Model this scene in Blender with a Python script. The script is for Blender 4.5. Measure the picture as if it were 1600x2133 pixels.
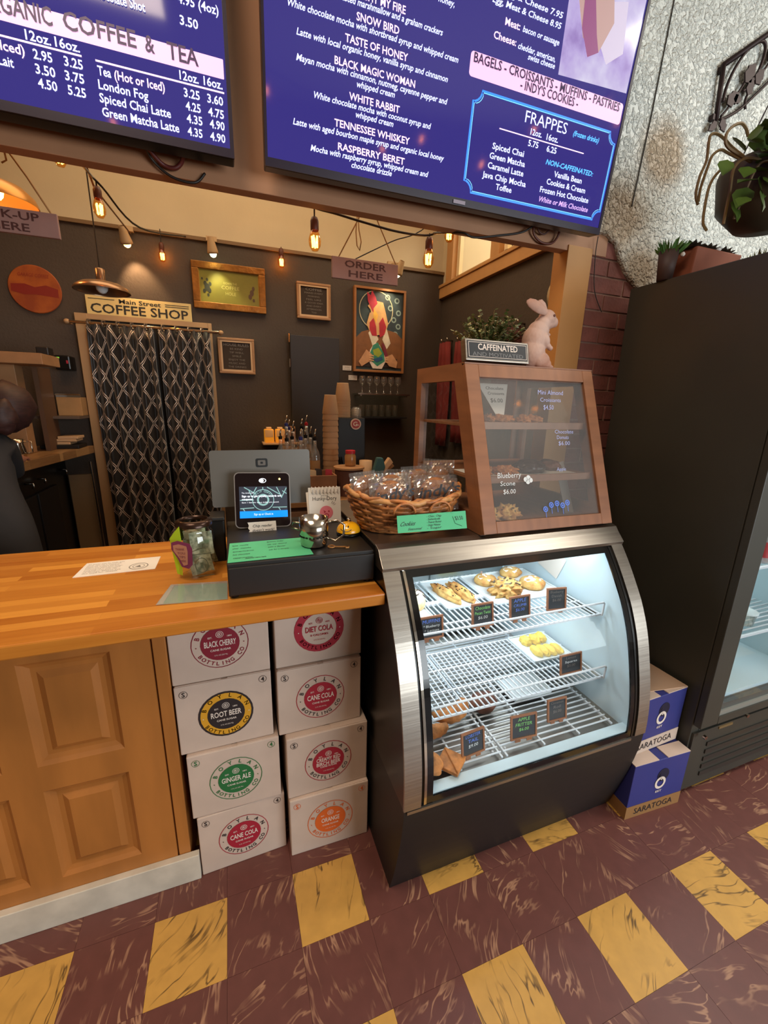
import bpy, bmesh, math, random
from math import sin, cos, pi, radians as R
from mathutils import Vector as V, Matrix, noise

for o in list(bpy.data.objects): bpy.data.objects.remove(o)
SC = bpy.context.scene
C = SC.collection

# ---------------------------------------------------------------- camera
cam_d = bpy.data.cameras.new('camera'); cam = bpy.data.objects.new('camera', cam_d); C.objects.link(cam)
cam_d.sensor_fit = 'HORIZONTAL'; cam_d.sensor_width = 36.0; cam_d.lens = 36.0 * 866.47 / 1600.0
cam_d.clip_start = 0.02; cam_d.clip_end = 60
def _cam_matrix():
    a, b, c = R(20.32181495), R(14.68766672), R(1.48030593)
    B = Matrix(((1,0,0),(0,0,-1),(0,1,0)))
    yaw = Matrix(((cos(a),0,-sin(a)),(0,1,0),(sin(a),0,cos(a))))
    pit = Matrix(((1,0,0),(0,cos(b),-sin(b)),(0,sin(b),cos(b))))
    rol = Matrix(((cos(c),-sin(c),0),(sin(c),cos(c),0),(0,0,1)))
    return rol @ pit @ yaw @ B
_m = _cam_matrix()
cam.matrix_world = Matrix.Translation((0,0,1.5)) @ Matrix((_m[0], -_m[1], -_m[2])).transposed().to_4x4()
SC.camera = cam

# ---------------------------------------------------------------- world, lights, exposure
w = bpy.data.worlds.new('world'); SC.world = w; w.use_nodes = True
w.node_tree.nodes['Background'].inputs[0].default_value = (0.75, 0.85, 1.0, 1)
w.node_tree.nodes['Background'].inputs[1].default_value = 0.35
vs = SC.view_settings
vs.view_transform = 'Standard'; vs.look = 'None'; vs.exposure = 0.0; vs.gamma = 1.0; vs.use_curve_mapping = False
SC.cycles.use_denoising = True
SC.cycles.max_bounces = 8; SC.cycles.transparent_max_bounces = 16
SC.cycles.sample_clamp_indirect = 4.0; SC.cycles.caustics_reflective = False; SC.cycles.caustics_refractive = False

def area(name, loc, rot, size, power, color, sy=None):
    d = bpy.data.lights.new(name, 'AREA'); d.energy = power; d.color = color
    d.shape = 'RECTANGLE'; d.size = size; d.size_y = sy or size
    o = bpy.data.objects.new(name, d); C.objects.link(o); o.location = loc; o.rotation_euler = rot; return o
def point(name, loc, power, color, r=0.02):
    d = bpy.data.lights.new(name, 'POINT'); d.energy = power; d.color = color; d.shadow_soft_size = r
    o = bpy.data.objects.new(name, d); C.objects.link(o); o.location = loc; return o
# front room: warm ceiling panels and cool daylight from the shop front behind / to the right
area('ceiling_light', (-0.75, 0.1, 3.6), (0,0,0), 1.1, 58, (1.0, 0.80, 0.60))
area('ceiling_light', (3.3, 0.0, 3.6), (0,0,0), 1.1, 58, (1.0, 0.94, 0.84))
area('shop_front_daylight', (3.0, -3.2, 1.45), (R(90),0,R(22)), 3.2, 165, (0.88, 0.96, 1.0), 1.8)
# back room: warm lamps
area('back_room_light', (0.0, 2.5, 3.45), (0,0,0), 2.2, 28, (1.0, 0.74, 0.46), 1.2)
area('back_room_light', (1.0, 2.2, 3.45), (0,0,0), 1.0, 10, (1.0, 0.84, 0.62), 1.0)

# ---------------------------------------------------------------- helpers
ROOT = {}
def base_matrix(loc, rz=0): return Matrix.Translation(loc) @ Matrix.Rotation(rz, 4, 'Z')
def frame(o, right, up):
    """local x -> right, local y -> up, local z -> right x up"""
    r = V(right).normalized(); u = V(up); u = (u - r*u.dot(r)).normalized(); n = r.cross(u)
    m = Matrix((r, u, n)).transposed().to_4x4(); m.translation = V(o); return m
_GL = {}
def glyphs(s, bold=False):
    k = (s, bold)
    if k in _GL: return _GL[k]
    c = bpy.data.curves.new('t', 'FONT'); c.body = s; c.size = 1; c.resolution_u = 2
    if bold: c.offset = 0.018
    o = bpy.data.objects.new('t', c); C.objects.link(o)
    dg = bpy.context.evaluated_depsgraph_get()
    me = bpy.data.meshes.new_from_object(o.evaluated_get(dg))
    vv = [(v.co.x, v.co.y) for v in me.vertices]; ff = [tuple(p.vertices) for p in me.polygons]
    bpy.data.objects.remove(o); bpy.data.curves.remove(c); bpy.data.meshes.remove(me)
    if not vv: vv = [(0,0)]
    x0 = min(a for a,_ in vv); x1 = max(a for a,_ in vv)
    _GL[k] = (vv, ff, x0, x1); return _GL[k]
CAP = 0.69
class MB:
    def __init__(s, M=None): s.v = []; s.f = []; s.uv = {}; s.M = M or Matrix(); s.mi = []; s.cur = 0
    def add(s, vs_, fs_, M=None):
        m = s.M @ M if M is not None else s.M; n = len(s.v)
        s.v += [m @ V(p) for p in vs_]; s.f += [tuple(i+n for i in f) for f in fs_]; s.mi += [s.cur]*len(fs_); return n
    def box(s, a, b, M=None):
        x0,y0,z0 = a; x1,y1,z1 = b
        s.add([(x0,y0,z0),(x1,y0,z0),(x1,y1,z0),(x0,y1,z0),(x0,y0,z1),(x1,y0,z1),(x1,y1,z1),(x0,y1,z1)],
              [(0,3,2,1),(4,5,6,7),(0,1,5,4),(1,2,6,5),(2,3,7,6),(3,0,4,7)], M); return s
    def bar(s, p, q, w_, h_, up=(0,0,1)):
        p = V(p); q = V(q); d = q-p; L = d.length; d.normalize()
        u = V(up); r = d.cross(u)
        if r.length < 1e-4: r = d.cross(V((1,0,0)))
        r.normalize(); u = r.cross(d)
        m = Matrix((r, d, u)).transposed().to_4x4(); m.translation = p
        s.box((-w_/2,0,-h_/2),(w_/2,L,h_/2), m); return s
    def prism(s, poly, z0, z1, M=None, close=True):
        n = len(poly)
        vs_ = [(x,y,z0) for x,y in poly] + [(x,y,z1) for x,y in poly]
        fs_ = [(i,(i+1)%n,(i+1)%n+n,i+n) for i in range(n)]
        if close: fs_ += [tuple(range(n-1,-1,-1)), tuple(range(n,2*n))]
        s.add(vs_, fs_, M); return s
    def extrude_x(s, prof, x0, x1):      # profile of (y,z) swept along x
        n = len(prof)
        s.add([(x0,y,z) for y,z in prof]+[(x1,y,z) for y,z in prof],
              [(i,i+n,(i+1)%n+n,(i+1)%n) for i in range(n)]+[tuple(range(n)), tuple(range(2*n-1,n-1,-1))]); return s
    def lathe(s, prof, n=20, M=None, cap=True):   # (r,z) about z
        vs_ = []; fs_ = []
        for r,z in prof: vs_ += [(r*cos(2*pi*k/n), r*sin(2*pi*k/n), z) for k in range(n)]
        for i in range(len(prof)-1):
            for k in range(n):
                a = i*n+k; b = i*n+(k+1)%n; fs_.append((a,b,b+n,a+n))
        if cap:
            if prof[0][0] > 1e-5: fs_.append(tuple(range(n-1,-1,-1)))
            if prof[-1][0] > 1e-5: fs_.append(tuple(range((len(prof)-1)*n, len(prof)*n)))
        s.add(vs_, fs_, M); return s
    def cyl(s, p, q, r, n=12, r2=None):
        p = V(p); q = V(q); d = q-p; M = Matrix.Translation(p) @ d.to_track_quat('Z','Y').to_matrix().to_4x4()
        s.lathe([(r,0),(r if r2 is None else r2, d.length)], n, M); return s
    def tube(s, pts, r, n=6, closed=False, radii=None):
        pts = [V(p) for p in pts]; N = len(pts); vs_ = []; fs_ = []; ref = None
        for i,p in enumerate(pts):
            a = pts[(i-1)%N] if (closed or i>0) else p; b = pts[(i+1)%N] if (closed or i<N-1) else p
            t = (b-a).normalized()
            if ref is None: ref = V((0,0,1)) if abs(t.z)<.9 else V((1,0,0))
            u = (ref - t*ref.dot(t)).normalized(); w_ = t.cross(u); ref = u
            rr = radii[i] if radii else r
            vs_ += [p + u*(rr*cos(2*pi*k/n)) + w_*(rr*sin(2*pi*k/n)) for k in range(n)]
        for i in range(N if closed else N-1):
            for k in range(n):
                a = i*n+k; b = i*n+(k+1)%n; c = ((i+1)%N)*n
                fs_.append((a,b,c+(k+1)%n,c+k))
        if not closed: fs_ += [tuple(range(n-1,-1,-1)), tuple(range((N-1)*n,N*n))]
        s.add(vs_, fs_); return s
    def text(s, t, x, y, w_, cap, M=None, bold=False, shear=0.0, center=False, depth=0.0):
        vv, ff, x0, x1 = glyphs(t, bold); k = w_/max(1e-6,(x1-x0)); h = cap/CAP
        if center: x = x - w_/2
        s.add([(x+(a-x0)*k + b*h*shear, y+b*h, depth) for a,b in vv], ff, M); return s
    def arc_text(s, t, cx, cy, r, a0, a1, cap, M=None, inside=False, bold=True):
        n = len(t)
        for i,ch in enumerate(t):
            if ch == ' ': continue
            a = a0 + (a1-a0)*(i/(n-1) if n>1 else .5)
            vv, ff, x0, x1 = glyphs(ch, bold); h = cap/CAP; mid = (x0+x1)/2
            ca = a; rr = r
            out = []
            for px,py in vv:
                lx = (px-mid)*h; ly = (py - CAP/2)*h
                if inside: X = cx + (rr-ly)*cos(ca) + lx*(-sin(ca)); Y = cy + (rr-ly)*sin(ca) + lx*cos(ca)
                else: X = cx + (rr+ly)*cos(ca) + lx*sin(ca); Y = cy + (rr+ly)*sin(ca) - lx*cos(ca)
                out.append((X,Y,0))
            s.add(out, ff, M)
        return s
    def disc(s, cx, cy, r, M=None, n=28, z=0, r_in=0, ry=None):
        ry = ry or r
        if r_in <= 0: s.add([(cx+r*cos(2*pi*k/n), cy+ry*sin(2*pi*k/n), z) for k in range(n)], [tuple(range(n))], M)
        else:
            q = r_in/r
            s.add([(cx+r*cos(2*pi*k/n), cy+ry*sin(2*pi*k/n), z) for k in range(n)]+[(cx+r*q*cos(2*pi*k/n), cy+ry*q*sin(2*pi*k/n), z) for k in range(n)],
                  [(k,(k+1)%n,(k+1)%n+n,k+n) for k in range(n)], M)
        return s
    def blob(s, c, r, amp=.1, freq=6, sub=3, seed=0, flat=None):
        bm = bmesh.new(); bmesh.ops.create_icosphere(bm, subdivisions=sub, radius=1)
        vs_ = []
        for v in bm.verts:
            d = v.co.normalized(); k = 1 + amp*noise.noise(d*freq*.5 + V((seed*3.1,seed,0)))*2
            p = V((d.x*r[0]*k, d.y*r[1]*k, d.z*r[2]*k))
            if flat is not None: p.z = max(p.z, flat)
            vs_.append(p + V(c))
        bm.verts.index_update(); s.add(vs_, [tuple(v.index for v in f.verts) for f in bm.faces]); bm.free(); return s
    def poly(s, pts, M=None, z=0): s.add([(p[0],p[1],z) for p in pts], [tuple(range(len(pts)))], M); return s
def _mesh(mb, name, mats, inv, smooth):
    me = bpy.data.meshes.new(name)
    vs_ = [inv @ p for p in mb.v] if inv is not None else mb.v
    me.from_pydata([tuple(p) for p in vs_], [], mb.f)
    for m in (mats if isinstance(mats,(list,tuple)) else [mats]): me.materials.append(m)
    if max(mb.mi or [0]) > 0: me.polygons.foreach_set('material_index', mb.mi)
    if smooth: me.polygons.foreach_set('use_smooth', [True]*len(me.polygons))
    me.update(); return me
def finish(o, bevel=0, smooth=False):
    if bevel:
        b = o.modifiers.new('bevel','BEVEL'); b.width = bevel; b.segments = 2; b.limit_method = 'ANGLE'; b.angle_limit = R(35)
def root(name, label, cat, loc, rz=0, group=None):
    o = bpy.data.objects.new(name, None); C.objects.link(o); o.empty_display_size = .03
    o.location = loc; o.rotation_euler = (0,0,rz); o['label'] = label; o['category'] = cat
    if group: o['group'] = group
    ROOT[o.name] = base_matrix(loc, rz).inverted(); return o
def part(mb, name, mat_, parent, local=False, smooth=False, bevel=0, kind=None, label=None):
    inv = None if local else ROOT[parent.name]
    if kind is None and any(t in name for t in ('lettering','handwriting','print','marks','picture_lines','features','chain')): kind = 'stuff'
    o = bpy.data.objects.new(name, _mesh(mb, name, mat_, inv, smooth)); C.objects.link(o); o.parent = parent
    ROOT[o.name] = ROOT.get(parent.name, Matrix())
    if kind: o['kind'] = kind
    if label: o['label'] = label
    finish(o, bevel); return o
def single(mb, name, mat_, label, cat, loc, rz=0, smooth=False, bevel=0, group=None):
    inv = base_matrix(loc, rz).inverted()
    o = bpy.data.objects.new(name, _mesh(mb, name, mat_, inv, smooth)); C.objects.link(o)
    o.location = loc; o.rotation_euler = (0,0,rz); o['label'] = label; o['category'] = cat
    if group: o['group'] = group
    ROOT[o.name] = inv; finish(o, bevel); return o
def struct(mb, name, mat_, smooth=False, bevel=0, parent=None):
    o = bpy.data.objects.new(name, _mesh(mb, name, mat_, None, smooth)); C.objects.link(o)
    if parent: o.parent = parent
    else: o['kind'] = 'structure'
    ROOT[o.name] = Matrix(); finish(o, bevel); return o
def dup(r, loc, rz=None, label=None):
    c = r.copy(); C.objects.link(c); c.location = loc
    if rz is not None: c.rotation_euler = (0,0,rz)
    if label: c['label'] = label
    def rec(a, b):
        for ch in list(a.children):
            d = ch.copy(); C.objects.link(d); d.parent = b; rec(ch, d)
    rec(r, c); return c

# ---------------------------------------------------------------- materials
def N(nt, t, **kw):
    n = nt.nodes.new(t)
    for k,v in kw.items():
        if k in n.inputs.keys() if hasattr(n.inputs,'keys') else False: n.inputs[k].default_value = v
        else:
            try: setattr(n, k, v)
            except Exception: pass
    return n
def lin(c):
    return tuple(((x/12.92) if x <= .04045 else ((x+.055)/1.055)**2.4) for x in [y/255.0 for y in c]) + (1,)
def mat(name, rgb, rough=.6, metal=0.0, var=0.0, scale=8.0, stretch=(1,1,1), bump=0.0, bscale=None, coat=0.0, emit=0.0, ecol=None, spec=.5, second=None, detail=6, sheen=0, ramp=(.35,.65), distortion=0.0):
    m = bpy.data.materials.new(name); m.use_nodes = True; nt = m.node_tree; b = nt.nodes['Principled BSDF']
    b.inputs['Base Color'].default_value = lin(rgb); b.inputs['Roughness'].default_value = rough; b.inputs['Metallic'].default_value = metal
    b.inputs['Specular IOR Level'].default_value = spec; b.inputs['Coat Weight'].default_value = coat; b.inputs['Coat Roughness'].default_value = .12
    if sheen: b.inputs['Sheen Weight'].default_value = sheen
    if emit:
        b.inputs['Emission Color'].default_value = lin(ecol or rgb); b.inputs['Emission Strength'].default_value = emit
    if var or bump or second:
        tc = nt.nodes.new('ShaderNodeTexCoord'); mp = nt.nodes.new('ShaderNodeMapping'); nt.links.new(tc.outputs['Object'], mp.inputs[0])
        mp.inputs['Scale'].default_value = stretch
        nz = nt.nodes.new('ShaderNodeTexNoise'); nz.inputs['Scale'].default_value = scale; nz.inputs['Detail'].default_value = detail
        nz.inputs['Distortion'].default_value = distortion
        nt.links.new(mp.outputs[0], nz.inputs['Vector'])
        if var or second:
            cr = nt.nodes.new('ShaderNodeValToRGB'); c0 = lin(rgb)
            if second: c1 = lin(second)
            else: c1 = tuple(min(1,x*(1+var)) for x in c0[:3])+(1,); c0 = tuple(x*(1-var) for x in c0[:3])+(1,)
            cr.color_ramp.elements[0].color = c0; cr.color_ramp.elements[1].color = c1
            cr.color_ramp.elements[0].position = ramp[0]; cr.color_ramp.elements[1].position = ramp[1]
            nt.links.new(nz.outputs['Fac'], cr.inputs[0]); nt.links.new(cr.outputs[0], b.inputs['Base Color'])
        if bump:
            n2 = nz
            if bscale:
                n2 = nt.nodes.new('ShaderNodeTexNoise'); n2.inputs['Scale'].default_value = bscale; n2.inputs['Detail'].default_value = 4
                nt.links.new(mp.outputs[0], n2.inputs['Vector'])
            bp = nt.nodes.new('ShaderNodeBump'); bp.inputs['Strength'].default_value = bump; bp.inputs['Distance'].default_value = .01
            nt.links.new(n2.outputs['Fac'], bp.inputs['Height']); nt.links.new(bp.outputs[0], b.inputs['Normal'])
    return m
def glass_mat(name, tint=(1,1,1), gloss=.08, rough=.02, haze=0.0):
    m = bpy.data.materials.new(name); m.use_nodes = True; nt = m.node_tree; nt.nodes.clear()
    out = nt.nodes.new('ShaderNodeOutputMaterial'); tr = nt.nodes.new('ShaderNodeBsdfTransparent'); gl = nt.nodes.new('ShaderNodeBsdfGlossy')
    tr.inputs[0].default_value = (*tint,1); gl.inputs['Roughness'].default_value = rough
    fr = nt.nodes.new('ShaderNodeFresnel'); fr.inputs[0].default_value = 1.45
    ad = nt.nodes.new('ShaderNodeMath'); ad.operation = 'ADD'; ad.inputs[1].default_value = gloss-.04; ad.use_clamp = True
    nt.links.new(fr.outputs[0], ad.inputs[0]); mx = nt.nodes.new('ShaderNodeMixShader')
    ge = nt.nodes.new('ShaderNodeNewGeometry'); iv = nt.nodes.new('ShaderNodeMath'); iv.operation = 'SUBTRACT'; iv.inputs[0].default_value = 1.0; nt.links.new(ge.outputs['Backfacing'], iv.inputs[1])
    mu = nt.nodes.new('ShaderNodeMath'); mu.operation = 'MULTIPLY'; nt.links.new(ad.outputs[0], mu.inputs[0]); nt.links.new(iv.outputs[0], mu.inputs[1])
    nt.links.new(mu.outputs[0], mx.inputs[0]); nt.links.new(tr.outputs[0], mx.inputs[1]); nt.links.new(gl.outputs[0], mx.inputs[2])
    last = mx
    if haze:
        df = nt.nodes.new('ShaderNodeBsdfDiffuse'); df.inputs[0].default_value = (.8,.8,.8,1); m2 = nt.nodes.new('ShaderNodeMixShader'); m2.inputs[0].default_value = haze
        nt.links.new(mx.outputs[0], m2.inputs[1]); nt.links.new(df.outputs[0], m2.inputs[2]); last = m2
    nt.links.new(last.outputs[0], out.inputs[0]); return m
def emis(name, rgb, s):
    return mat(name, rgb, .4, emit=s)
def screen_mat(name, rgb, s):
    m = mat(name, (6,6,12), .06, spec=.5, emit=s, ecol=rgb); return m
def tile_mat(name, base, streak, thr=(.57,.66), sc=9, dist=1.6, str_=(1.0,.13,1), wv=.016):
    m = bpy.data.materials.new(name); m.use_nodes = True; nt = m.node_tree; b = nt.nodes['Principled BSDF']; L = nt.links.new
    tc = nt.nodes.new('ShaderNodeTexCoord'); oi = nt.nodes.new('ShaderNodeObjectInfo')
    mu = nt.nodes.new('ShaderNodeMath'); mu.operation = 'MULTIPLY'; mu.inputs[1].default_value = 6.28; L(oi.outputs['Random'], mu.inputs[0])
    vr = nt.nodes.new('ShaderNodeVectorRotate'); vr.rotation_type = 'Z_AXIS'; L(tc.outputs['Object'], vr.inputs['Vector'])
    m3 = nt.nodes.new('ShaderNodeMath'); m3.operation='MULTIPLY'; m3.inputs[1].default_value = 1.0; L(mu.outputs[0], m3.inputs[0]); L(m3.outputs[0], vr.inputs['Angle'])
    cb = nt.nodes.new('ShaderNodeCombineXYZ'); m4 = nt.nodes.new('ShaderNodeMath'); m4.operation='MULTIPLY'; m4.inputs[1].default_value = 57.0; L(oi.outputs['Random'], m4.inputs[0])
    L(m4.outputs[0], cb.inputs[2])
    # gentle swirl
    nz0 = nt.nodes.new('ShaderNodeTexNoise'); nz0.inputs['Scale'].default_value = 5; nz0.inputs['Detail'].default_value = 1
    ad = nt.nodes.new('ShaderNodeVectorMath'); ad.operation = 'ADD'; L(vr.outputs[0], ad.inputs[0]); L(cb.outputs[0], ad.inputs[1]); L(ad.outputs[0], nz0.inputs['Vector'])
    sc_ = nt.nodes.new('ShaderNodeVectorMath'); sc_.operation='SCALE'; sc_.inputs['Scale'].default_value = .09; L(nz0.outputs['Color'], sc_.inputs[0])
    ad2 = nt.nodes.new('ShaderNodeVectorMath'); ad2.operation = 'ADD'; L(ad.outputs[0], ad2.inputs[0]); L(sc_.outputs[0], ad2.inputs[1])
    mp = nt.nodes.new('ShaderNodeMapping'); mp.inputs['Scale'].default_value = str_; L(ad2.outputs[0], mp.inputs[0])
    nz = nt.nodes.new('ShaderNodeTexNoise'); nz.inputs['Scale'].default_value = sc*5; nz.inputs['Detail'].default_value = 3; nz.inputs['Roughness'].default_value=.55; L(mp.outputs[0], nz.inputs['Vector'])
    sb = nt.nodes.new('ShaderNodeMath'); sb.operation='SUBTRACT'; sb.inputs[1].default_value=.5; L(nz.outputs['Fac'], sb.inputs[0]); ab = nt.nodes.new('ShaderNodeMath'); ab.operation='ABSOLUTE'; L(sb.outputs[0], ab.inputs[0])
    cr = nt.nodes.new('ShaderNodeValToRGB'); cr.color_ramp.elements[0].position = wv*.35; cr.color_ramp.elements[1].position = wv*1.8
    cr.color_ramp.elements[0].color = (1,1,1,1); cr.color_ramp.elements[1].color = (0,0,0,1); L(ab.outputs[0], cr.inputs[0])
    n2 = nt.nodes.new('ShaderNodeTexNoise'); n2.inputs['Scale'].default_value = 10; L(ad.outputs[0], n2.inputs['Vector'])
    cr2 = nt.nodes.new('ShaderNodeValToRGB'); cr2.color_ramp.elements[0].position=thr[0]; cr2.color_ramp.elements[1].position=thr[1]; L(n2.outputs['Fac'], cr2.inputs[0])
    mm = nt.nodes.new('ShaderNodeMath'); mm.operation='MULTIPLY'; L(cr.outputs[0], mm.inputs[0]); L(cr2.outputs[0], mm.inputs[1])
    base_l = lin(base); n3 = nt.nodes.new('ShaderNodeMixRGB'); n3.inputs[1].default_value = tuple(x*.82 for x in base_l[:3])+(1,); n3.inputs[2].default_value = tuple(x*1.15 for x in base_l[:3])+(1,)
    n4 = nt.nodes.new('ShaderNodeTexNoise'); n4.inputs['Scale'].default_value = 25; L(ad.outputs[0], n4.inputs['Vector']); L(n4.outputs['Fac'], n3.inputs[0])
    mx = nt.nodes.new('ShaderNodeMixRGB'); L(mm.outputs[0], mx.inputs[0]); L(n3.outputs[0], mx.inputs[1]); mx.inputs[2].default_value = lin(streak); L(mx.outputs[0], b.inputs['Base Color'])
    b.inputs['Roughness'].default_value = .42; b.inputs['Specular IOR Level'].default_value = .45
    return m
M_maroon = tile_mat('maroon_tile', (104,62,56), (168,126,100), (.44,.62), 5.0, wv=.015)
M_yellow = tile_mat('yellow_tile', (204,156,78), (104,76,40), (.42,.60), 4.5, wv=.014)
def stave_mat(name, c0, c1, sx=1.0, rough=.28, rowh=.035, w_=.55, axis=0):
    m = bpy.data.materials.new(name); m.use_nodes = True; nt = m.node_tree; b = nt.nodes['Principled BSDF']; L = nt.links.new
    tc = nt.nodes.new('ShaderNodeTexCoord'); mp = nt.nodes.new('ShaderNodeMapping'); L(tc.outputs['Object'], mp.inputs[0])
    if axis: mp.inputs['Rotation'].default_value = (0,0,pi/2)
    br = nt.nodes.new('ShaderNodeTexBrick'); br.inputs['Scale'].default_value = 1; br.inputs['Brick Width'].default_value = w_; br.inputs['Row Height'].default_value = rowh
    br.inputs['Mortar Size'].default_value = .0004; br.inputs['Color1'].default_value = (0,0,0,1); br.inputs['Color2'].default_value = (1,1,1,1); br.inputs['Mortar'].default_value = (.3,.3,.3,1); br.inputs['Bias'].default_value=0
    L(mp.outputs[0], br.inputs['Vector'])
    mp2 = nt.nodes.new('ShaderNodeMapping'); mp2.inputs['Scale'].default_value = (2,30,30); L(mp.outputs[0], mp2.inputs[0])
    nz = nt.nodes.new('ShaderNodeTexNoise'); nz.inputs['Scale'].default_value = 3; nz.inputs['Detail'].default_value = 5; L(mp2.outputs[0], nz.inputs['Vector'])
    mx = nt.nodes.new('ShaderNodeMixRGB'); mx.inputs[0].default_value = .35; L(br.outputs['Color'], mx.inputs[1]); L(nz.outputs['Fac'], mx.inputs[2])
    cr = nt.nodes.new('ShaderNodeValToRGB'); cr.color_ramp.elements[0].color = lin(c0); cr.color_ramp.elements[1].color = lin(c1); cr.color_ramp.elements[0].position=.12; cr.color_ramp.elements[1].position=.85
    L(mx.outputs[0], cr.inputs[0]); L(cr.outputs[0], b.inputs['Base Color'])
    b.inputs['Roughness'].default_value = rough; b.inputs['Coat Weight'].default_value = .25; b.inputs['Coat Roughness'].default_value=.2
    return m
M_block = stave_mat('butcher_block', (172,98,30), (226,154,64))
M_block2 = stave_mat('light_butcher_block', (120,82,48), (190,146,96), rough=.4, rowh=.045, w_=.4, axis=1)
M_cab = mat('orange_stained_panel', (176,112,52), .45, var=.12, scale=4, stretch=(3,3,.6), bump=.05)
M_kick = mat('white_painted_board', (206,198,182), .55, var=.10, scale=14, bump=.08)
M_beam = mat('tan_painted_beam', (166,118,84), .6, var=.05, scale=6)
M_post = mat('ochre_painted_post', (186,132,72), .55, var=.06, scale=5)
M_darkwall = mat('dark_olive_wall', (72,60,50), .75, var=.06, scale=5, bump=.25, bscale=60)
M_cream = mat('cream_wall', (206,190,158), .8, var=.04, scale=3, bump=.06, bscale=40)
M_plain = mat('room_wall', (170,160,146), .85)
M_ceil = mat('ceiling_paint', (200,190,172), .85)
M_brick = mat('red_brick', (122,70,60), .8, var=.18, scale=12, bump=.35, bscale=70)
M_mortar = mat('brick_mortar', (158,122,106), .9, bump=.3, scale=60)
def plaster_mat():
    m = bpy.data.materials.new('stucco_plaster'); m.use_nodes = True; nt = m.node_tree; b = nt.nodes['Principled BSDF']; L = nt.links.new
    tc = nt.nodes.new('ShaderNodeTexCoord')
    nz = nt.nodes.new('ShaderNodeTexNoise'); nz.inputs['Scale'].default_value = 2.2; nz.inputs['Detail'].default_value = 3; L(tc.outputs['Object'], nz.inputs['Vector'])
    cr = nt.nodes.new('ShaderNodeValToRGB'); cr.color_ramp.elements[0].color = lin((176,158,134)); cr.color_ramp.elements[1].color = lin((220,224,218)); cr.color_ramp.elements[0].position=.36; cr.color_ramp.elements[1].position=.52
    # brown stains low on the sheet and beside the iron bracket
    last = None
    for cx_,cz_,r_ in ((1.72,2.50,.22),(1.56,2.24,.26),(1.70,2.10,.22)):
        ds = nt.nodes.new('ShaderNodeVectorMath'); ds.operation='DISTANCE'; L(tc.outputs['Object'], ds.inputs[0]); ds.inputs[1].default_value=(cx_,1.505,cz_)
        mr = nt.nodes.new('ShaderNodeMapRange'); mr.inputs['From Min'].default_value=0; mr.inputs['From Max'].default_value=r_; mr.inputs['To Min'].default_value=1; mr.inputs['To Max'].default_value=0; L(ds.outputs['Value'], mr.inputs['Value'])
        if last is None: last = mr.outputs[0]
        else:
            mxn = nt.nodes.new('ShaderNodeMath'); mxn.operation='MAXIMUM'; L(last, mxn.inputs[0]); L(mr.outputs[0], mxn.inputs[1]); last = mxn.outputs[0]
    mn = nt.nodes.new('ShaderNodeMath'); mn.operation='MULTIPLY'; L(last, mn.inputs[0]); L(nz.outputs['Fac'], mn.inputs[1])
    m5 = nt.nodes.new('ShaderNodeMath'); m5.operation='MULTIPLY_ADD'; m5.inputs[1].default_value=-.75; m5.inputs[2].default_value=.62; L(mn.outputs[0], m5.inputs[0])
    L(m5.outputs[0], cr.inputs[0]); L(cr.outputs[0], b.inputs['Base Color']); b.inputs['Roughness'].default_value = .5
    n2 = nt.nodes.new('ShaderNodeTexNoise'); n2.inputs['Scale'].default_value = 62; n2.inputs['Detail'].default_value = 3; n2.inputs['Distortion'].default_value = .6; L(tc.outputs['Object'], n2.inputs['Vector'])
    c2 = nt.nodes.new('ShaderNodeValToRGB'); c2.color_ramp.elements[0].position=.42; c2.color_ramp.elements[1].position=.66; L(n2.outputs['Fac'], c2.inputs[0])
    bp = nt.nodes.new('ShaderNodeBump'); bp.inputs['Strength'].default_value = 1.0; bp.inputs['Distance'].default_value = .009; L(c2.outputs[0], bp.inputs['Height']); L(bp.outputs[0], b.inputs['Normal'])
    return m
M_plaster = plaster_mat()
M_black = mat('black_gloss', (16,15,14), .3, spec=.4)
M_blackm = mat('black_matte', (24,20,18), .5)
M_fridge = mat('black_fridge_body', (54,52,45), .5, var=.08, scale=3)
def steel_mat(name, rgb=(168,160,150), rough=.36):
    m = mat(name, rgb, rough, 1.0, var=.10, scale=3, stretch=(1,1,60), bump=.03)
    return m
M_steel = steel_mat('brushed_steel'); M_steel2 = mat('polished_steel', (200,190,175), .16, 1.0)
M_white = mat('white_enamel', (226,232,232), .4); M_wire = mat('white_wire', (222,226,230), .35)
M_inner = mat('case_liner', (206,224,230), .35)
M_blackglass = mat('black_glass_border', (12,12,13), .12, spec=.6)
M_glass = glass_mat('clear_glass', (.97,.99,1), .022)
M_glass2 = glass_mat('hazy_glass', (.93,.93,.92), .09, .06, haze=.07)
M_led = emis('led_tube', (220,240,255), 14)
M_card = mat('white_cardboard', (206,184,168), .7, var=.05, scale=9)
M_kraft = mat('kraft_cardboard', (176,132,84), .75, var=.08, scale=10)
M_darkred = mat('print_red', (168,32,52), .6); M_print_blk = mat('print_black', (40,32,34), .6)
M_print_grn = mat('print_green', (36,110,58), .6); M_print_org = mat('print_orange', (226,104,38), .6)
M_print_yel = mat('print_yellow', (220,160,40), .6); M_print_wht = mat('print_white', (232,218,206), .6); M_print_mar = mat('print_maroon', (134,26,46), .6)
M_print_pink = mat('print_rose', (196,92,92), .6)
M_paper = mat('white_paper', (232,224,214), .7); M_green = mat('green_card', (84,190,136), .65, var=.03, scale=8)
M_ink = mat('ink', (36,32,36), .6); M_fade = mat('faded_ink', (120,112,106), .7)
M_wood = mat('box_wood', (142,92,60), .45, var=.14, scale=5, stretch=(1,1,6), bump=.05)
M_woodx = mat('box_wood_rail', (142,92,60), .45, var=.14, scale=5, stretch=(6,1,1), bump=.05)
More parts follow.
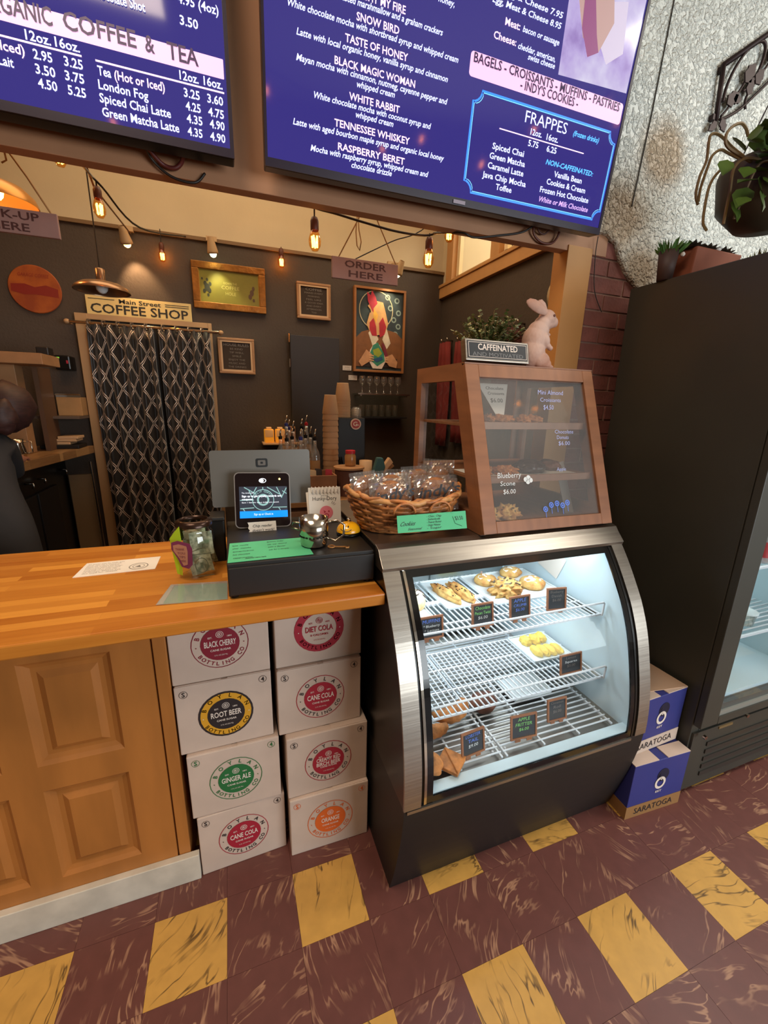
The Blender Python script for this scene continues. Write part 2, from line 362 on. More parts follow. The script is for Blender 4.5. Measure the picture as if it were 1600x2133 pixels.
M_trim = mat('pine_trim', (190,140,86), .55, var=.08, scale=6)
M_doortrim = mat('tan_door_trim', (176,140,100), .55)
M_wicker = mat('wicker', (176,110,58), .45, var=.3, scale=40, bump=.2)
M_pale_wicker = mat('wicker_rim', (196,140,84), .45, var=.2, scale=40)
M_terra = mat('terracotta', (142,78,54), .75, var=.1, scale=12)
M_darkpot = mat('dark_pot', (70,50,44), .6)
M_leaf = mat('green_leaf', (74,92,42), .5, var=.25, scale=9); M_leaf2 = mat('olive_leaf', (138,138,84), .55, var=.3, scale=20)
M_stem = mat('dry_stem', (112,86,44), .6)
M_iron = mat('wrought_iron', (44,26,26), .5, .4)
M_rope = mat('jute_rope', (166,130,84), .8)
M_cord = mat('black_cord', (30,22,18), .5)
M_red = mat('red_fabric', (126,40,36), .8, var=.15, scale=6)
M_bake = mat('baked_crust', (186,116,54), .65, var=.35, scale=30, bump=.4, bscale=60)
M_scone = mat('golden_scone', (224,184,110), .7, second=(188,120,54), scale=26, bump=.4, bscale=70)
M_choc = mat('chocolate_crust', (104,58,36), .6, var=.3, scale=30, bump=.3)
M_sugar = mat('sugared_bun', (238,222,180), .8, second=(206,160,90), scale=14, ramp=(.5,.7), bump=.3)
M_lemon = mat('yellow_pastry', (236,196,40), .5, var=.15, scale=14)
M_dark_choc = mat('dark_glaze', (50,28,24), .3)
M_chalk = mat('chalkboard', (48,50,54), .7); M_signwood = mat('sign_frame', (150,94,58), .6, var=.15, scale=20)
M_chalkw = mat('chalk_white', (222,226,226), .8); M_chalkb = mat('chalk_blue', (104,136,226), .8); M_chalkg = mat('chalk_green', (140,214,120), .8)
M_marker = mat('paint_marker_lilac', (178,186,232), .6)
M_gold = mat('gilt_frame', (150,98,40), .38, .55, var=.25, scale=14, bump=.4, bscale=40)
M_amber = mat('amber_syrup', (226,150,40), .3, emit=.25, ecol=(255,170,50))  # lit-through glow of the syrup is put in as weak emission
M_bulb = emis('bulb_filament', (255,176,84), 22); M_bulbglass = glass_mat('bulb_glass', (1,.72,.36), .08)
M_socket = mat('brown_socket', (92,44,26), .5)
M_yel = mat('yellow_enamel', (240,172,20), .25, coat=.5)
M_pink = mat('sign_pinkish_board', (150,118,110), .75, var=.08, scale=8)
M_signtext = mat('sign_brown_letters', (74,40,34), .7)
M_cup = mat('paper_cup', (214,172,128), .6); M_clearcup = glass_mat('clear_plastic', (.92,.88,.8), .12, .08, haze=.12)
M_bottle = glass_mat('bottle_glass', (.8,.7,.55), .14, .04, haze=.14)
M_skin = mat('skin', (150,96,72), .55); M_shirt = mat('charcoal_shirt', (34,30,30), .85, var=.1, scale=12); M_hair = mat('dark_brown_hair', (52,26,22), .6, var=.3, scale=40, stretch=(1,1,4))
M_rabbit = mat('chalky_pink_ceramic', (206,172,156), .7, second=(176,128,106), scale=9, bump=.3, bscale=30)
M_slab = mat('grey_plastic_back', (96,92,86), .4, .2)
M_lime = mat('lime_paper', (170,214,40), .6); M_purple = mat('purple_tag', (112,40,74), .6)
M_bill = mat('dollar_bill', (190,188,160), .75, second=(122,126,100), scale=60, ramp=(.4,.6))
M_blue = mat('blue_print', (46,52,124), .5, var=.05, scale=5)
M_wrap = glass_mat('crinkled_wrap', (.95,.94,.9), .22, .07, haze=.07)
M_filmy = glass_mat('plastic_sleeve', (.85,.85,.8), .25, .12, haze=.18)
# ================================================================ THE SETTING
fl = MB(); fl.box((-4,-4,-.06),(5,4,-.005)); floor = struct(fl,'floor', mat('dark_subfloor',(60,36,30),.7), bevel=0)
# vinyl tiles, 20 cm, every second one yellow in both directions
tm = {}
for key, mt in (('m',M_maroon),('y',M_yellow)):
    b = MB(); b.box((-.0997,-.0997,-.005),(.0997,.0997,0)); tm[key] = _mesh(b,'tile',mt,None,False)
rnd = random.Random(4)
for i in range(-8,17):
    for j in range(-3,8):
        x = -.2+.2*i; y = .145+.2*j
        if -1.0 < -x-1.0+0 and y > 1.25: pass
        yel = (i%2==0) and (j%2==0)
        o = bpy.data.objects.new('tile', tm['y' if yel else 'm']); C.objects.link(o); o.parent = floor
        o.location = (x, y, rnd.uniform(-.0004,.0003))
# shell
c_ = MB(); c_.box((-4,-4,3.7),(5,1.60,3.8)); struct(c_,'ceiling',M_ceil)
c_ = MB(); c_.box((-4,1.565,3.5),(5,4,3.6)); struct(c_,'ceiling_back_room',M_cream)
w_ = MB(); w_.box((-4.1,-4,0),(-4,4,3.8)); struct(w_,'wall_left',M_plain)
w_ = MB(); w_.box((5,-4,0),(5.1,4,3.8)); struct(w_,'wall_right',M_plain)
w_ = MB(); w_.box((-4,-4.1,0),(5,-4,3.8)); struct(w_,'wall_front',M_plain)
# back wall of the bar: dark below, cream above with a picture ledge
w_ = MB(); w_.box((-4,3.5,0),(2.6,3.6,2.56)); wb = struct(w_,'wall_back',M_darkwall)
w_ = MB(); w_.box((-4,3.53,2.56),(2.6,3.6,3.5)); struct(w_,'wall_back_upper',M_cream)
w_ = MB(); w_.box((-4,3.485,2.55),(1.778,3.53,2.572)); struct(w_,'trim_1',mat('ledge_paint',(120,92,60),.6))
# right wall of the bar with a high internal window
w_ = MB(); w_.box((1.778,1.64,0),(1.9,3.5,2.385)); struct(w_,'wall_right_bar',M_darkwall)
w_ = MB(); w_.box((1.778,3.385,2.385),(1.9,3.53,3.5)); w_.box((1.778,1.64,3.2),(1.9,3.5,3.5)); w_.box((1.778,1.64,2.385),(1.9,1.9,3.5)); struct(w_,'wall_right_bar_upper',M_cream)
t = MB()
t.box((1.745,1.90,2.365),(1.778,3.50,2.445)); t.box((1.735,1.90,2.445),(1.80,3.50,2.468))
t.box((1.745,3.30,2.468),(1.79,3.40,3.2)); t.box((1.745,2.66,2.468),(1.79,2.76,3.2)); t.box((1.745,1.90,2.468),(1.79,2.00,3.2)); t.box((1.745,1.90,3.12),(1.79,3.40,3.22))
win = struct(t,'window_1',M_trim,bevel=.003)
M_sash = mat('cream_sash',(226,206,160),.5)
for y0,y1 in ((2.76,3.30),(2.0,2.66)):
    s = MB(); s.box((1.79,y0,2.468),(1.82,y0+.035,3.12)); s.box((1.79,y1-.035,2.468),(1.82,y1,3.12)); s.box((1.79,y0,2.468),(1.82,y1,2.50)); s.box((1.79,y0,3.09),(1.82,y1,3.12))
    struct(s,'window_sash',M_sash,parent=win)
    g = MB(); g.box((1.803,y0+.035,2.50),(1.807,y1-.035,3.09)); struct(g,'window_pane',M_glass,parent=win)
# lit room seen through it
g = MB(); g.box((3.0,1.4,2.2),(3.05,4,4)); g.box((1.9,3.62,2.2),(3.0,3.66,4)); g.box((1.9,1.66,2.2),(3.0,1.70,4)); struct(g,'wall_beyond_window',mat('lit_cream_wall',(226,206,160),.9))
area('next_room_light',(2.45,2.6,3.45),(0,0,0),.8,30,(1,.90,.72))
ln = MB()
ln.lathe([(.0,.36),(.012,.33),(.012,.30),(.05,.27),(.10,.22),(.10,.20),(.08,.20)],10,Matrix.Translation((2.05,2.86,2.43)))
for k in range(6): ln.cyl((2.05+.08*cos(k),2.86+.08*sin(k),2.43),(2.05+.08*cos(k),2.86+.08*sin(k),2.64),.004,5)
ln.lathe([(.085,0),(.085,.02)],10,Matrix.Translation((2.05,2.86,2.43)))
g = MB(); g.box((1.9,1.7,2.36),(2.3,3.5,2.40)); struct(g,'trim_2',M_trim)
ln.box((2.0,2.80,2.40),(2.1,2.92,2.432))
single(ln,'lantern',mat('pale_grey_metal',(150,150,146),.5,.3),'grey metal lantern on the ledge behind the high internal window','lantern',(2.05,2.86,2.40))
ln = MB(); ln.cyl((2.05,2.66,2.40),(2.05,2.62,2.72),.006,6); ln.lathe([(.0,.10),(.01,.08),(.03,.05),(.02,.0)],8,Matrix.Translation((2.05,2.62,2.70))); ln.box((2.02,2.63,2.40),(2.08,2.69,2.41))
single(ln,'finial',mat('pale_grey_metal_b',(150,150,146),.5,.3),'slim grey finial standing right of the lantern behind the glass','ornament',(2.05,2.66,2.40))

# partition between the rooms: beam over the opening, post, brick, stucco
b = MB(); b.box((-4,1.52,2.11),(1.52,1.565,3.7)); struct(b,'wall_partition_beam',M_beam,bevel=.002)
b = MB(); b.box((1.318,1.515,0),(1.443,1.60,2.13)); struct(b,'trim_3',M_post,bevel=.002)
b = MB(); b.box((1.443,1.5275,0),(5,1.64,3.7)); bw = struct(b,'wall_brick',M_mortar)
bb = MB(); bb.box((-.0955,-.012,-.0285),(.0955,.012,.0285)); bme = _mesh(bb,'brick',M_brick,None,False)
hb = MB(); hb.box((-.0455,-.012,-.0285),(.0455,.012,.0285)); hme = _mesh(hb,'brick_half',M_brick,None,False)
for r_ in range(33):
    z = .04+.0655*r_
    off = .045 if r_%2 else .0
    x = 1.447+off
    if r_%2:
        o = bpy.data.objects.new('brick', hme); C.objects.link(o); o.parent = bw; o.location = (1.447+.0,1.534+rnd.uniform(-.002,.002),z); o.location.x = 1.447+.0455-.0; x = 1.447+.1
    while x < 1.93:
        o = bpy.data.objects.new('brick', bme); C.objects.link(o); o.parent = bw
        o.location = (x+.0955, 1.534+rnd.uniform(-.002,.002), z); x += .2025
# stucco sheet with a ragged lower edge
def stucco():
    m = MB(); low = [(1.443,2.19),(1.50,2.185),(1.55,2.16),(1.585,2.11),(1.63,2.06),(1.69,2.02),(1.74,1.98),(1.80,1.93),(2.1,1.90),(5,1.90)]
    n = len(low); M = Matrix(((1,0,0,0),(0,0,-1,1.535),(0,1,0,0),(0,0,0,1)))
    poly = low + [(5,3.7),(1.443,3.7)]
    m.prism(poly, 0, .03, M); return m
struct(stucco(),'wall_stucco',M_plaster,bevel=.012)
b = MB(); b.tube([(1.66,1.502,3.7),(1.655,1.502,3.0),(1.63,1.502,2.62),(1.60,1.502,2.30)],.0022,5)
single(b,'thin_cable',M_cord,'thin dark cable running down the stucco wall right of the large menu screen','cable',(1.60,1.50,2.30))

# doorway in the back wall with its trim
t = MB(); t.box((-.905,3.46,0),(-.833,3.50,2.02)); t.box((-.10,3.46,0),(-.075,3.50,2.02)); t.box((-.905,3.462,1.985),(-.075,3.50,2.02)); d1 = struct(t,'door_1',M_doortrim,bevel=.002)
d = MB(); d.box((-.83,3.49,0),(-.10,3.499,1.985)); struct(d,'door_void',M_blackm,parent=d1)
# tall black door in the back wall
t = MB(); t.box((.475,3.44,0),(.86,3.50,1.985)); d2 = struct(t,'door_2',mat('black_door',(44,37,34),.5),bevel=.003)
t = MB()
for z in (.3,1.0,1.75,1.93): t.cyl((.47,3.435,z),(.47,3.435,z+.06),.008,8)
struct(t,'hinge',M_steel2,parent=d2)
t = MB(); t.cyl((.82,3.44,1.02),(.82,3.39,1.02),.012,8); t.lathe([(.0,0),(.024,.008),(.024,.025),(.0,.035)],12,Matrix.Translation((.82,3.40,1.02))@Matrix.Rotation(pi/2,4,'X')); struct(t,'door_knob',M_steel2,parent=d2)
# ================================================================ COUNTER, CABINET, KICK BOARD
m = MB(); m.box((-2.6,1.006,.945),(.384,1.66,.980)); 
single(m,'worktop',M_block,'long orange butcher-block worktop of the service counter','worktop',(-.6,1.006,.945),bevel=.004)
cb = root('counter_cabinet','orange-brown counter front with raised rectangular panels','cabinet',(-1,1.149,0))
m = MB(); m.box((-2.6,1.165,.0),(-.203,1.62,.945)); part(m,'body',M_cab,cb)
m = MB(); m.box((-.236,1.150,.09),(-.203,1.17,.945)); part(m,'end_post',M_cab,cb,bevel=.002)
def panel(x0,x1,z0,z1,cbp):
    f = MB()   # bevelled moulding ring and raised field
    def ring(ax0,ax1,az0,az1,y):
        return [(ax0,y,az0),(ax1,y,az0),(ax1,y,az1),(ax0,y,az1)]
    rs = [ring(x0,x1,z0,z1,1.149), ring(x0+.010,x1-.010,z0+.010,z1-.010,1.158), ring(x0+.022,x1-.022,z0+.022,z1-.022,1.163), ring(x0+.034,x1-.034,z0+.034,z1-.034,1.163), ring(x0+.05,x1-.05,z0+.05,z1-.05,1.153)]
    vs_ = [p for r in rs for p in r]; fs_ = []
    for i in range(4):
        for k in range(4):
            fs_.append((i*4+k, i*4+(k+1)%4, (i+1)*4+(k+1)%4, (i+1)*4+k))
    fs_.append((16,17,18,19)); f.add(vs_, fs_); return part(f,'raised_panel',M_cab,cbp)
xs = [(-2.36,-2.16),(-2.06,-1.86),(-1.62,-1.41),(-1.33,-1.12),(-.822,-.612),(-.537,-.335)]
zs = [(.148,.459),(.540,.850)]
# stiles and rails around the panels
def stiles():
    m = MB(); y0,y1 = 1.149,1.166
    xb = [-2.6]+[v for p in xs for v in p]+[-.240]
    for i in range(0,len(xb),2): m.box((xb[i],y0,.09),(xb[i+1],y1,.945))
    for a,b in xs:
        for z0,z1 in ((.09,.148),(.459,.540),(.850,.945)): m.box((a,y0,z0),(b,y1,z1))
    return m
part(stiles(),'panel_frame',M_cab,cb)
for a,b in xs:
    for z0,z1 in zs: panel(a,b,z0,z1,cb)
m = MB(); m.box((-2.6,1.128,0),(-.178,1.149,.099)); single(m,'kick_board',M_kick,'white painted kick board along the foot of the orange counter front','kick board',(-1,1.128,0),bevel=.002)

# ================================================================ SODA CASES
M_bx = [M_card, M_darkred, M_print_blk, M_print_grn, M_print_org, M_print_yel, M_print_wht, M_print_mar, M_print_pink]
def soda_case(x0, y0, z0, tilt, lab, name2, ring, core, txt, style, w_=.268, h_=.232, yaw=0, sub='CANE SUGAR', corner=True):
    r = root('soda_case', lab, 'box', (x0+w_/2, y0, z0), yaw, 'white soda cases stacked under the counter')
    b = MB(); b.box((-w_/2,0,0),(w_/2,.40,h_)); part(b,'carton',M_card,r,local=True,bevel=.003)
    f = frame((0,-.0012,h_/2-.002),(1,0,0),(0,0,1))
    R0 = .078
    p = MB(f)
    if style == 'solid': p.disc(0,0,R0,z=.0,r_in=.054)
    elif style == 'band': p.disc(0,0,R0,r_in=R0-.006)
    else: p.disc(0,0,R0,r_in=R0-.0022)
    part(p,'logo_ring',ring,r,local=True)
    if style == 'band':
        p = MB(f); p.disc(0,0,R0-.006,r_in=.053); part(p,'logo_band',M_print_yel,r,local=True)
    if style != 'solid':
        p = MB(f); p.disc(0,0,.053,z=.0003); part(p,'logo_centre',core,r,local=True)
    lt = M_print_wht if style in ('solid','band') else ring
    if style == 'plain' and ring is M_darkred: lt = M_print_blk
    p = MB(f)
    p.arc_text('BOYLAN',0,0,.0645,R(158),R(22),.0125); p.arc_text('BOTTLING CO',0,0,.0645,R(212),R(334),.0115,inside=True)
    p.disc(-.0645,-.004,.0016,z=.0005); p.disc(.0645,-.004,.0016,z=.0005)
    p.M = p.M @ Matrix.Translation((0,0,.0006)); part(p,'ring_lettering',lt if style!='band' else M_print_wht,r,local=True)
    ct = ring if style=='solid' else M_print_wht
    p = MB(f @ Matrix.Translation((0,0,.0008)))
    lines = name2.split('/')
    if len(lines) == 1: p.text(lines[0],0,-.007,.086 if len(name2)>6 else .062,.018,center=True,bold=True)
    else:
        p.text(lines[0],0,.003,.080,.014,center=True,bold=True); p.text(lines[1],0,-.014,.080,.014,center=True,bold=True)
    p.text(sub,0,-.022,.056,.0062,center=True,bold=True); p.text('12 FL OZ (355 ML)',0,-.038,.036,.0042,center=True)
    p.disc(0,.030,.0105,r_in=.0092); p.disc(0,.030,.0065,r_in=.005); p.text('B',0,.0275,.005,.0055,center=True,bold=True)
    p.text('EST.',-.026,.020,.012,.005,center=True,bold=True); p.text('1891',.026,.020,.012,.005,center=True,bold=True)
    part(p,'name_lettering',ct,r,local=True)
    if corner:
        p = MB(f @ Matrix.Translation((0,0,.0004))); cx = w_/2-.024; cz = h_/2-.020
        p.disc(-cx,cz-.004,.0115,r_in=.0104); p.disc(cx,cz,.0115,r_in=.0104)
        p.text('S',-cx,cz-.011,.009,.014,center=True,bold=True); p.text('4',cx,cz-.007,.009,.014,center=True,bold=True)
        part(p,'corner_marks',ring if ring is not M_darkred or style!='plain' else M_print_blk,r,local=True)
    # closing flaps on top, with a torn notch
    p = MB(); p.box((-w_/2+.004,.004,h_),(-.008,.39,h_+.0015)); p.box((.010,.004,h_),(w_/2-.004,.39,h_+.0015)); part(p,'top_flap',M_card,r,local=True)
    return r
zz = [0,.2345,.469,.7035]
soda_case(-.174,1.140,0,0,'bottom-left white cane cola case standing on the floor','CANE COLA',M_darkred,M_darkred,0,'plain',yaw=R(2))
soda_case(-.184,1.138,zz[1],0,'white ginger ale case with a green oval logo','GINGER ALE',M_print_grn,M_print_grn,0,'plain')
soda_case(-.198,1.150,zz[2],0,'white root beer case with a black and yellow oval logo','ROOT BEER',M_print_blk,M_print_blk,0,'band')
soda_case(-.200,1.156,zz[3],0,'white black cherry case, top left of the stacks, under the worktop','BLACK CHERRY',M_print_mar,M_print_mar,0,'plain',w_=.27)
soda_case(.106,1.100,0,0,'bottom-right white orange soda case with an orange oval logo','ORANGE',M_print_org,M_print_org,0,'plain',yaw=R(-1))
soda_case(.104,1.112,zz[1],0,'white creamy red birch beer case with a red oval logo','CREAMY RED/BIRCH BEER',M_darkred,M_darkred,0,'plain')
soda_case(.086,1.136,zz[2],0,'white cane cola case second from the top of the right stack','CANE COLA',M_darkred,M_darkred,0,'plain')
soda_case(.086,1.150,zz[3],0,'white diet cola case with a solid red logo ring, top right','DIET COLA',M_darkred,M_print_wht,0,'solid',sub='0 CALORIES',w_=.272,corner=False)
m = MB(); m.box((-.20,1.60,0),(.384,1.64,.945)); single(m,'back_board',M_blackm,'dark board closing the alcove behind the soda cases','board',(0,1.6,0))

# ================================================================ THINGS ON THE COUNTER
# cash drawer
cd = root('cash_drawer','black metal cash drawer on the worktop below the tablet','cash drawer',(.175,1.092,.980))
m = MB(); m.box((-.030,1.096,.986),(.378,1.52,1.080)); part(m,'housing',M_blackm,cd,bevel=.003)
m = MB(); m.box((-.028,1.088,.992),(.376,1.098,1.070)); part(m,'drawer_front',M_blackm,cd,bevel=.002)
for x,y in ((-.015,1.11),(.36,1.11),(-.015,1.5),(.36,1.5)):
    m = MB(); m.cyl((x,y,.980),(x,y,.987),.010,10); part(m,'foot',M_black,cd)
# register seen from behind
rg = root('register_screen','dark grey point of sale screen turned away behind the tablet','monitor',(.095,1.50,.980))
f = frame((.097,1.50,1.236),(1,.02,0),(-.01,.10,1))
m = MB(f); n=8
def rrect(w_,h_,r,n=6):
    P=[]
    for cx,cy,a0 in ((w_/2-r,h_/2-r,0),(-w_/2+r,h_/2-r,90),(-w_/2+r,-h_/2+r,180),(w_/2-r,-h_/2+r,270)):
        for k in range(n+1): a=R(a0+90*k/n); P.append((cx+r*cos(a),cy+r*sin(a)))
    return P
m.prism(rrect(.336,.192,.010),-.010,.004); part(m,'screen_back',M_slab,rg)
m = MB(f@Matrix.Translation((0,.052,.0045))); m.prism(rrect(.040,.030,.006),0,.0006); part(m,'emblem',M_black,rg)
m = MB(f@Matrix.Translation((0,.052,.0056))); m.prism(rrect(.026,.018,.004),0,.0005); part(m,'emblem_inset',mat('emblem_grey',(92,86,80),.5),rg)
m = MB(f@Matrix.Translation((0,.052,.0064))); m.prism(rrect(.008,.007,.001),0,.0005); part(m,'emblem_dot',M_black,rg)
m = MB(); m.box((.04,1.53,.985),(.15,1.70 if False else 1.63,1.0)); m.bar((.095,1.56,.99),(.095,1.53,1.2),.09,.012,(0,1,0)); part(m,'stand',M_slab,rg)
# customer tablet
tb = root('customer_tablet','tablet with a lit sign-up screen leaning on the cash drawer','tablet',(.09,1.40,1.080),0)
f = frame((.091,1.425,1.173),(1,.0,-.03),(.0,.25,1))
m = MB(f); m.prism(rrect(.182,.186,.016),-.012,0); part(m,'shell',mat('tablet_rim',(150,142,136),.35,.6),tb)
m = MB(f); m.prism(rrect(.176,.180,.014),0,.0008); part(m,'screen_glass',mat('tablet_face',(26,16,18),.12),tb)
m = MB(f@Matrix.Translation((0,0,.0012))); m.poly([(-.076,-.060),(.080,-.060),(.080,-.037),(-.076,-.037)]); part(m,'button_bar',emis('sign_up_blue',(0,130,232),1.0),tb)
m = MB(f@Matrix.Translation((0,0,.0011))); m.poly([(-.076,-.037),(.080,-.037),(.080,.045),(-.076,.045)]); part(m,'screen_picture',emis('screen_dark_teal',(34,38,50),.9),tb)
m = MB(f@Matrix.Translation((0,0,.0014)))
for a,b in (((-.060,.043),(-.022,.020)),((.014,.043),(.055,.018)),((.045,.043),(.062,.006)),((.078,.040),(.060,.006)),((-.074,.000),(-.03,.000)),((-.074,-.028),(-.03,-.026)),((.03,-.026),(.078,-.026)),((-.02,.043),(-.03,.025)),((.0,.043),(.0,.034)),((-.046,.036),(-.036,.01)),((-.06,-.036),(-.066,-.028)),((.05,-.027),(.056,-.036)),((.078,.02),(.064,.03))):
    a=V(a);b=V(b);d=(b-a).normalized();q=V((-d.y,d.x))*.0014; m.poly([a-q,b-q,b+q,a+q])
m.disc(0,0,.036,r_in=.0335,z=.0001); m.disc(0,0,.020,r_in=.014,z=.0003); m.arc_text('PHILIP COFFEE',0,0,.029,R(160),R(20),.006)
part(m,'picture_lines',emis('screen_lines',(120,158,158),.9),tb)
m = MB(f@Matrix.Translation((0,0,.0020)))
m.disc(0,.065,.012,r_in=.0095,ry=.008); m.disc(-.003,.065,.007,ry=.006)
m.text('The drinks club',-.068,.022,.038,.004); m.text('Sign up to get Loyalty rewards and',-.068,.010,.128,.0065,bold=True)
m.text('coupons.',-.068,.000,.036,.0065,bold=True); m.text('Earn 1 Star for every dollar you spend.',-.068,-.010,.120,.004); m.text('Sign up or Check in',0,-.051,.062,.0065,center=True)
part(m,'screen_lettering',emis('screen_white',(225,230,240),1.1),tb)
m = MB(f@Matrix.Translation((0,0,.0015))); m.disc(.056,.070,.0035,n=12); part(m,'camera_light',emis('amber_dot',(255,210,120),3),tb)
m = MB(); m.prism([(-.045,-.02),(.045,-.02),(.03,.05),(-.03,.05)],0,.012,Matrix.Translation((.095,1.45,1.080))); m.bar((.095,1.46,1.088),(.095,1.452,1.17),.05,.010,(0,1,0)); part(m,'stand',M_black,tb)
# paper note on the tablet
f = frame((.079,1.372,1.0925),(1,0,.0),(0,.18,1))
nt_ = root('paper_note','torn white note with handwriting stuck under the tablet screen','note',(.079,1.372,1.080))
m = MB(f); m.prism([(-.047,-.021),(.047,-.019),(.046,.019),(-.044,.019),(-.040,.008),(-.043,.0),(-.038,-.008)],0,.0006); part(m,'slip',M_paper,nt_)
m = MB(f@Matrix.Translation((0,0,.0012))); m.text('Chip reader',0.002,.002,.062,.0085,center=True,shear=.2); m.text("doesn't work!",.004,-.012,.068,.0085,center=True,shear=.2); part(m,'handwriting',M_ink,nt_)
# green card on the drawer
gc = root('green_price_card','green card with handwritten list lying on the cash drawer','card',(.09,1.19,1.0805))
m = MB(); m.add([(-.028,1.102,1.0812),(.200,1.106,1.0812),(.196,1.262,1.0812),(-.022,1.262,1.0812),(-.028,1.102,1.0822),(.200,1.106,1.0822),(.196,1.262,1.0822),(-.022,1.262,1.0822)],[(3,2,1,0),(4,5,6,7),(0,1,5,4),(1,2,6,5),(2,3,7,6),(3,0,4,7)]); part(m,'card',M_green,gc)
m = MB(frame((-.028,1.102,1.0826),(1,0.01,0),(0,1,0)))
for k,tx in enumerate(['latte  mocha','chai  matcha','americano','hot chocolate','cappuccino']): m.text(tx,.014,.128-.026*k,.045+.006*(k%3),.010,shear=.2)
for k,tx in enumerate(['Specials today','oat  soy  almond','add a flavor','ask for a sample']): m.text(tx,.112,.138-.024*k,.05+.006*(k%2),.009,shear=.25)
m.text('Seasonal menu here',.045,.016,.055,.008,shear=.2,bold=True)
part(m,'handwriting',M_ink,gc)
# steel pitcher / mug
mg = root('steel_mug','polished steel tumbler with a handle standing on the green card edge','mug',(.216,1.180,1.0826))
m = MB(Matrix.Translation((.216,1.180,1.0826)))
m.lathe([(.0,0),(.034,0),(.039,.006),(.0405,.030),(.0405,.033),(.0425,.036),(.0425,.086),(.0405,.086),(.040,.036),(.036,.006),(0,.004)],32,cap=False); part(m,'cup',M_steel2,mg,smooth=True)
m = MB(); m.tube([(.250,1.162,1.157),(.280,1.150,1.163),(.300,1.143,1.150),(.298,1.145,1.118),(.276,1.155,1.098),(.253,1.163,1.108)],.0035,8); part(m,'handle',M_steel2,mg,smooth=True); m = MB(); m.tube([(.180,1.195,1.150),(.160,1.205,1.152),(.155,1.207,1.135),(.176,1.198,1.128)],.0032,8); part(m,'handle',M_steel2,mg,smooth=True)
m = MB(); 
for k in range(24):
    a = 2*pi*k/24; m.cyl((.216+.0415*cos(a),1.18+.0415*sin(a),1.116),(.216+.0415*cos(a+.15),1.18+.0415*sin(a+.15),1.116),.0028,6)
part(m,'chain_band',M_black,mg)
k_ = MB(); k_.tube([(.262+.010*cos(a*pi/6),1.150+.010*sin(a*pi/6),1.0835) for a in range(12)],.002,6,closed=True); k_.bar((.272,1.146,1.0835),(.312,1.132,1.0835),.005,.003); k_.box((.300,1.126,1.082),(.310,1.136,1.085))
single(k_,'key',mat('brass_key',(196,140,84),.4,.7),'small brass key lying right of the steel mug','key',(.27,1.15,1.0805))
# flip calendar
fc = root('flip_calendar','spiral bound white flip pad reading Hunky-Dory with a pink angry face','notepad',(.30,1.43,1.080))
f = frame((.302,1.424,1.146),(1,-.02,0),(0,.16,1))
m = MB(f); m.box((-.057,-.064,-.006),(.057,.060,0)); part(m,'pages',M_paper,fc)
m = MB(f); m.prism([(-.057,-.064),(.057,-.064),(.057,.060),(-.057,.060)],0,.001,Matrix.Translation((0,0,-.05))@Matrix.Rotation(R(-18),4,'X')); part(m,'back_support',M_paper,fc)
m = MB(f)
for k in range(8): m.tube([(-.045+.0128*k+.006*0, .052+.010*cos(a), .002+.008*sin(a)) for a in [2*pi*i/8 for i in range(8)]],.0016,5,closed=True)
part(m,'spiral',mat('white_spiral',(214,206,200),.3),fc)
m = MB(f@Matrix.Translation((0,0,.0006))); m.text('Hunky-Dory',0,.014,.086,.0135,center=True); m.text('you are',0,.029,.024,.004,center=True)
for a in (60,45,30): m.poly([(.014+.018*cos(R(a)),-.022+.018*sin(R(a))+.008),(.0155+.018*cos(R(a)),-.022+.018*sin(R(a))+.008),(.0155+.028*cos(R(a)),-.022+.028*sin(R(a))+.008),(.014+.028*cos(R(a)),-.022+.028*sin(R(a))+.008)])
part(m,'lettering',M_ink,fc)
m = MB(f@Matrix.Translation((0,0,.0006))); m.disc(.004,-.030,.024); part(m,'face',mat('face_pink',(224,120,130),.6),fc)
m = MB(f@Matrix.Translation((0,0,.0012))); m.poly([(-.006,-.022),(.002,-.026),(.002,-.029),(-.006,-.025)]); m.disc(-.003,-.029,.002); m.disc(.013,-.026,.003); m.disc(.004,-.041,.009,r_in=.006,ry=.008); part(m,'face_features',M_darkred,fc)
# smiley bell
bl = root('service_bell','yellow domed desk bell with a smiling face','bell',(.345,1.262,1.080))
m = MB(Matrix.Translation((.345,1.262,1.080))); m.lathe([(0,0),(.038,0),(.040,.004),(.036,.010),(.020,.014),(0,.014)],28,cap=False); part(m,'base',M_black,bl,smooth=True)
m = MB(Matrix.Translation((.345,1.262,1.080))); m.lathe([(.039,.012),(.0385,.018),(.034,.029),(.024,.038),(.012,.042),(0,.043)],28,cap=False); part(m,'dome',M_yel,bl,smooth=True)
m = MB(Matrix.Translation((.345,1.262,1.080))); m.lathe([(.003,.042),(.003,.049),(.006,.051),(.006,.054),(0,.056)],14,cap=False); part(m,'plunger',M_steel2,bl,smooth=True)
m = MB(); 
def dome_pt(a, h): rr = .0392*math.sqrt(max(0,1-((h-.012)/.032)**2)); return (.345+rr*cos(a),1.262+rr*sin(a),1.080+h)
m.tube([dome_pt(R(-150+10*k), .020+.006*((k-3)/3)**2) for k in range(7)],.0012,5)
m.tube([dome_pt(R(-132),.031),dome_pt(R(-130),.036)],.0018,5); m.tube([dome_pt(R(-108),.031),dome_pt(R(-106),.036)],.0018,5)
part(m,'smile',M_black,bl)
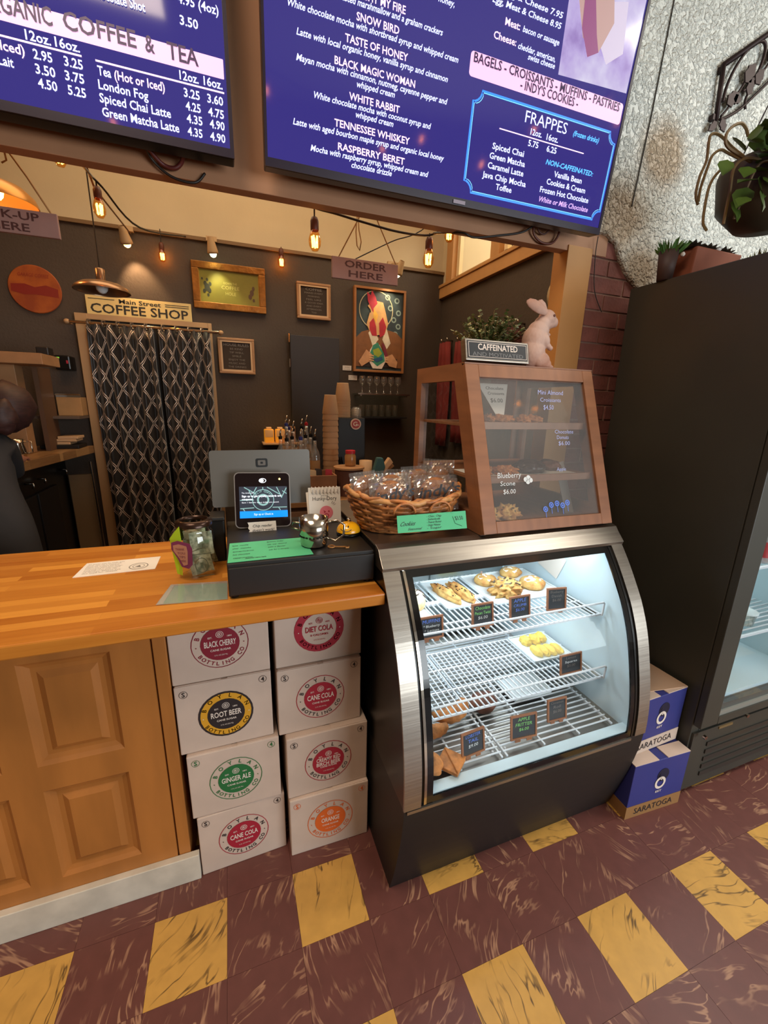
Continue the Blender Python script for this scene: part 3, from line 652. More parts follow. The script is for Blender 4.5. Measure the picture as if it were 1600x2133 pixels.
# tip jar
J = (-.118,1.300,.980)
tj = root('tip_jar','clear square glass tip jar full of dollar bills','jar',J)
m = MB(Matrix.Translation(J)); 
prof = [(.046,.0),(.052,.006),(.054,.03),(.055,.12),(.050,.14),(.046,.148),(.050,.155),(.050,.160)]
m.lathe(prof,28,cap=False); m.lathe([(0,.002),(.046,.002)],28,cap=False); part(m,'glass_body',glass_mat('jar_glass',(.92,.93,.9),.10,.03),tj,smooth=True)
m = MB(Matrix.Translation(J)); m.lathe([(.0515,.158),(.0515,.170),(.040,.176),(.038,.176),(.038,.165)],28,cap=False); part(m,'rim',mat('jar_rim',(60,40,30),.25,.6),tj,smooth=True)
def bill(o, r_, u_, w_=.066, h_=.10, cv=.2):
    m = MB(frame(o, r_, u_)); nx=6
    vs_=[];fs_=[]
    for i in range(nx+1):
        for j in range(2):
            x=-w_/2+w_*i/nx; vs_.append((x,(j-.5)*h_,.006*sin(i*1.1+cv*7)))
    for i in range(nx): fs_.append((i*2,i*2+2,i*2+3,i*2+1))
    m.add(vs_,fs_); return m
for k,(dx,dz,a,tl) in enumerate(((.012,.052,78,0),(.018,.104,20,.4),(-.004,.075,-30,.2),(.02,.06,110,.1),(.0,.10,60,-.3))):
    m = bill((J[0]+dx,J[1]-.034+.016*k,J[2]+dz),(cos(R(a*.12)),.1,sin(R(a*.12))),(-sin(R(a*.12))*.5+tl*.3,.05,1),.062,.072,k*.3); part(m,'dollar_bill',M_bill,tj)
m = MB(frame((J[0]+.016,J[1]-.0365,J[2]+.045),(1,0,.04),(-.04,0,1))@Matrix.Translation((0,0,.010))); m.disc(0,0,.018,ry=.024,r_in=.016); m.text('1',0,-.008,.008,.016,center=True,bold=True); m.box((-.028,-.034,0),(.03,-.032,.0005)); m.box((-.028,.034,0),(.03,.036,.0005)); part(m,'bill_print',mat('bill_green_ink',(86,92,70),.7),tj)
m = MB(frame((J[0]-.046,J[1]-.030,J[2]+.09),(.75,-.65,0),(-.10,0,1))); m.prism([(-.016,-.075),(.004,-.078),(.020,.03),(.020,.078),(-.002,.058),(-.024,.035)],0,.0006); part(m,'lime_slip',M_lime,tj)
m = MB(frame((J[0]-.030,J[1]-.052,J[2]+.085),(.92,-.35,0),(0,-.05,1))); m.prism([(-.030,.036),(-.012,.042),(.022,.034),(.028,.018),(.024,-.030),(.012,-.044),(-.008,-.038),(-.018,-.010),(-.032,.016)],0,.0012); part(m,'purple_tag',M_purple,tj)
m = MB(frame((J[0]-.030,J[1]-.0536,J[2]+.085),(.92,-.35,0),(0,-.05,1))); m.prism([(-.026,.028),(-.010,.032),(.012,.026),(.014,.010),(.010,-.030),(-.002,-.034),(-.012,-.010),(-.026,.012)],0,.0012); part(m,'tag_face',mat('tag_tan',(170,116,92),.6),tj)
m = MB(frame((J[0]-.030,J[1]-.0552,J[2]+.085),(.92,-.35,0),(0,-.05,1))@Matrix.Translation((0,0,.0008)))
for k in range(4): m.text(['THANK','YOU','TIPS','HERE'][k],-.020+.004*k,.014-.012*k,.026-.004*k,.007)
part(m,'tag_lettering',mat('tag_ink',(120,60,66),.6),tj)
# small black box next to the jar
cr_ = root('card_reader_box','small black glossy box between the tip jar and the cash drawer','box',(-.050,1.42,.980))
m = MB(); m.box((-.078,1.39,.980),(-.036,1.47,1.120)); part(m,'body',M_black,cr_,bevel=.004)
m = MB(); m.box((-.080,1.385,1.120),(-.034,1.475,1.132)); part(m,'lid',M_blackm,cr_,bevel=.003)
# papers on the counter
pp = root('printed_sheet','white printed sheet lying on the worktop left of the tip jar','paper',(-.36,1.43,.980))
m = MB(); Q=[(-.462,1.372),(-.247,1.380),(-.246,1.492),(-.455,1.487)]; m.prism(Q,.9803,.9812); part(m,'sheet',M_paper,pp)
m = MB(frame((-.462,1.372,.9816),(1,.035,0),(0,1,0)))
for k in range(8): m.text(['All drinks may be made with','whole, skim, oat or almond milk.','Please tell us about allergies','before you place your order.','Consuming raw or under cooked','food may raise your risk','of illness. Please ask','the staff for details.'][k],.018,.094-.011*k,.10-.006*(k%3),.0055)
m.disc(.165,.040,.027,r_in=.0245,ry=.027); m.disc(.165,.040,.017,r_in=.0155); m.poly([(.155,.036),(.172,.030),(.168,.048)]); part(m,'print',M_fade,pp)
gm = root('green_menu_sleeve','green menu in a glossy clear sleeve at the worktop edge','menu',(-.12,1.17,.980))
m = MB(); m.prism([(-.192,1.118),(-.036,1.100),(-.036,1.205),(-.176,1.226)],.9804,.9812); part(m,'green_sheet',M_green,gm)
m = MB(); m.prism([(-.206,1.118),(-.192,1.117),(-.178,1.228),(-.186,1.232)],.9812,.9818); part(m,'white_edge',M_paper,gm)
m = MB(); m.prism([(-.208,1.112),(-.034,1.094),(-.034,1.216),(-.186,1.236)],.9822,.9828); part(m,'clear_sleeve',M_filmy,gm)
# ================================================================ REFRIGERATED DISPLAY CASE
PROF = [(.905,0),(.875,.10),(.845,.23),(.828,.33),(.822,.405),(.826,.50),(.838,.58),(.856,.66),(.884,.76),(.922,.85),(.957,.91),(1.003,.98),(1.044,1.035)]
def prof_y(z):
    for (y0,z0),(y1,z1) in zip(PROF,PROF[1:]):
        if z <= z1: return y0+(y1-y0)*(z-z0)/(z1-z0)
    return PROF[-1][0]
def smooth_prof(z0,z1,n=26):
    # Catmull-Rom through PROF by z
    zs_ = [p[1] for p in PROF]; ys = [p[0] for p in PROF]; out = []
    for k in range(n+1):
        z = z0+(z1-z0)*k/n; i = max(j for j in range(len(zs_)-1) if zs_[j] <= z+1e-9); i = min(i,len(zs_)-2)
        t = (z-zs_[i])/(zs_[i+1]-zs_[i]); p1,p2 = ys[i],ys[i+1]
        m1 = (p2-ys[max(0,i-1)])/(zs_[i+1]-zs_[max(0,i-1)])*(zs_[i+1]-zs_[i]); m2 = (ys[min(len(ys)-1,i+2)]-p1)/(zs_[min(len(ys)-1,i+2)]-zs_[i])*(zs_[i+1]-zs_[i])
        h = t*t; q = h*t; out.append(((2*q-3*h+1)*p1+(q-2*h+t)*m1+(-2*q+3*h)*p2+(q-h)*m2, z))
    return out
def sheet(mb, x0, x1, z0, z1, off0, off1, n=26):
    """curved sheet following the profile between two forward offsets"""
    P = smooth_prof(z0,z1,n); out = [(y-off1,z) for y,z in P]+[(y-off0,z) for y,z in reversed(P)]
    N_ = len(P)
    vs_ = [(x0,y,z) for y,z in out]+[(x1,y,z) for y,z in out]; T=2*N_
    fs_ = []
    for i in range(T): fs_.append((i,(i+1)%T,(i+1)%T+T,i+T))
    for i in range(N_-1): fs_.append((i,T-1-i,T-2-i,i+1)); fs_.append((i+T,i+1+T,T-2-i+T,T-1-i+T))
    mb.add(vs_, fs_); return mb
dc = root('display_case','curved glass refrigerated pastry case with stainless frame and black base','display case',(.84,1.2,0))
m = MB(); P = smooth_prof(0,.405,10); m.extrude_x(P+[(1.66,.405),(1.66,0)],.387,1.298); part(m,'base_cabinet',M_blackm,dc)
m = MB(); sheet(m,.395,1.235,.392,.402,.0,.004,2); part(m,'base_trim',M_steel,dc)
for (a,b) in ((.385,.437),(1.250,1.300)):
    m = MB(); sheet(m,a,b,.405,1.036,-.004,.003); part(m,'steel_band',M_steel,dc,smooth=False)
for (a,b) in ((.437,.446),(1.241,1.250)):
    m = MB(); sheet(m,a,b,.405,1.03,-.02,-.004); part(m,'gasket',M_black,dc)
for (a,b) in ((.446,.454),(1.233,1.241)):
    m = MB(); sheet(m,a,b,.408,1.028,-.004,.0015); part(m,'glazing_bead',M_steel2 if a<.8 else M_black,dc)
for (a,b) in ((.454,.474),(1.214,1.233)):
    m = MB(); sheet(m,a,b,.408,1.030,-.006,.0); part(m,'glass_border',M_blackglass,dc)
m = MB(); sheet(m,.474,1.214,1.010,1.034,-.006,.0,3); part(m,'glass_border',M_blackglass,dc)
m = MB(); sheet(m,.474,1.214,.405,.428,-.006,.0,3); part(m,'glass_border',M_blackglass,dc)
m = MB(); sheet(m,.474,1.214,.428,1.010,-.005,-.0005,22); part(m,'curved_glass',M_glass,dc,smooth=False)
# end walls with the same profile
def endwall(x0,x1,mt,name):
    P = smooth_prof(.405,1.03,20); m = MB(); m.extrude_x([(y+.005,z) for y,z in P]+[(1.62,1.03),(1.62,.405)],x0,x1); part(m,name,mt,dc)
endwall(.386,.400,M_black,'end_wall_outer'); endwall(.4005,.412,M_inner,'end_wall_liner'); endwall(1.236,1.248,M_inner,'end_wall_liner'); endwall(1.2485,1.299,M_black,'end_wall_outer')
m = MB(); m.box((.412,.86,.405),(1.236,1.60,.418)); part(m,'case_floor',M_steel,dc)
m = MB(); m.box((.412,.828,.405),(1.236,.862,.432)); part(m,'front_sill',M_inner,dc)
m = MB(); m.box((.412,1.60,.405),(1.236,1.62,1.03)); part(m,'rear_wall',M_inner,dc)
for x0,x1,y in ((.44,.83,1.590),(.82,1.21,1.580)):
    m = MB(); m.box((x0,y,.43),(x1,y+.006,1.0)); part(m,'sliding_door',mat('mirror_door',(150,160,160),.15,.6),dc)
m = MB(); m.box((.387,1.10,1.030),(1.298,1.66,1.092)); m.box((.412,1.05,1.030),(1.236,1.10,1.045)); part(m,'top_box',M_blackm,dc)
m = MB(); m.extrude_x([(1.037,1.030),(1.033,1.042),(1.062,1.072),(1.074,1.0875),(1.10,1.095),(1.68,1.095),(1.68,1.09),(1.10,1.088),(1.10,1.03)],.383,1.302); part(m,'steel_top',M_steel,dc,bevel=.001)
m = MB(); m.box((.43,1.075,1.012),(1.22,1.095,1.028)); part(m,'light_tube',M_led,dc)
m = MB(); m.box((.43,1.30,.752),(1.22,1.31,.762)); part(m,'light_tube',M_led,dc)
area('case_light',(.83,1.16,1.02),(R(12),0,0),.74,2.9,(.88,.96,1.0),.14)
area('case_light',(.83,1.30,.745),(R(0),0,0),.74,1.1,(.88,.96,1.0),.1)
# wire shelves
def wire_shelf(zf, yf, yb, lab):
    sh = root('wire_shelf',lab,'shelf',(.83,yf,zf),0)
    m = MB(); x = .432
    while x < 1.222: m.bar((x,yf,zf),(x,yb,zf),.0038,.0038); x += .0205
    part(m,'rods',M_wire,sh,kind='stuff')
    for y in (yf+.004,yf+.11,yb-.20 if yb-yf>.35 else yb-.1,yb):
        m = MB(); m.bar((.425,y,zf-.004),(1.225,y,zf-.004),.006,.006); part(m,'cross_rod',M_wire,sh)
    m = MB(); m.tube([(.43,yf,zf-.008),(.43,yf-.002,zf+.04),(.437,yf-.004,zf+.046),(1.215,yf-.004,zf+.046),(1.221,yf-.002,zf+.04),(1.221,yf,zf-.008)],.0038,7); part(m,'front_rail',M_wire,sh)
    for x in (.427,1.219):
        m = MB(); m.box((x-.004,yf+.02,zf-.022),(x+.004,yb,zf-.006)); part(m,'bracket',M_steel2,sh)
    return sh
wire_shelf(.785,1.003,1.45,'upper white wire shelf in the pastry case, with trays of scones')
wire_shelf(.560,.952,1.27,'lower white wire shelf in the pastry case, nearly empty')
for i,(x0,x1,lab) in enumerate(((.44,.745,'left white wire rack on the floor of the pastry case, under the croissants'),(.752,1.20,'right white wire rack on the floor of the pastry case, under the fritter sign'))):
    rk = root('floor_rack',lab,'rack',((x0+x1)/2,.87,.418))
    m = MB(); y = .885
    while y < 1.50: m.bar((x0,y,.4375),(x1,y,.4375),.0038,.0038); y += .0215
    part(m,'rods',M_wire,rk,kind='stuff')
    n = 3 if i==0 else 4
    for k in range(n):
        x = x0+.006+(x1-x0-.012)*k/(n-1); m = MB(); m.bar((x,.868,.432),(x,1.50,.432),.006,.006); part(m,'runner',M_wire,rk)
    for x in (x0+.02,x1-.02):
        for y in (.90,1.46): m = MB(); m.cyl((x,y,.418),(x,y,.431),.004,6); part(m,'foot',M_wire,rk)
# trays
def tray(x0,x1,y0,y1,z,lab,h=.008):
    m = MB(); 
    m.box((x0,y0,z),(x1,y1,z+.002)); m.box((x0,y0,z+.002),(x1,y0+.004,z+h)); m.box((x0,y1-.004,z+.002),(x1,y1,z+h)); m.box((x0,y0,z+.002),(x0+.004,y1,z+h)); m.box((x1-.004,y0,z+.002),(x1,y1,z+h))
    return single(m,'tray',M_white,lab,'tray',((x0+x1)/2,(y0+y1)/2,z),group=None,bevel=.001)
T1=.7872; T2=.5622; T3=.4396
tray(.690,.835,1.185,1.43,T1,'white tray under the two long nut scones on the upper shelf')
tray(.880,1.205,1.165,1.43,T1,'wide white tray under the sugared buns on the upper shelf')
tray(.47,.62,1.14,1.40,T1,'white tray under the glazed muffin at the left of the upper shelf')
tray(1.03,1.205,1.09,1.265,T2,'white tray of yellow fruit pastries on the lower wire shelf')
tray(.93,1.10,1.06,1.20,T3,'white tray lying at the back of the right floor rack')
def food(name,c,r,mt,lab,cat,amp=.12,freq=6,seed=0,flat=-.6,extra=None,z=None,group=None,rz=0):
    q = root(name,lab,cat,(c[0],c[1],c[2]),rz,group)
    m = MB(); m.blob((0,0,r[2]*.62),r,amp,freq,4,seed,flat=-r[2]*.6); part(m,'crumb',mt,q,local=True,smooth=True)
    if extra: extra(q,r)
    return q
def specks(mt, n, seed):
    def f(q,r):
        rr = random.Random(seed); m = MB()
        for k in range(n):
            a = rr.uniform(0,2*pi); t = math.sqrt(rr.random())*.85; x=t*cos(a);y=t*sin(a)
            z = math.sqrt(max(0,1-x*x-y*y)); m.blob((x*r[0],y*r[1],r[2]*(.62+z*.98)),(.0035,.0035,.002),.1,3,1,k)
        part(m,'nut_pieces',mt,q,local=True,kind='stuff')
    return f
food('nut_scone',(.736,1.285,T1+.002),(.022,.084,.022),M_scone,'long nut scone, left of the pair on the upper shelf','pastry',.14,5,1,extra=specks(M_dark_choc,26,1),rz=R(12))
food('nut_scone',(.795,1.275,T1+.002),(.022,.084,.024),M_scone,'long nut scone, right of the pair on the upper shelf','pastry',.14,5,2,extra=specks(M_dark_choc,26,2),rz=R(8))
def dust(q,r):
    m = MB(); m.blob((0,0,r[2]*.80),(r[0]*.84,r[1]*.84,r[2]*.86),.12,6,3,9,flat=-r[2]*.2); part(m,'powdered_sugar',mat('icing_sugar',(246,240,226),.9,bump=.3,scale=90),q,local=True,smooth=True)
food('sugared_bun',(.950,1.345,T1+.002),(.046,.044,.024),M_scone,'sugar dusted bun at the back left of the wide tray','pastry',.06,3,3,extra=dust)
food('sugared_bun',(1.105,1.385,T1+.002),(.050,.040,.024),M_scone,'sugar dusted bun at the back right of the wide tray','pastry',.06,3,4,extra=dust)
food('sugared_bun',(1.120,1.262,T1+.002),(.052,.050,.026),M_scone,'sugar dusted bun at the front right of the wide tray','pastry',.05,3,5,extra=dust)
def drizzle(q,r):
    for k in range(3):
        m = MB(); m.tube([(r[0]*(-.8+1.6*t/8), r[1]*(-.5+.5*k)+.006*sin(t*1.4), r[2]*(.75+.85*math.sqrt(max(0,1-(-.8+1.6*t/8)**2*.8-(-.5+.5*k)**2)))) for t in range(9)],.0026,6); part(m,'drizzle',M_dark_choc,q,local=True)
food('flaky_twist',(.972,1.235,T1+.002),(.056,.044,.038),M_scone,'tall flaky golden pastry with dark filling at the front of the wide tray','pastry',.34,9,6,extra=drizzle)
food('glazed_muffin',(.585,1.235,T1+.002),(.036,.036,.042),M_sugar,'glazed muffin cut by the left edge of the case glass','pastry',.08,4,7,extra=drizzle)
for k,(x,y) in enumerate(((1.062,1.14),(1.092,1.136),(1.122,1.132),(1.152,1.130))):
    food('yellow_pastry',(x+.012,y,T2+.002),(.016,.034,.016),M_lemon,'bright yellow pastry in the front row of its tray, %s from the left'%['first','second','third','fourth'][k],'pastry',.10,4,8+k,group='yellow pastries on the lower shelf')
for k,(x,y) in enumerate(((1.08,1.215),(1.12,1.21),(1.155,1.215))):
    food('yellow_pastry',(x,y,T2+.002),(.022,.028,.018),M_lemon,'bright yellow pastry in the back row of its tray, %s from the left'%['first','second','third'][k],'pastry',.14,4,18+k,group='yellow pastries in the back row')
# floor of the case
def croissant(c, s, lab, rz, mt=M_bake, seed=0):
    q = root('croissant',lab,'pastry',c,rz); m = MB(); pts=[];rad=[]
    for k in range(19):
        a = R(-100+200*k/18); pts.append((s*1.0*sin(a), s*.55*(1-cos(a)), s*.36)); t=abs(k-9)/9; rad.append(s*(.40*(1-t**1.8)+.07)*(1.0 if k%2 else .90))
    m.tube(pts,.01,14,radii=rad); part(m,'crumb',mt,q,local=True,smooth=True); return q
croissant((.665,1.045,T3+.012),.066,'large brown croissant at the back of the left floor rack',R(15))
croissant((.560,1.000,T3+.010),.050,'brown croissant in front of the larger one, left floor rack',R(-10),seed=2)
croissant((.470,.975,T3+.008),.034,'small drizzled croissant behind the left glass edge of the case',R(70))
food('chocolate_bread',(.800,1.075,T3),(.052,.042,.034),M_choc,'dark brown round bread at the back middle of the case floor','pastry',.08,3,31)
m = MB(); M_ = Matrix.Translation((.568,.893,T3))@Matrix.Rotation(R(40),4,'Z')
m.prism([(-.036,-.036),(.036,-.036),(.036,.036),(-.036,.036)],0,.012,M_); m.prism([(-.036,-.036),(.036,-.036),(.036,.036)],.012,.017,M_)
single(m,'puff_square',M_bake,'flat square puff pastry lying near the front left of the case floor','pastry',(.568,.893,T3),bevel=.004)
food('iced_bun',(.505,.905,T3),(.034,.044,.024),M_bake,'bun with white icing stripes behind the square puff pastry','pastry',.1,4,33,extra=lambda q,r: [part(MB().tube([(-.03+.06*t/6,-.03+.02*k,r[2]*(.7+.9*math.sqrt(max(0,1-((t-3)/3.6)**2-((k-1.5)/2.2)**2)))) for t in range(7)],.002,5) or None,'icing',M_sugar,q,local=True) for k in range(0)])
# paper tag sheets standing inside at the left and right ends
m = MB(); m.prism([(-.07,0),(.05,-.01),(.075,.09),(-.02,.13)],0,.0008,frame((1.233,1.30,.83),(0,-1,-.15),(.0,-.2,1))); single(m,'paper_sheet',M_paper,'white sheet of paper leaning on the right inner wall of the case','paper',(1.23,1.3,.83))
m = MB(); m.prism([(-.06,0),(.06,0),(.075,.12),(-.05,.14)],0,.0008,frame((.86,1.47,.80),(1,0,0),(0,.4,1))); single(m,'paper_liner',M_paper,'white paper liner standing behind the sugared buns','paper',(.86,1.47,.80))
# little chalk signs
def mini_sign(x, y, z, w_, h_, lab, lines, rz=0, lean=.18):
    r = root('chalk_sign',lab,'sign',(x,y,z),rz)
    f = frame((0,0,h_/2+.008),(1,0,0),(0,lean,1)); t = .006
    for (a,b) in (((-w_/2,-h_/2,-.004),(w_/2,-h_/2+t,.002)),((-w_/2,h_/2-t,-.004),(w_/2,h_/2,.002)),((-w_/2,-h_/2+t,-.004),(-w_/2+t,h_/2-t,.002)),((w_/2-t,-h_/2+t,-.004),(w_/2,h_/2-t,.002))):
        m = MB(f); m.box(a,b); part(m,'frame_rail',M_signwood,r,local=True)
    m = MB(f); m.box((-w_/2+t,-h_/2+t,-.003),(w_/2-t,h_/2-t,-.0005)); part(m,'slate',M_chalk,r,local=True)
    m = MB(f); m.box((-w_*.32,-h_/2-.010,-.003),(-w_*.12,-h_/2,.0)); m.M = f; part(m,'foot',M_signwood,r,local=True)
    m = MB(f); m.box((w_*.12,-h_/2-.010,-.003),(w_*.32,-h_/2,.0)); part(m,'foot',M_signwood,r,local=True)
    y_ = h_/2-t-.004
    for tx,mt,cp,wd in lines:
        y_ -= cp; m = MB(f@Matrix.Translation((0,0,.0004))); m.text(tx,0,y_,wd,cp,center=True,shear=.12); part(m,'chalk_lettering',mt,r,local=True); y_ -= .006
    return r
mini_sign(.548,1.030,T1,.082,.072,'chalk sign reading muffins at the left of the upper shelf',[('MUFFINS',M_chalkb,.011,.060),('* Blueberry',M_chalkw,.008,.056),('* Lemon',M_chalkw,.008,.05)])
mini_sign(.742,1.045,T1,.082,.080,'chalk sign in green letters, second on the upper shelf',[('Chocolate',M_chalkg,.011,.056),('Pecan Twist',M_chalkg,.010,.060),('$6.00',M_chalkw,.010,.036)])
mini_sign(.893,1.050,T1,.084,.082,'chalk sign reading apple crumb in blue, third on the upper shelf',[('APPLE',M_chalkb,.012,.050),('CRUMB',M_chalkb,.009,.052),('$6.00',M_chalkb,.010,.036)])
mini_sign(1.062,1.064,T1,.078,.082,'dim chalk sign at the right end of the upper shelf',[('Blueberry',M_fade,.009,.052),('Danish',M_fade,.009,.040),('$6.00',M_fade,.009,.034)],rz=R(-8))
mini_sign(1.105,.998,T2,.098,.074,'chalk sign standing alone on the lower wire shelf',[('Lemon',M_fade,.009,.044),('Squares',M_chalkw,.008,.054),('$5.00',M_fade,.009,.036)])
mini_sign(.648,.900,T3,.088,.080,'chalk sign with blue letters, front left on the case floor',[('LOBSTER',M_chalkb,.010,.056),('TAIL',M_chalkb,.011,.040),('$9.00',M_chalkw,.010,.036)],rz=R(6))
mini_sign(.842,.905,T3,.098,.082,'chalk sign reading apple fritter, front middle on the case floor',[('APPLE',M_chalkg,.011,.044),('FRITTER',M_chalkg,.011,.062),('$6.00',M_chalkg,.010,.036)],rz=R(-4))
mini_sign(1.005,.935,T3,.080,.080,'dim chalk sign, front right on the case floor',[('Cinnamon',M_fade,.009,.052),('Roll',M_fade,.010,.030),('$6.00',M_fade,.010,.034)],rz=R(-2))
mini_sign(1.150,1.19,.5642,.05,.012,'',[]) if False else None

# ================================================================ WOODEN BREAD BOX ON TOP
bbx = root('bread_box','wooden countertop bread box with a sloping glass front and two shelves','display box',(1.0,1.3,1.095),0)
XL,XR = .735,1.272; ZB,ZT = 1.0965,1.632; YF0,YF1,YBk = 1.065,1.262,1.635
def yf(z): return YF0+(YF1-YF0)*(z-ZB)/(ZT-ZB)
sl = frame(((XL+XR)/2,YF0,ZB),(1,0,0),(0,YF1-YF0,ZT-ZB)); LH = math.hypot(YF1-YF0,ZT-ZB); hw=(XR-XL)/2
for nm,a,b,mt in (('front_stile',(-hw,.0078,-.020),(-hw+.050,LH,0),M_wood),('front_stile',(hw-.046,.0078,-.020),(hw,LH,0),M_wood),('front_rail',(-hw+.050,.0078,-.020),(hw-.046,.046,0),M_woodx),('front_rail',(-hw+.050,LH-.043,-.020),(hw-.046,LH,0),M_woodx)):
    m = MB(sl); m.box(a,b); part(m,nm,mt,bbx,bevel=.0015)
m = MB(sl); m.box((-hw+.048,.044,-.012),(hw-.044,LH-.041,-.008)); part(m,'front_glass',M_glass2,bbx)
def side(x0,x1):
    w_=.045
    def P(*pts): return [(y,z) for y,z in pts]
    y_in = .021
    for nm,poly in (('side_stile',[(yf(ZB)+y_in,ZB),(yf(ZB)+y_in+.058,ZB),(yf(ZT)+y_in+.058,ZT),(yf(ZT)+y_in,ZT)]),
                    ('side_stile',[(YBk-.045,ZB),(YBk,ZB),(YBk,ZT),(YBk-.045,ZT)]),
                    ('side_rail',[(yf(ZB)+y_in+.058,ZB),(YBk-.045,ZB),(YBk-.045,ZB+.06),(yf(ZB+.06)+y_in+.058,ZB+.06)]),
                    ('side_rail',[(yf(ZT-.052)+y_in+.058,ZT-.052),(YBk-.045,ZT-.052),(YBk-.045,ZT),(yf(ZT)+y_in+.058,ZT)])):
        m = MB(); m.extrude_x(poly,x0,x1); part(m,nm,M_wood,bbx)
    m = MB(); m.extrude_x([(yf(ZB+.05)+y_in+.05,ZB+.05),(YBk-.04,ZB+.05),(YBk-.04,ZT-.05),(yf(ZT-.05)+y_in+.05,ZT-.05)],(x0+x1)/2-.002,(x0+x1)/2+.002); part(m,'side_glass',M_glass,bbx)
side(XL,XL+.020); side(XR-.020,XR)
m = MB(); m.box((XL,YF1,ZT),(XR,YBk,ZT+.004)); part(m,'top_panel',M_woodx,bbx)
m = MB(); m.box((XL+.02,YF0+.04,ZB),(XR-.02,YBk-.002,ZB+.016)); part(m,'floor_board',M_woodx,bbx)
for z in (1.262,1.435):
    m = MB(); m.box((XL+.021,yf(z)+.035,z-.006),(XR-.021,YBk-.03,z+.004)); m.box((XL+.021,yf(z)+.026,z-.012),(XR-.021,yf(z)+.036,z+.012)); part(m,'inner_shelf',M_woodx,bbx,bevel=.001)
m = MB(); m.box((XL+.02,YBk-.008,ZB),(XL+.05,YBk,ZT)); m.box((XR-.05,YBk-.008,ZB),(XR-.02,YBk,ZT)); m.box((1.0,YBk-.008,ZB),(1.03,YBk,ZT)); part(m,'rear_frame',M_wood,bbx)
# marker writing on the glass
L0 = MB(sl@Matrix.Translation((-(XL+XR)/2,0,-.0070)))
def scr(t,x,v,w_,c): L0.text(t,x,v,w_,c,shear=.15)
for a in (("Mini Almond",1.020,.478,.110,.016),("Croissants",1.026,.452,.090,.014),("$4.50",1.036,.424,.044,.016),("Chocolate",1.072,.338,.082,.013),("Donuts",1.078,.318,.052,.013),("$6.00",1.082,.296,.050,.014),("Apple",1.06,.205,.04,.012)): scr(*a)
part(L0,'marker_lettering',M_marker,bbx)
L0 = MB(sl@Matrix.Translation((-(XL+XR)/2,0,-.0070)))
for a in (("Blueberry",.815,.188,.092,.018),("Scone",.822,.162,.058,.015),("$6.00",.830,.135,.048,.015)): scr(*a)
for dx,dy in ((0,0),(.012,.006),(.008,-.008),(.020,-.003)): L0.disc(.925+dx,.180+dy,.0085,n=12)
part(L0,'marker_lettering',M_chalkw,bbx)
L0 = MB(sl@Matrix.Translation((-(XL+XR)/2,0,-.0070)))
for k,(x,y) in enumerate(((.992,.075),(1.018,.088),(1.043,.092),(1.066,.084),(1.088,.092))):
    L0.disc(x,y,.010,n=14,r_in=.006); L0.disc(x,y,.004,n=8); L0.poly([(x-.001,y-.030),(x+.001,y-.030),(x+.001,y-.010),(x-.001,y-.010)])
part(L0,'marker_flowers',M_chalkb,bbx,kind='stuff')
# cards and pastry inside the box
cd_ = root('price_sheet','white sheet with handwritten price behind the bread box glass','paper',(.925,1.35,1.44))
f = frame((.925,1.330,1.515),(1,0,0),(0,.5,1)); m = MB(f); m.prism([(-.075,.07),(.055,.07),(.005,-.075),(-.012,-.075)],0,.0008); part(m,'sheet',M_paper,cd_)
m = MB(f@Matrix.Translation((0,0,.0014))); m.text('Chocolate',-.045,.046,.076,.012,shear=.1); m.text('Croissants',-.040,.026,.070,.011,shear=.1); m.text('$6.00',-.034,-.004,.052,.016,shear=.1); part(m,'handwriting',M_ink,cd_)
ORD=['first','second','third','fourth','fifth','sixth']
def pile(n, x0,x1,y0,y1,z,lab,grp,mt,s,seed):
    rr = random.Random(seed)
    for k in range(n):
        x = x0+(x1-x0)*(k+.5)/n+rr.uniform(-.006,.006); y = rr.uniform(y0,y1)
        food('pastry_roll',(x,y,z),(s*rr.uniform(.8,1.1),s*1.4,s*.7),mt,lab+', '+ORD[k]+' from the left','pastry',.3,7,seed+k,group=grp,rz=rr.uniform(-.5,.5))
pile(6,.80,1.06,1.27,1.33,1.441,'flaky croissant on the bread box top shelf','croissants on the top shelf of the bread box',M_bake,.025,40)
pile(4,.80,.93,1.21,1.26,1.268,'flaky croissant on the bread box middle shelf','croissants on the middle shelf of the bread box',M_bake,.024,50)
food('glazed_bread',(1.02,1.24,1.268),(.066,.045,.028),M_dark_choc,'long dark glazed bread on the middle shelf of the bread box','pastry',.12,5,60)
food('glazed_bread',(1.145,1.28,1.268),(.045,.045,.024),M_choc,'smaller dark bread at the right of the middle shelf of the bread box','pastry',.12,5,61)
m = MB(); m.box((.775,1.168,1.2665),(1.20,1.36,1.2675)); single(m,'parchment',M_paper,'white parchment under the bread on the middle shelf of the bread box','paper',(1,1.2,1.267))
food('blueberry_scone',(.805,1.150,1.113),(.036,.036,.032),M_scone,'craggy blueberry scone, left of the pair behind the glass','pastry',.3,8,62,extra=specks(M_dark_choc,14,5))
food('blueberry_scone',(.885,1.160,1.113),(.042,.040,.034),M_scone,'craggy blueberry scone, right of the pair behind the glass','pastry',.3,8,63,extra=specks(M_dark_choc,16,6))
m = MB(); m.prism([(-.02,0),(.02,0),(.0,.20),(-.04,.19)],0,.0008,frame((1.19,1.19,1.114),(1,0,.0),(-.30,.35,1))); single(m,'price_card',mat('grey_card',(150,140,132),.6),'grey card leaning in the lower right of the bread box','card',(1.2,1.2,1.113))

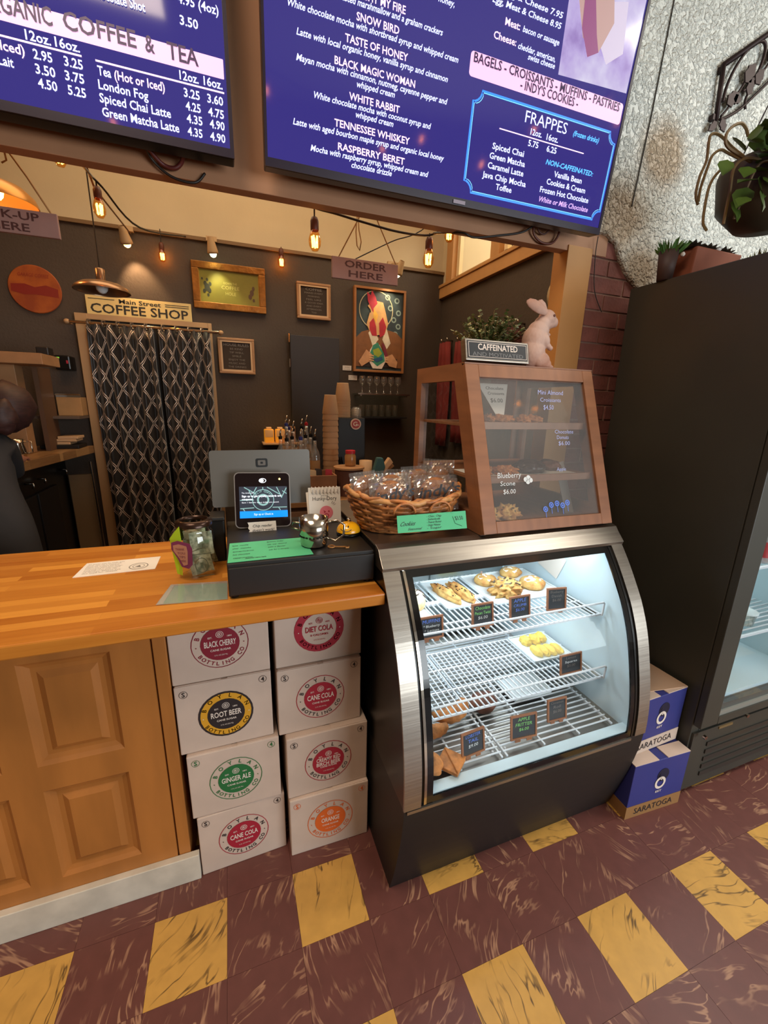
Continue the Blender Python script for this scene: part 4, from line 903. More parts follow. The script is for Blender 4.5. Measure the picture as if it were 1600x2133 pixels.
# ---- on the bread box: sign, plant, rabbit
ZTT = ZT+.004
cs = root('caffeinated_sign','silver and black block sign reading caffeinated and motivated','sign',(.88,1.29,ZTT))
f = frame((.884,1.300,1.682),(1,0,.0),(0,.25,1)); w2,h2=.128,.036
m = MB(f); m.box((-w2,-h2,-.030),(w2,h2,0)); part(m,'block',M_steel,cs,bevel=.002)
m = MB(f); m.box((-w2+.007,-h2+.007,.0),(w2-.007,h2-.007,.0012)); part(m,'black_field',mat('sign_black',(44,46,50),.35),cs)
m = MB(f@Matrix.Translation((0,0,.0016)))
for q in (.011,): 
    for a,b in (((-w2+q,-h2+q,0),(w2-q,-h2+q+.0016,.0004)),((-w2+q,h2-q-.0016,0),(w2-q,h2-q,.0004)),((-w2+q,-h2+q,0),(-w2+q+.0016,h2-q,.0004)),((w2-q-.0016,-h2+q,0),(w2-q,h2-q,.0004))): m.box(a,b)
m.text('CAFFEINATED',0,.000,.160,.020,center=True,bold=True); part(m,'bright_lettering',M_print_wht,cs)
m = MB(f@Matrix.Translation((0,0,.0016))); m.text('AND MOTIVATED',0,-.021,.205,.013,center=True); part(m,'dim_lettering',mat('dim_grey_letters',(128,128,128),.4,.4),cs)
m = MB(); m.tube([(1.005,1.33,1.70),(1.012,1.32,1.66),(1.016,1.31,ZTT+.002)],.0025,6); m.blob((1.005,1.33,1.704),(.005,.005,.005),0,1,2); m.tube([(.765,1.33,1.70),(.762,1.32,1.66),(.760,1.31,ZTT+.002)],.0025,6); part(m,'wire_legs',M_iron,cs)
pl = root('leafy_plant','small bushy faux plant behind the caffeinated sign','plant',(.93,1.44,ZTT))
m = MB(Matrix.Translation((.93,1.44,ZTT))); m.lathe([(0,0),(.040,0),(.052,.06),(.046,.06),(.04,.055),(0,.052)],18,cap=False); part(m,'pot',M_darkpot,pl,smooth=True)
rr = random.Random(7)
m = MB(); lf = MB(); lf2 = MB()
for k in range(90):
    a = rr.uniform(0,2*pi); t = math.sqrt(rr.random()); L = rr.uniform(.08,.15); b0 = V((.93+.03*t*cos(a),1.44+.03*t*sin(a),ZTT+.055)); d = V((cos(a)*t*1.0,sin(a)*t*.7,.55+.45*(1-t))).normalized()
    m.tube([b0, b0+d*L*.5, b0+d*L],.0012,4)
    for j in range(16):
        p = b0+d*L*(.25+.75*j/15); aa = rr.uniform(0,2*pi); q = (V((cos(aa),sin(aa),rr.uniform(-.1,.9)))).normalized(); s_ = rr.uniform(.014,.022); n_ = q.cross(V((0,0,1))).normalized()*s_*.42
        (lf if rr.random()<.5 else lf2).add([p,p+q*s_*.5+n_,p+q*s_,p+q*s_*.5-n_],[(0,1,2,3)])
part(m,'stems',M_stem,pl,kind='stuff'); part(lf,'leaves',M_leaf2,pl,kind='stuff'); part(lf2,'leaves',M_leaf,pl,kind='stuff')
# ================================================================ FIGURES (skin-modifier surfaces baked to meshes)
def skin_mesh(nodes, edges, subsurf=2, root_i=0):
    me = bpy.data.meshes.new('sk'); me.from_pydata([n[0] for n in nodes],edges,[]); o = bpy.data.objects.new('sk',me); C.objects.link(o)
    s = o.modifiers.new('s','SKIN'); s.use_smooth_shade = True
    for i,n in enumerate(nodes):
        r_ = n[1] if isinstance(n[1],tuple) else (n[1],n[1])
        me.skin_vertices[0].data[i].radius = r_; me.skin_vertices[0].data[i].use_root = (i==root_i)
    u = o.modifiers.new('u','SUBSURF'); u.levels = subsurf; u.render_levels = subsurf
    dg = bpy.context.evaluated_depsgraph_get(); m2 = bpy.data.meshes.new_from_object(o.evaluated_get(dg))
    b = MB(); b.add([v.co.copy() for v in m2.vertices],[tuple(p.vertices) for p in m2.polygons])
    bpy.data.objects.remove(o); bpy.data.meshes.remove(me); bpy.data.meshes.remove(m2); return b
rb = root('rabbit_figure','chalky pink ceramic rabbit sitting upright looking right','figurine',(1.08,1.35,ZTT))
Z0 = ZTT
def remesh(mb, vox, it=3):
    me = bpy.data.meshes.new('rm'); me.from_pydata([tuple(p) for p in mb.v],[],mb.f); o = bpy.data.objects.new('rm',me); C.objects.link(o)
    r = o.modifiers.new('r','REMESH'); r.mode='VOXEL'; r.voxel_size=vox
    if it: q = o.modifiers.new('q','SMOOTH'); q.iterations=it; q.factor=.5
    dg = bpy.context.evaluated_depsgraph_get(); m2 = bpy.data.meshes.new_from_object(o.evaluated_get(dg))
    b = MB(); b.add([v.co.copy() for v in m2.vertices],[tuple(p.vertices) for p in m2.polygons])
    bpy.data.objects.remove(o); bpy.data.meshes.remove(me); bpy.data.meshes.remove(m2); return b
m = MB(); Yr = 1.345
def ell(x,z,rx,rz,ry,y=Yr,ang=0): 
    sub = MB(); sub.blob((0,0,0),(rx,ry,rz),0,1,3); M_=Matrix.Translation((x,y,z))@Matrix.Rotation(ang,4,'Y'); m.add(sub.v,sub.f,M_)
ell(1.060,1.690,.050,.058,.044); ell(1.066,1.735,.048,.050,.040); ell(1.078,1.765,.040,.038,.034)   # trunk
ell(1.092,1.790,.030,.030,.028)                                                                       # neck
ell(1.112,1.812,.033,.030,.028,ang=R(20)); ell(1.135,1.802,.024,.020,.021,ang=R(25)); ell(1.146,1.797,.012,.014,.015); ell(1.118,1.793,.024,.018,.022)  # head, muzzle, cheek
for y in (1.318,1.372):
    ell(1.092,1.735,.018,.026,.013,y,R(-30)); ell(1.106,1.716,.018,.010,.010,y,R(25)); ell(1.118,1.708,.010,.009,.010,y)     # fore legs held to the chest
    ell(1.085,1.664,.036,.030,.020,y,R(15)); ell(1.108,1.652,.020,.018,.016,y); ell(1.116,1.6435,.026,.0085,.013,y)          # thighs and feet
ell(1.020,1.655,.018,.016,.018)
for dx,dz in ((1.112,1.770),(1.118,1.756),(1.112,1.742),(1.116,1.728)): ell(dx,dz,.010,.008,.018)                            # chest ruffs
part(remesh(m,.0028,2),'body',M_rabbit,rb,smooth=True)
def ear(pts, rad, flat_dir):
    b = MB(); P = [V(p) for p in pts]; n=14; N_=len(P); vs_=[];fs_=[]
    for i,p in enumerate(P):
        t = (P[min(i+1,N_-1)]-P[max(i-1,0)]).normalized(); u = V(flat_dir).normalized(); u = (u-t*u.dot(t)).normalized(); w_ = t.cross(u)
        vs_ += [p+w_*rad[i]*cos(2*pi*k/n)+u*rad[i]*(.30*sin(2*pi*k/n)+ (.22*cos(2*pi*k/n)**2)) for k in range(n)]
    for i in range(N_-1):
        for k in range(n): a=i*n+k; c=i*n+(k+1)%n; fs_.append((a,c,c+n,a+n))
    fs_ += [tuple(range(n)),tuple(range((N_-1)*n,N_*n))]; b.add(vs_,fs_); return b
part(ear([(1.098,1.328,1.826),(1.080,1.324,1.832),(1.056,1.320,1.838),(1.030,1.317,1.845),(1.006,1.315,1.850),(.992,1.314,1.851)],[.010,.015,.019,.019,.014,.004],(0,1,0)),'ear',M_rabbit,rb,smooth=True)
part(ear([(1.110,1.358,1.828),(1.104,1.360,1.843),(1.096,1.362,1.856),(1.086,1.363,1.868),(1.080,1.364,1.871)],[.010,.016,.018,.013,.004],(.3,1,0)),'ear',M_rabbit,rb,smooth=True)
m = MB(); m.blob((1.120,1.3175,1.818),(.0048,.003,.0048),0,1,2); part(m,'eye',mat('rabbit_eye',(96,48,34),.25),rb,smooth=True)
m = MB(); m.blob((1.155,1.343,1.802),(.004,.005,.004),0,1,2); part(m,'nose',mat('rabbit_nose',(206,150,140),.5),rb,smooth=True)

# barista seen at the left edge, bending over the left work counter, back to the camera
ps = root('person','person in a charcoal shirt and dark trousers bending over the left work counter','person',(-.975,2.10,0))
bx,by = -.975,2.10
nodes = [((bx,by,.98),(.125,.105)),((bx-.01,by+.06,1.12),(.125,.10)),((bx-.02,by+.10,1.20),(.130,.095)),((bx-.03,by+.15,1.285),(.105,.070)),((bx+.03,by+.19,1.34),.042),
         ((bx+.10,by+.01,.90),.085),((bx+.11,by+.03,.50),.060),((bx+.11,by-.01,.10),.042),((bx+.12,by+.12,.035),.036),
         ((bx-.10,by+.01,.90),.085),((bx-.11,by+.03,.50),.060),((bx-.11,by-.01,.10),.042),((bx-.12,by+.12,.035),.036),
         ((bx+.06,by+.18,1.27),.048),((bx+.02,by+.30,1.13),.036),((bx-.02,by+.36,1.195),.028),
         ((bx-.20,by+.17,1.27),.048),((bx-.26,by+.26,1.12),.036),((bx-.20,by+.36,1.195),.028)]
edges = [(0,1),(1,2),(2,3),(3,4),(0,5),(5,6),(6,7),(7,8),(0,9),(9,10),(10,11),(11,12),(3,13),(13,14),(14,15),(3,16),(16,17),(17,18)]
part(skin_mesh(nodes,edges),'body',M_shirt,ps,smooth=True)
hd = V((bx+.07,by+.24,1.425))
nodes = [((hd.x,hd.y-.035,hd.z-.085),.045),((hd.x,hd.y-.005,hd.z-.01),.088),((hd.x,hd.y+.01,hd.z+.045),.080),((hd.x,hd.y+.085,hd.z-.02),.022)]
part(skin_mesh(nodes,[(0,1),(1,2),(1,3)]),'head',M_skin,ps,smooth=True)
m = MB(); m.blob((hd.x,hd.y-.02,hd.z+.018),(.098,.108,.108),.06,5,3,3); part(m,'hair',M_hair,ps,smooth=True)
m = MB(); m.blob((hd.x+.02,hd.y-.12,hd.z-.02),(.045,.05,.075),.12,6,3,4); part(m,'hair_bun',M_hair,ps,smooth=True)
for sx in (1,-1):
    hx = bx-.11+.09*sx; hy = by+.36; hz = 1.195
    nodes = [((hx,hy,hz),.026),((hx,hy+.05,hz-.005),.030),((hx,hy+.085,hz-.008),.030)]; edges=[(0,1),(1,2)]
    for k in range(4):
        o_ = (k-1.5)*.017; L = [.036,.042,.040,.030][k]; i=len(nodes)
        nodes += [((hx+o_,hy+.10,hz-.008),.0095),((hx+o_*1.1,hy+.10+L*.6,hz-.006),.0088),((hx+o_*1.15,hy+.10+L*1.1,hz-.022),.0078)]; edges += [(2,i),(i,i+1),(i+1,i+2)]
    i=len(nodes); nodes += [((hx-.034*sx,hy+.055,hz-.008),.0105),((hx-.050*sx,hy+.085,hz-.014),.009)]; edges += [(1,i),(i,i+1)]
    part(skin_mesh(nodes,edges),'hand',M_skin,ps,smooth=True)
RT = [('H', 'LIGHT MY FIRE', 0.391, 0.407, 0.14),
('D', 'honey,', 0.626, 0.458, 0.051),
('D', 'toasted marshmallow and a graham crackers', 0.335, 0.391, 0.312),
('H', 'SNOW BIRD', 0.392, 0.362, 0.124),
('D', 'White chocolate mocha with shortbread syrup and whipped cream', 0.206, 0.345, 0.499),
('H', 'TASTE OF HONEY', 0.362, 0.312, 0.185),
('D', 'Latte with local organic honey, vanilla syrup and cinnamon', 0.231, 0.295, 0.446),
('H', 'BLACK MAGIC WOMAN', 0.334, 0.26, 0.241),
('D', 'Mayan mocha with cinnamon, nutmeg, cayenne pepper and', 0.23, 0.244, 0.451),
('D', 'whipped cream', 0.397, 0.225, 0.116),
('H', 'WHITE RABBIT', 0.378, 0.193, 0.154),
('D', 'White chocolate mocha with coconut syrup and', 0.275, 0.176, 0.359),
('D', 'whipped cream', 0.397, 0.158, 0.117),
('H', 'TENNESSEE WHISKEY', 0.337, 0.126, 0.234),
('D', 'Latte with aged bourbon maple syrup and organic local honey', 0.22, 0.107, 0.469),
('H', 'RASPBERRY BERET', 0.349, 0.074, 0.21),
('D', 'Mocha with raspberry syrup, whipped cream and', 0.269, 0.057, 0.37),
('D', 'chocolate drizzle', 0.39, 0.039, 0.129),
('D', 'Egg & Cheese 7.95', 0.832, 0.524, 0.211),
('D', 'Egg, Meat & Cheese 8.95', 0.796, 0.5, 0.247),
('H', 'Meat:', 0.847, 0.463, 0.053),
('D', 'bacon or sausage', 0.91, 0.463, 0.137),
('H', 'Cheese:', 0.814, 0.426, 0.08),
('D', 'cheddar, american,', 0.901, 0.423, 0.142),
('D', 'swiss cheese', 0.942, 0.407, 0.103),
('K', 'BAGELS - CROISSANTS - MUFFINS - PASTRIES', 0.757, 0.36, 0.58),
('K', "- INDY'S COOKIES -", 0.93, 0.335, 0.232),
('F', 'FRAPPES', 0.966, 0.259, 0.17),
('B', '(frozen drinks)', 1.164, 0.262, 0.112),
('P', '12oz.', 0.994, 0.232, 0.046),
('P', '16oz.', 1.06, 0.231, 0.048),
('P', '5.75', 0.992, 0.202, 0.041),
('P', '6.25', 1.068, 0.201, 0.041),
('P', 'Spiced Chai', 0.859, 0.17, 0.123),
('P', 'Green Matcha', 0.853, 0.144, 0.139),
('P', 'Caramel Latte', 0.851, 0.118, 0.141),
('P', 'Java Chip Mocha', 0.835, 0.091, 0.173),
('P', 'Toffee', 0.892, 0.066, 0.063),
('B', 'NON-CAFFEINATED:', 1.074, 0.167, 0.206),
('P', 'Vanilla Bean', 1.116, 0.139, 0.123),
('P', 'Cookies & Cream', 1.091, 0.114, 0.172),
('P', 'Frozen Hot Chocolate', 1.069, 0.088, 0.217),
('V', 'White or Milk Chocolate', 1.068, 0.061, 0.223)]
LT = [('P', 'Chocolate Shot', -0.243, 0.267, 0.115),
('P', '4.95 (4oz)', -0.054, 0.306, 0.095),
('P', '3.50', -0.052, 0.264, 0.042),
('K', 'ORGANIC', -0.467, 0.188, 0.141),
('K', 'COFFEE', -0.305, 0.19, 0.15),
('K', '&', -0.136, 0.189, 0.021),
('K', 'TEA', -0.087, 0.187, 0.072),
('P', '12oz.', -0.384, 0.15, 0.049),
('P', '16oz.', -0.327, 0.151, 0.049),
('H', '(Hot or Iced)', -0.518, 0.118, 0.128),
('P', '2.95', -0.374, 0.117, 0.037),
('P', '3.25', -0.314, 0.118, 0.038),
('P', 'Cafe au Lait', -0.511, 0.089, 0.096),
('P', '3.50', -0.374, 0.089, 0.039),
('P', '3.75', -0.316, 0.09, 0.039),
('P', '4.50', -0.373, 0.062, 0.038),
('P', '5.25', -0.314, 0.062, 0.037),
('P', '12oz.', -0.063, 0.15, 0.045),
('P', '16oz.', -0.006, 0.151, 0.046),
('P', 'Tea', -0.246, 0.116, 0.028),
('H', '(Hot or Iced)', -0.211, 0.115, 0.111),
('P', '3.25', -0.056, 0.115, 0.038),
('P', '3.60', 0.0, 0.115, 0.039),
('P', 'London Fog', -0.248, 0.088, 0.108),
('P', '4.25', -0.054, 0.087, 0.036),
('P', '4.75', -0.0, 0.086, 0.039),
('P', 'Spiced Chai Latte', -0.249, 0.061, 0.158),
('P', '4.35', -0.054, 0.06, 0.038),
('P', '4.90', 0.002, 0.06, 0.037),
('P', 'Green Matcha Latte', -0.247, 0.033, 0.173),
('P', '4.35', -0.054, 0.032, 0.036),
('P', '4.90', 0.001, 0.032, 0.038)]
# ================================================================ MENU SCREENS (flat lit panels with flat lettering)
E_H = emis('menu_pink',(232,196,226),1.0); E_D = emis('menu_pale_blue',(196,206,250),1.0); E_B = emis('menu_cyan',(70,170,255),1.0)
E_BG = screen_mat('menu_indigo',(60,52,134),.95); E_PK = emis('menu_banner_pink',(222,174,210),.80); E_K = emis('menu_banner_ink',(52,30,70),.5); E_V = emis('menu_lilac',(186,150,214),.9)
def tvset(lab, x0, x1, P0, up, h, loc):
    r = root('menu_screen',lab,'screen',loc)
    M_ = frame(P0,(1,0,0),up)
    m = MB(M_); m.box((x0,0,-.05),(x1,h,-.001)); part(m,'housing',M_black,r,bevel=.004)
    m = MB(M_)
    for a,b in (((x0,0,-.001),(x1,.021,.003)),((x0,h-.008,-.001),(x1,h,.003)),((x0,.021,-.001),(x0+.007,h-.008,.003)),((x1-.010,.021,-.001),(x1,h-.008,.003))): m.box(a,b)
    part(m,'bezel',mat('tv_bezel',(34,24,40),.3),r)
    m = MB(M_@Matrix.Translation((0,0,.0))); m.poly([(x0+.007,.021),(x1-.010,.021),(x1-.010,h-.008),(x0+.007,h-.008)]); part(m,'screen',E_BG,r)
    # arm back to the wall
    m = MB(); cx=(x0+x1)/2; 
    return r, M_
r1,M1 = tvset('large indigo menu screen with drinks list, frappes frame and sandwich photo',.142,1.369,(0,1.42,2.139),(0,1.336-1.42,2.783-2.139),.700,(.75,1.42,2.139))
m = MB(); m.box((.6,1.40,2.45),(.95,1.52,2.60)); part(m,'wall_mount',M_black,r1)
r2,M2 = tvset('left menu screen with organic coffee and tea prices',-1.17,.060,(0,1.42,2.139),(0,0,1),.700,(-.55,1.42,2.139))
m = MB(); m.box((-.7,1.46,2.40),(-.35,1.52,2.60)); part(m,'wall_mount',M_black,r2)
CAPS = {'H':(.0165,True,0),'D':(.0140,True,.22),'K':(.022,True,0),'F':(.030,False,0),'B':(.014,True,.25),'P':(.0160,True,0),'V':(.0150,True,.25)}
def fill(T, M_, r, capk=None):
    groups = {}
    for k,t,x,v,w_ in T:
        cap,bold,sh = CAPS[k]
        if capk and k in capk: cap = capk[k]
        key = k; 
        if key not in groups: groups[key] = MB(M_@Matrix.Translation((0,0,.0022)))
        groups[key].text(t,x,v,w_,cap,bold=bold,shear=sh)
    mts = {'H':E_H,'D':E_D,'K':E_K,'F':E_D,'B':E_B,'P':E_D,'V':E_V}; nm={'H':'heading_lettering','D':'description_lettering','K':'banner_lettering','F':'title_lettering','B':'blue_lettering','P':'item_lettering','V':'lilac_lettering'}
    for k,g in groups.items(): part(g,nm[k],mts[k],r)
fill(RT,M1,r1); fill(LT,M2,r2,{'K':.034,'P':.0185,'H':.0185})
def rr_at(x0,x1,y0,y1,r): return [((x0+x1)/2+a,(y0+y1)/2+b) for a,b in rrect(x1-x0,y1-y0,r)]
m = MB(M1@Matrix.Translation((0,0,.0012))); m.poly(rr_at(.746,1.352,.326,.384,.010)); part(m,'pink_banner',E_PK,r1)
m = MB(M2@Matrix.Translation((0,0,.0012))); m.poly(rr_at(-1.1,.045,.174,.217,.002)); part(m,'pink_banner',E_PK,r2)
m = MB(M1@Matrix.Translation((0,0,.0018))); m.poly([(.876,.2235),(1.224,.2215),(1.224,.2245),(.876,.2265)]); part(m,'rule_line',E_H,r1)
m = MB(M2@Matrix.Translation((0,0,.0018))); m.poly([(-.9,.143),(-.276,.143),(-.276,.147),(-.9,.147)]); part(m,'rule_line',E_H,r2)
m = MB(M2@Matrix.Translation((0,0,.0018))); m.poly([(-.248,.142),(.043,.142),(.043,.146),(-.248,.146)]); part(m,'rule_line',E_H,r2)
def notched(x0,x1,y0,y1,c,n=5):
    P=[]
    for cx,cy,a0 in ((x1,y1,180),(x0,y1,270),(x0,y0,0),(x1,y0,90)):
        a1 = a0+90
        for k in range(n+1):
            a=R(a1-90*k/n) if False else R(a0+90*(n-k)/n)
            P.append((cx+c*cos(a),cy+c*sin(a)))
    return P
def outline(mb,P,w_,z=0):
    n=len(P); cx=sum(p[0] for p in P)/n; cy=sum(p[1] for p in P)/n
    out=[]
    for i in range(n):
        a=V(P[i-1]); b=V(P[(i+1)%n]); t=(b-a).normalized(); nn=V((-t.y,t.x)); out.append((P[i][0]+nn.x*w_,P[i][1]+nn.y*w_))
    mb.add([(x,y,z) for x,y in P]+[(x,y,z) for x,y in out],[(i,(i+1)%n,(i+1)%n+n,i+n) for i in range(n)])
m = MB(M1@Matrix.Translation((0,0,.0018))); outline(m,notched(.768,1.352,.040,.304,.030),.0055); part(m,'blue_frame',emis('menu_frame_blue',(40,120,235),1.0),r1)
m = MB(M1@Matrix.Translation((0,0,.0024))); outline(m,notched(.774,1.346,.046,.298,.030),.0018); part(m,'blue_frame',emis('menu_frame_cyan',(110,200,255),1.0),r1)
# sandwich photo shown on the screen
def photo_mat():
    m_ = bpy.data.materials.new('menu_photo'); m_.use_nodes=True; nt=m_.node_tree; b=nt.nodes['Principled BSDF']; L=nt.links.new
    tc=nt.nodes.new('ShaderNodeTexCoord'); nz=nt.nodes.new('ShaderNodeTexNoise'); nz.inputs['Scale'].default_value=9; nz.inputs['Detail'].default_value=4; L(tc.outputs['Object'],nz.inputs['Vector'])
    cr=nt.nodes.new('ShaderNodeValToRGB'); E_=cr.color_ramp.elements; E_[0].position=.3; E_[0].color=lin((150,120,190)); E_[1].position=.7; E_[1].color=lin((226,220,246))
    e=E_.new(.45); e.color=lin((190,170,226)); L(nz.outputs['Fac'],cr.inputs[0]); L(cr.outputs[0],b.inputs['Emission Color']); b.inputs['Emission Strength'].default_value=.95; b.inputs['Base Color'].default_value=(0,0,0,1); b.inputs['Roughness'].default_value=.1
    return m_
m = MB(M1@Matrix.Translation((0,0,.0014))); m.poly([(1.064,.398),(1.352,.412),(1.352,.690),(1.052,.690)]); part(m,'sandwich_photo',photo_mat(),r1)
for nm,pts,c in (('photo_bread',[(1.10,.66),(1.20,.68),(1.24,.56),(1.20,.48),(1.13,.50),(1.09,.58)],(196,158,156)),('photo_filling',[(1.11,.60),(1.15,.60),(1.18,.52),(1.20,.48),(1.16,.46),(1.12,.52)],(150,76,130)),('photo_egg',[(1.105,.60),(1.12,.61),(1.135,.575),(1.12,.57)],(220,196,70)),('photo_wrap',[(1.20,.60),(1.28,.62),(1.30,.50),(1.24,.46),(1.20,.50)],(216,204,232))):
    m = MB(M1@Matrix.Translation((0,0,.0018+.0003*len(nm)%3))); m.poly(pts[::-1]); part(m,nm,emis(nm,tuple(int(v*.85) for v in c),.55),r1)
m = MB(M1@Matrix.Translation((0,0,.0045))); m.box((.738,.004,0),(.782,.014,.002)); part(m,'badge',mat('tv_badge',(130,120,130),.3,.5),r1)
# cables under the screens
def cable(lab,pts,r=.004,loc=None,mt=None):
    m = MB(); P=[V(p) for p in pts]; out=[]
    for i in range(len(P)-1):
        p0=P[max(i-1,0)];p1=P[i];p2=P[i+1];p3=P[min(i+2,len(P)-1)]
        for k in range(6):
            t=k/6; out.append(.5*((2*p1)+(p2-p0)*t+(2*p0-5*p1+4*p2-p3)*t*t+(3*p1-p0-3*p2+p3)*t*t*t))
    out.append(P[-1]); m.tube(out,r,6); return single(m,'cable',mt or M_cord,lab,'cable',loc or tuple(P[0]),smooth=True)
cable('black cable looping below the left menu screen',[(-.165,1.47,2.16),(-.155,1.50,2.135),(-.11,1.508,2.105),(-.05,1.508,2.100),(-.02,1.512,2.13)],.0035)
cable('dark red cable coil below the left menu screen',[(-.16,1.48,2.15),(-.13,1.505,2.13),(-.10,1.505,2.125),(-.08,1.500,2.14),(-.07,1.48,2.16)],.006,mt=mat('dark_red_cable',(84,26,22),.5))
cable('brown cable loop below the right end of the large menu screen',[(1.128,1.49,2.175),(1.135,1.505,2.14),(1.175,1.506,2.115),(1.225,1.506,2.118),(1.25,1.505,2.145),(1.245,1.49,2.175)],.0045,mt=mat('brown_cable',(92,44,30),.5))
cable('small inner cable loop below the right end of the large menu screen',[(1.140,1.49,2.175),(1.155,1.503,2.150),(1.185,1.504,2.143),(1.205,1.49,2.165)],.0035,mt=mat('brown_cable_b',(80,40,30),.5))
cable('wire hanging from the corner of the large menu screen onto the brick wall',[(1.445,1.50,2.17),(1.455,1.511,2.10),(1.475,1.511,1.98),(1.53,1.511,1.90)],.0018)
# ================================================================ DRINKS FRIDGE ON THE RIGHT
fr = root('drinks_fridge','tall black drinks fridge with a lit glass door on the right','fridge',(1.94,1.12,0))
FX0,FX1,FY0,FY1,FZ = 1.592,2.30,.840,1.437,1.980
m = MB(); m.box((FX0,FY0,.03),(FX0+.045,FY1,FZ)); part(m,'side_panel',M_fridge,fr,bevel=.003)
m = MB(); m.box((FX1-.045,FY0,.03),(FX1,FY1,FZ)); part(m,'side_panel',M_fridge,fr,bevel=.003)
m = MB(); m.box((FX0+.045,FY0,FZ-.22),(FX1-.045,FY1,FZ)); part(m,'top_housing',M_fridge,fr)
m = MB(); m.box((FX0+.045,FY0,.03),(FX1-.045,FY1,.36)); part(m,'base_housing',M_fridge,fr)
m = MB(); m.box((FX0+.045,FY1-.04,.36),(FX1-.045,FY1,FZ-.22)); part(m,'rear_liner',M_inner,fr)
m = MB(); m.box((FX0+.046,FY0+.005,.36),(FX0+.058,FY1-.04,FZ-.22)); part(m,'side_liner',M_inner,fr)
m = MB(); m.box((FX1-.058,FY0+.005,.36),(FX1-.046,FY1-.04,FZ-.22)); part(m,'side_liner',M_inner,fr)
m = MB(); m.box((FX0+.058,FY0+.01,.36),(FX1-.058,FY1-.04,.43)); part(m,'floor_liner',M_inner,fr)
# door: four rails, gasket, glass
DX0,DX1,DZ0,DZ1 = FX0,FX1,.34,FZ-.20
dr = MB(); dr.box((DX0,.811,DZ0),(DX0+.095,.838,DZ1)); part(dr,'door_stile',M_fridge,fr,bevel=.003)
dr = MB(); dr.box((DX1-.095,.811,DZ0),(DX1,.838,DZ1)); part(dr,'door_stile',M_fridge,fr,bevel=.003)
dr = MB(); dr.box((DX0+.095,.811,DZ1-.09),(DX1-.095,.838,DZ1)); part(dr,'door_rail',M_fridge,fr)
dr = MB(); dr.box((DX0+.095,.811,DZ0),(DX1-.095,.838,.372)); part(dr,'door_rail',M_fridge,fr)
dr = MB(); dr.box((DX0+.095,.816,.372),(DX1-.095,.836,.392)); part(dr,'gasket',mat('gasket_grey',(150,152,146),.4,.4),fr)
dr = MB(); dr.box((DX0+.095,.822,.392),(DX1-.095,.838,.418)); part(dr,'gasket',mat('gasket_dark',(84,88,86),.4,.2),fr)
dr = MB(); dr.box((DX0+.095,.820,.418),(DX1-.095,.826,DZ1-.09)); part(dr,'door_glass',M_glass,fr)
dr = MB(); dr.tube([(DX0+.05,.811,1.05),(DX0+.05,.785,1.06),(DX0+.05,.785,1.40),(DX0+.05,.811,1.41)],.009,8); part(dr,'door_handle',M_blackm,fr) if False else None
for k in range(5):
    m = MB(); m.box((FX0+.10,.828,.075+.036*k),(FX1-.06,.842,.094+.036*k)); part(m,'grille_slat',mat('grille_black',(46,44,40),.4),fr)
m = MB(); m.box((FX0+.01,.832,.03),(FX1-.01,.840,.30)); part(m,'kick_panel',M_fridge,fr)
m = MB(); m.box((1.70,.808,.315),(1.78,.812,.325)); part(m,'brand_plate',mat('plate_brass',(130,112,80),.4,.5),fr)
for x,z in ((1.86,.335),(1.625,.30)):
    m = MB(); m.cyl((x,.812,z),(x,.803,z),.008,10); part(m,'screw',M_steel2,fr)
for x in (FX0+.05,FX1-.05):
    for y in (FY0+.05,FY1-.05): m = MB(); m.cyl((x,y,0),(x,y,.031),.02,10); part(m,'foot',M_black,fr)
for z in (.665,.95,1.25,1.5):
    m = MB(); y=FY0+.03
    while y < FY1-.05: m.bar((FX0+.06,y,z),(FX1-.06,y,z),.004,.004); y += .024
    part(m,'wire_shelf',M_wire,fr,kind='stuff')
    m = MB(); m.bar((FX0+.06,FY0+.028,z-.004),(FX1-.06,FY0+.028,z-.004),.008,.008); part(m,'shelf_edge',M_wire,fr)
m = MB(); m.box((FX0+.07,FY0+.012,.50),(FX0+.082,FY0+.024,1.70)); part(m,'light_tube',emis('fridge_led',(225,245,235),6),fr)
area('fridge_light',(1.95,FY0+.10,1.70),(0,0,0),.5,7,(.90,1,.95),.1)
m = MB(); m.box((1.755,.96,.431),(1.90,1.12,.60)); 
kb = root('carton','plain kraft box on the fridge floor behind the glass','box',(1.82,1.04,.431)); m = MB(); m.box((1.76,.96,.431),(1.93,1.14,.575)); part(m,'body',M_kraft,kb,bevel=.002); m = MB(); m.box((1.84,.959,.431),(1.85,1.141,.576)); part(m,'tape',mat('packing_tape',(196,166,112),.3),kb)
for k,(x,y) in enumerate(((1.72,.90),(1.79,.905),(1.86,.90),(1.93,.905),(2.0,.90))):
    c = root('soda_can','red and silver soda can on the fridge shelf, %s from the left'%['first','second','third','fourth','fifth'][k],'can',(x,y,.953),0,'soda cans in the drinks fridge')
    m = MB(); m.lathe([(0,0),(.024,0),(.031,.010),(.031,.105),(.026,.115),(.026,.118),(0,.116)],18,cap=False); part(m,'can_body',mat('can_silver',(200,200,204),.3,.7) if k==0 else bpy.data.materials['can_silver'],c,local=True,smooth=True)
    m = MB(); m.lathe([(.0313,.025),(.0313,.085)],18,cap=False); part(m,'red_band',mat('can_red',(180,50,58),.35) if k==0 else bpy.data.materials['can_red'],c,local=True,smooth=True)
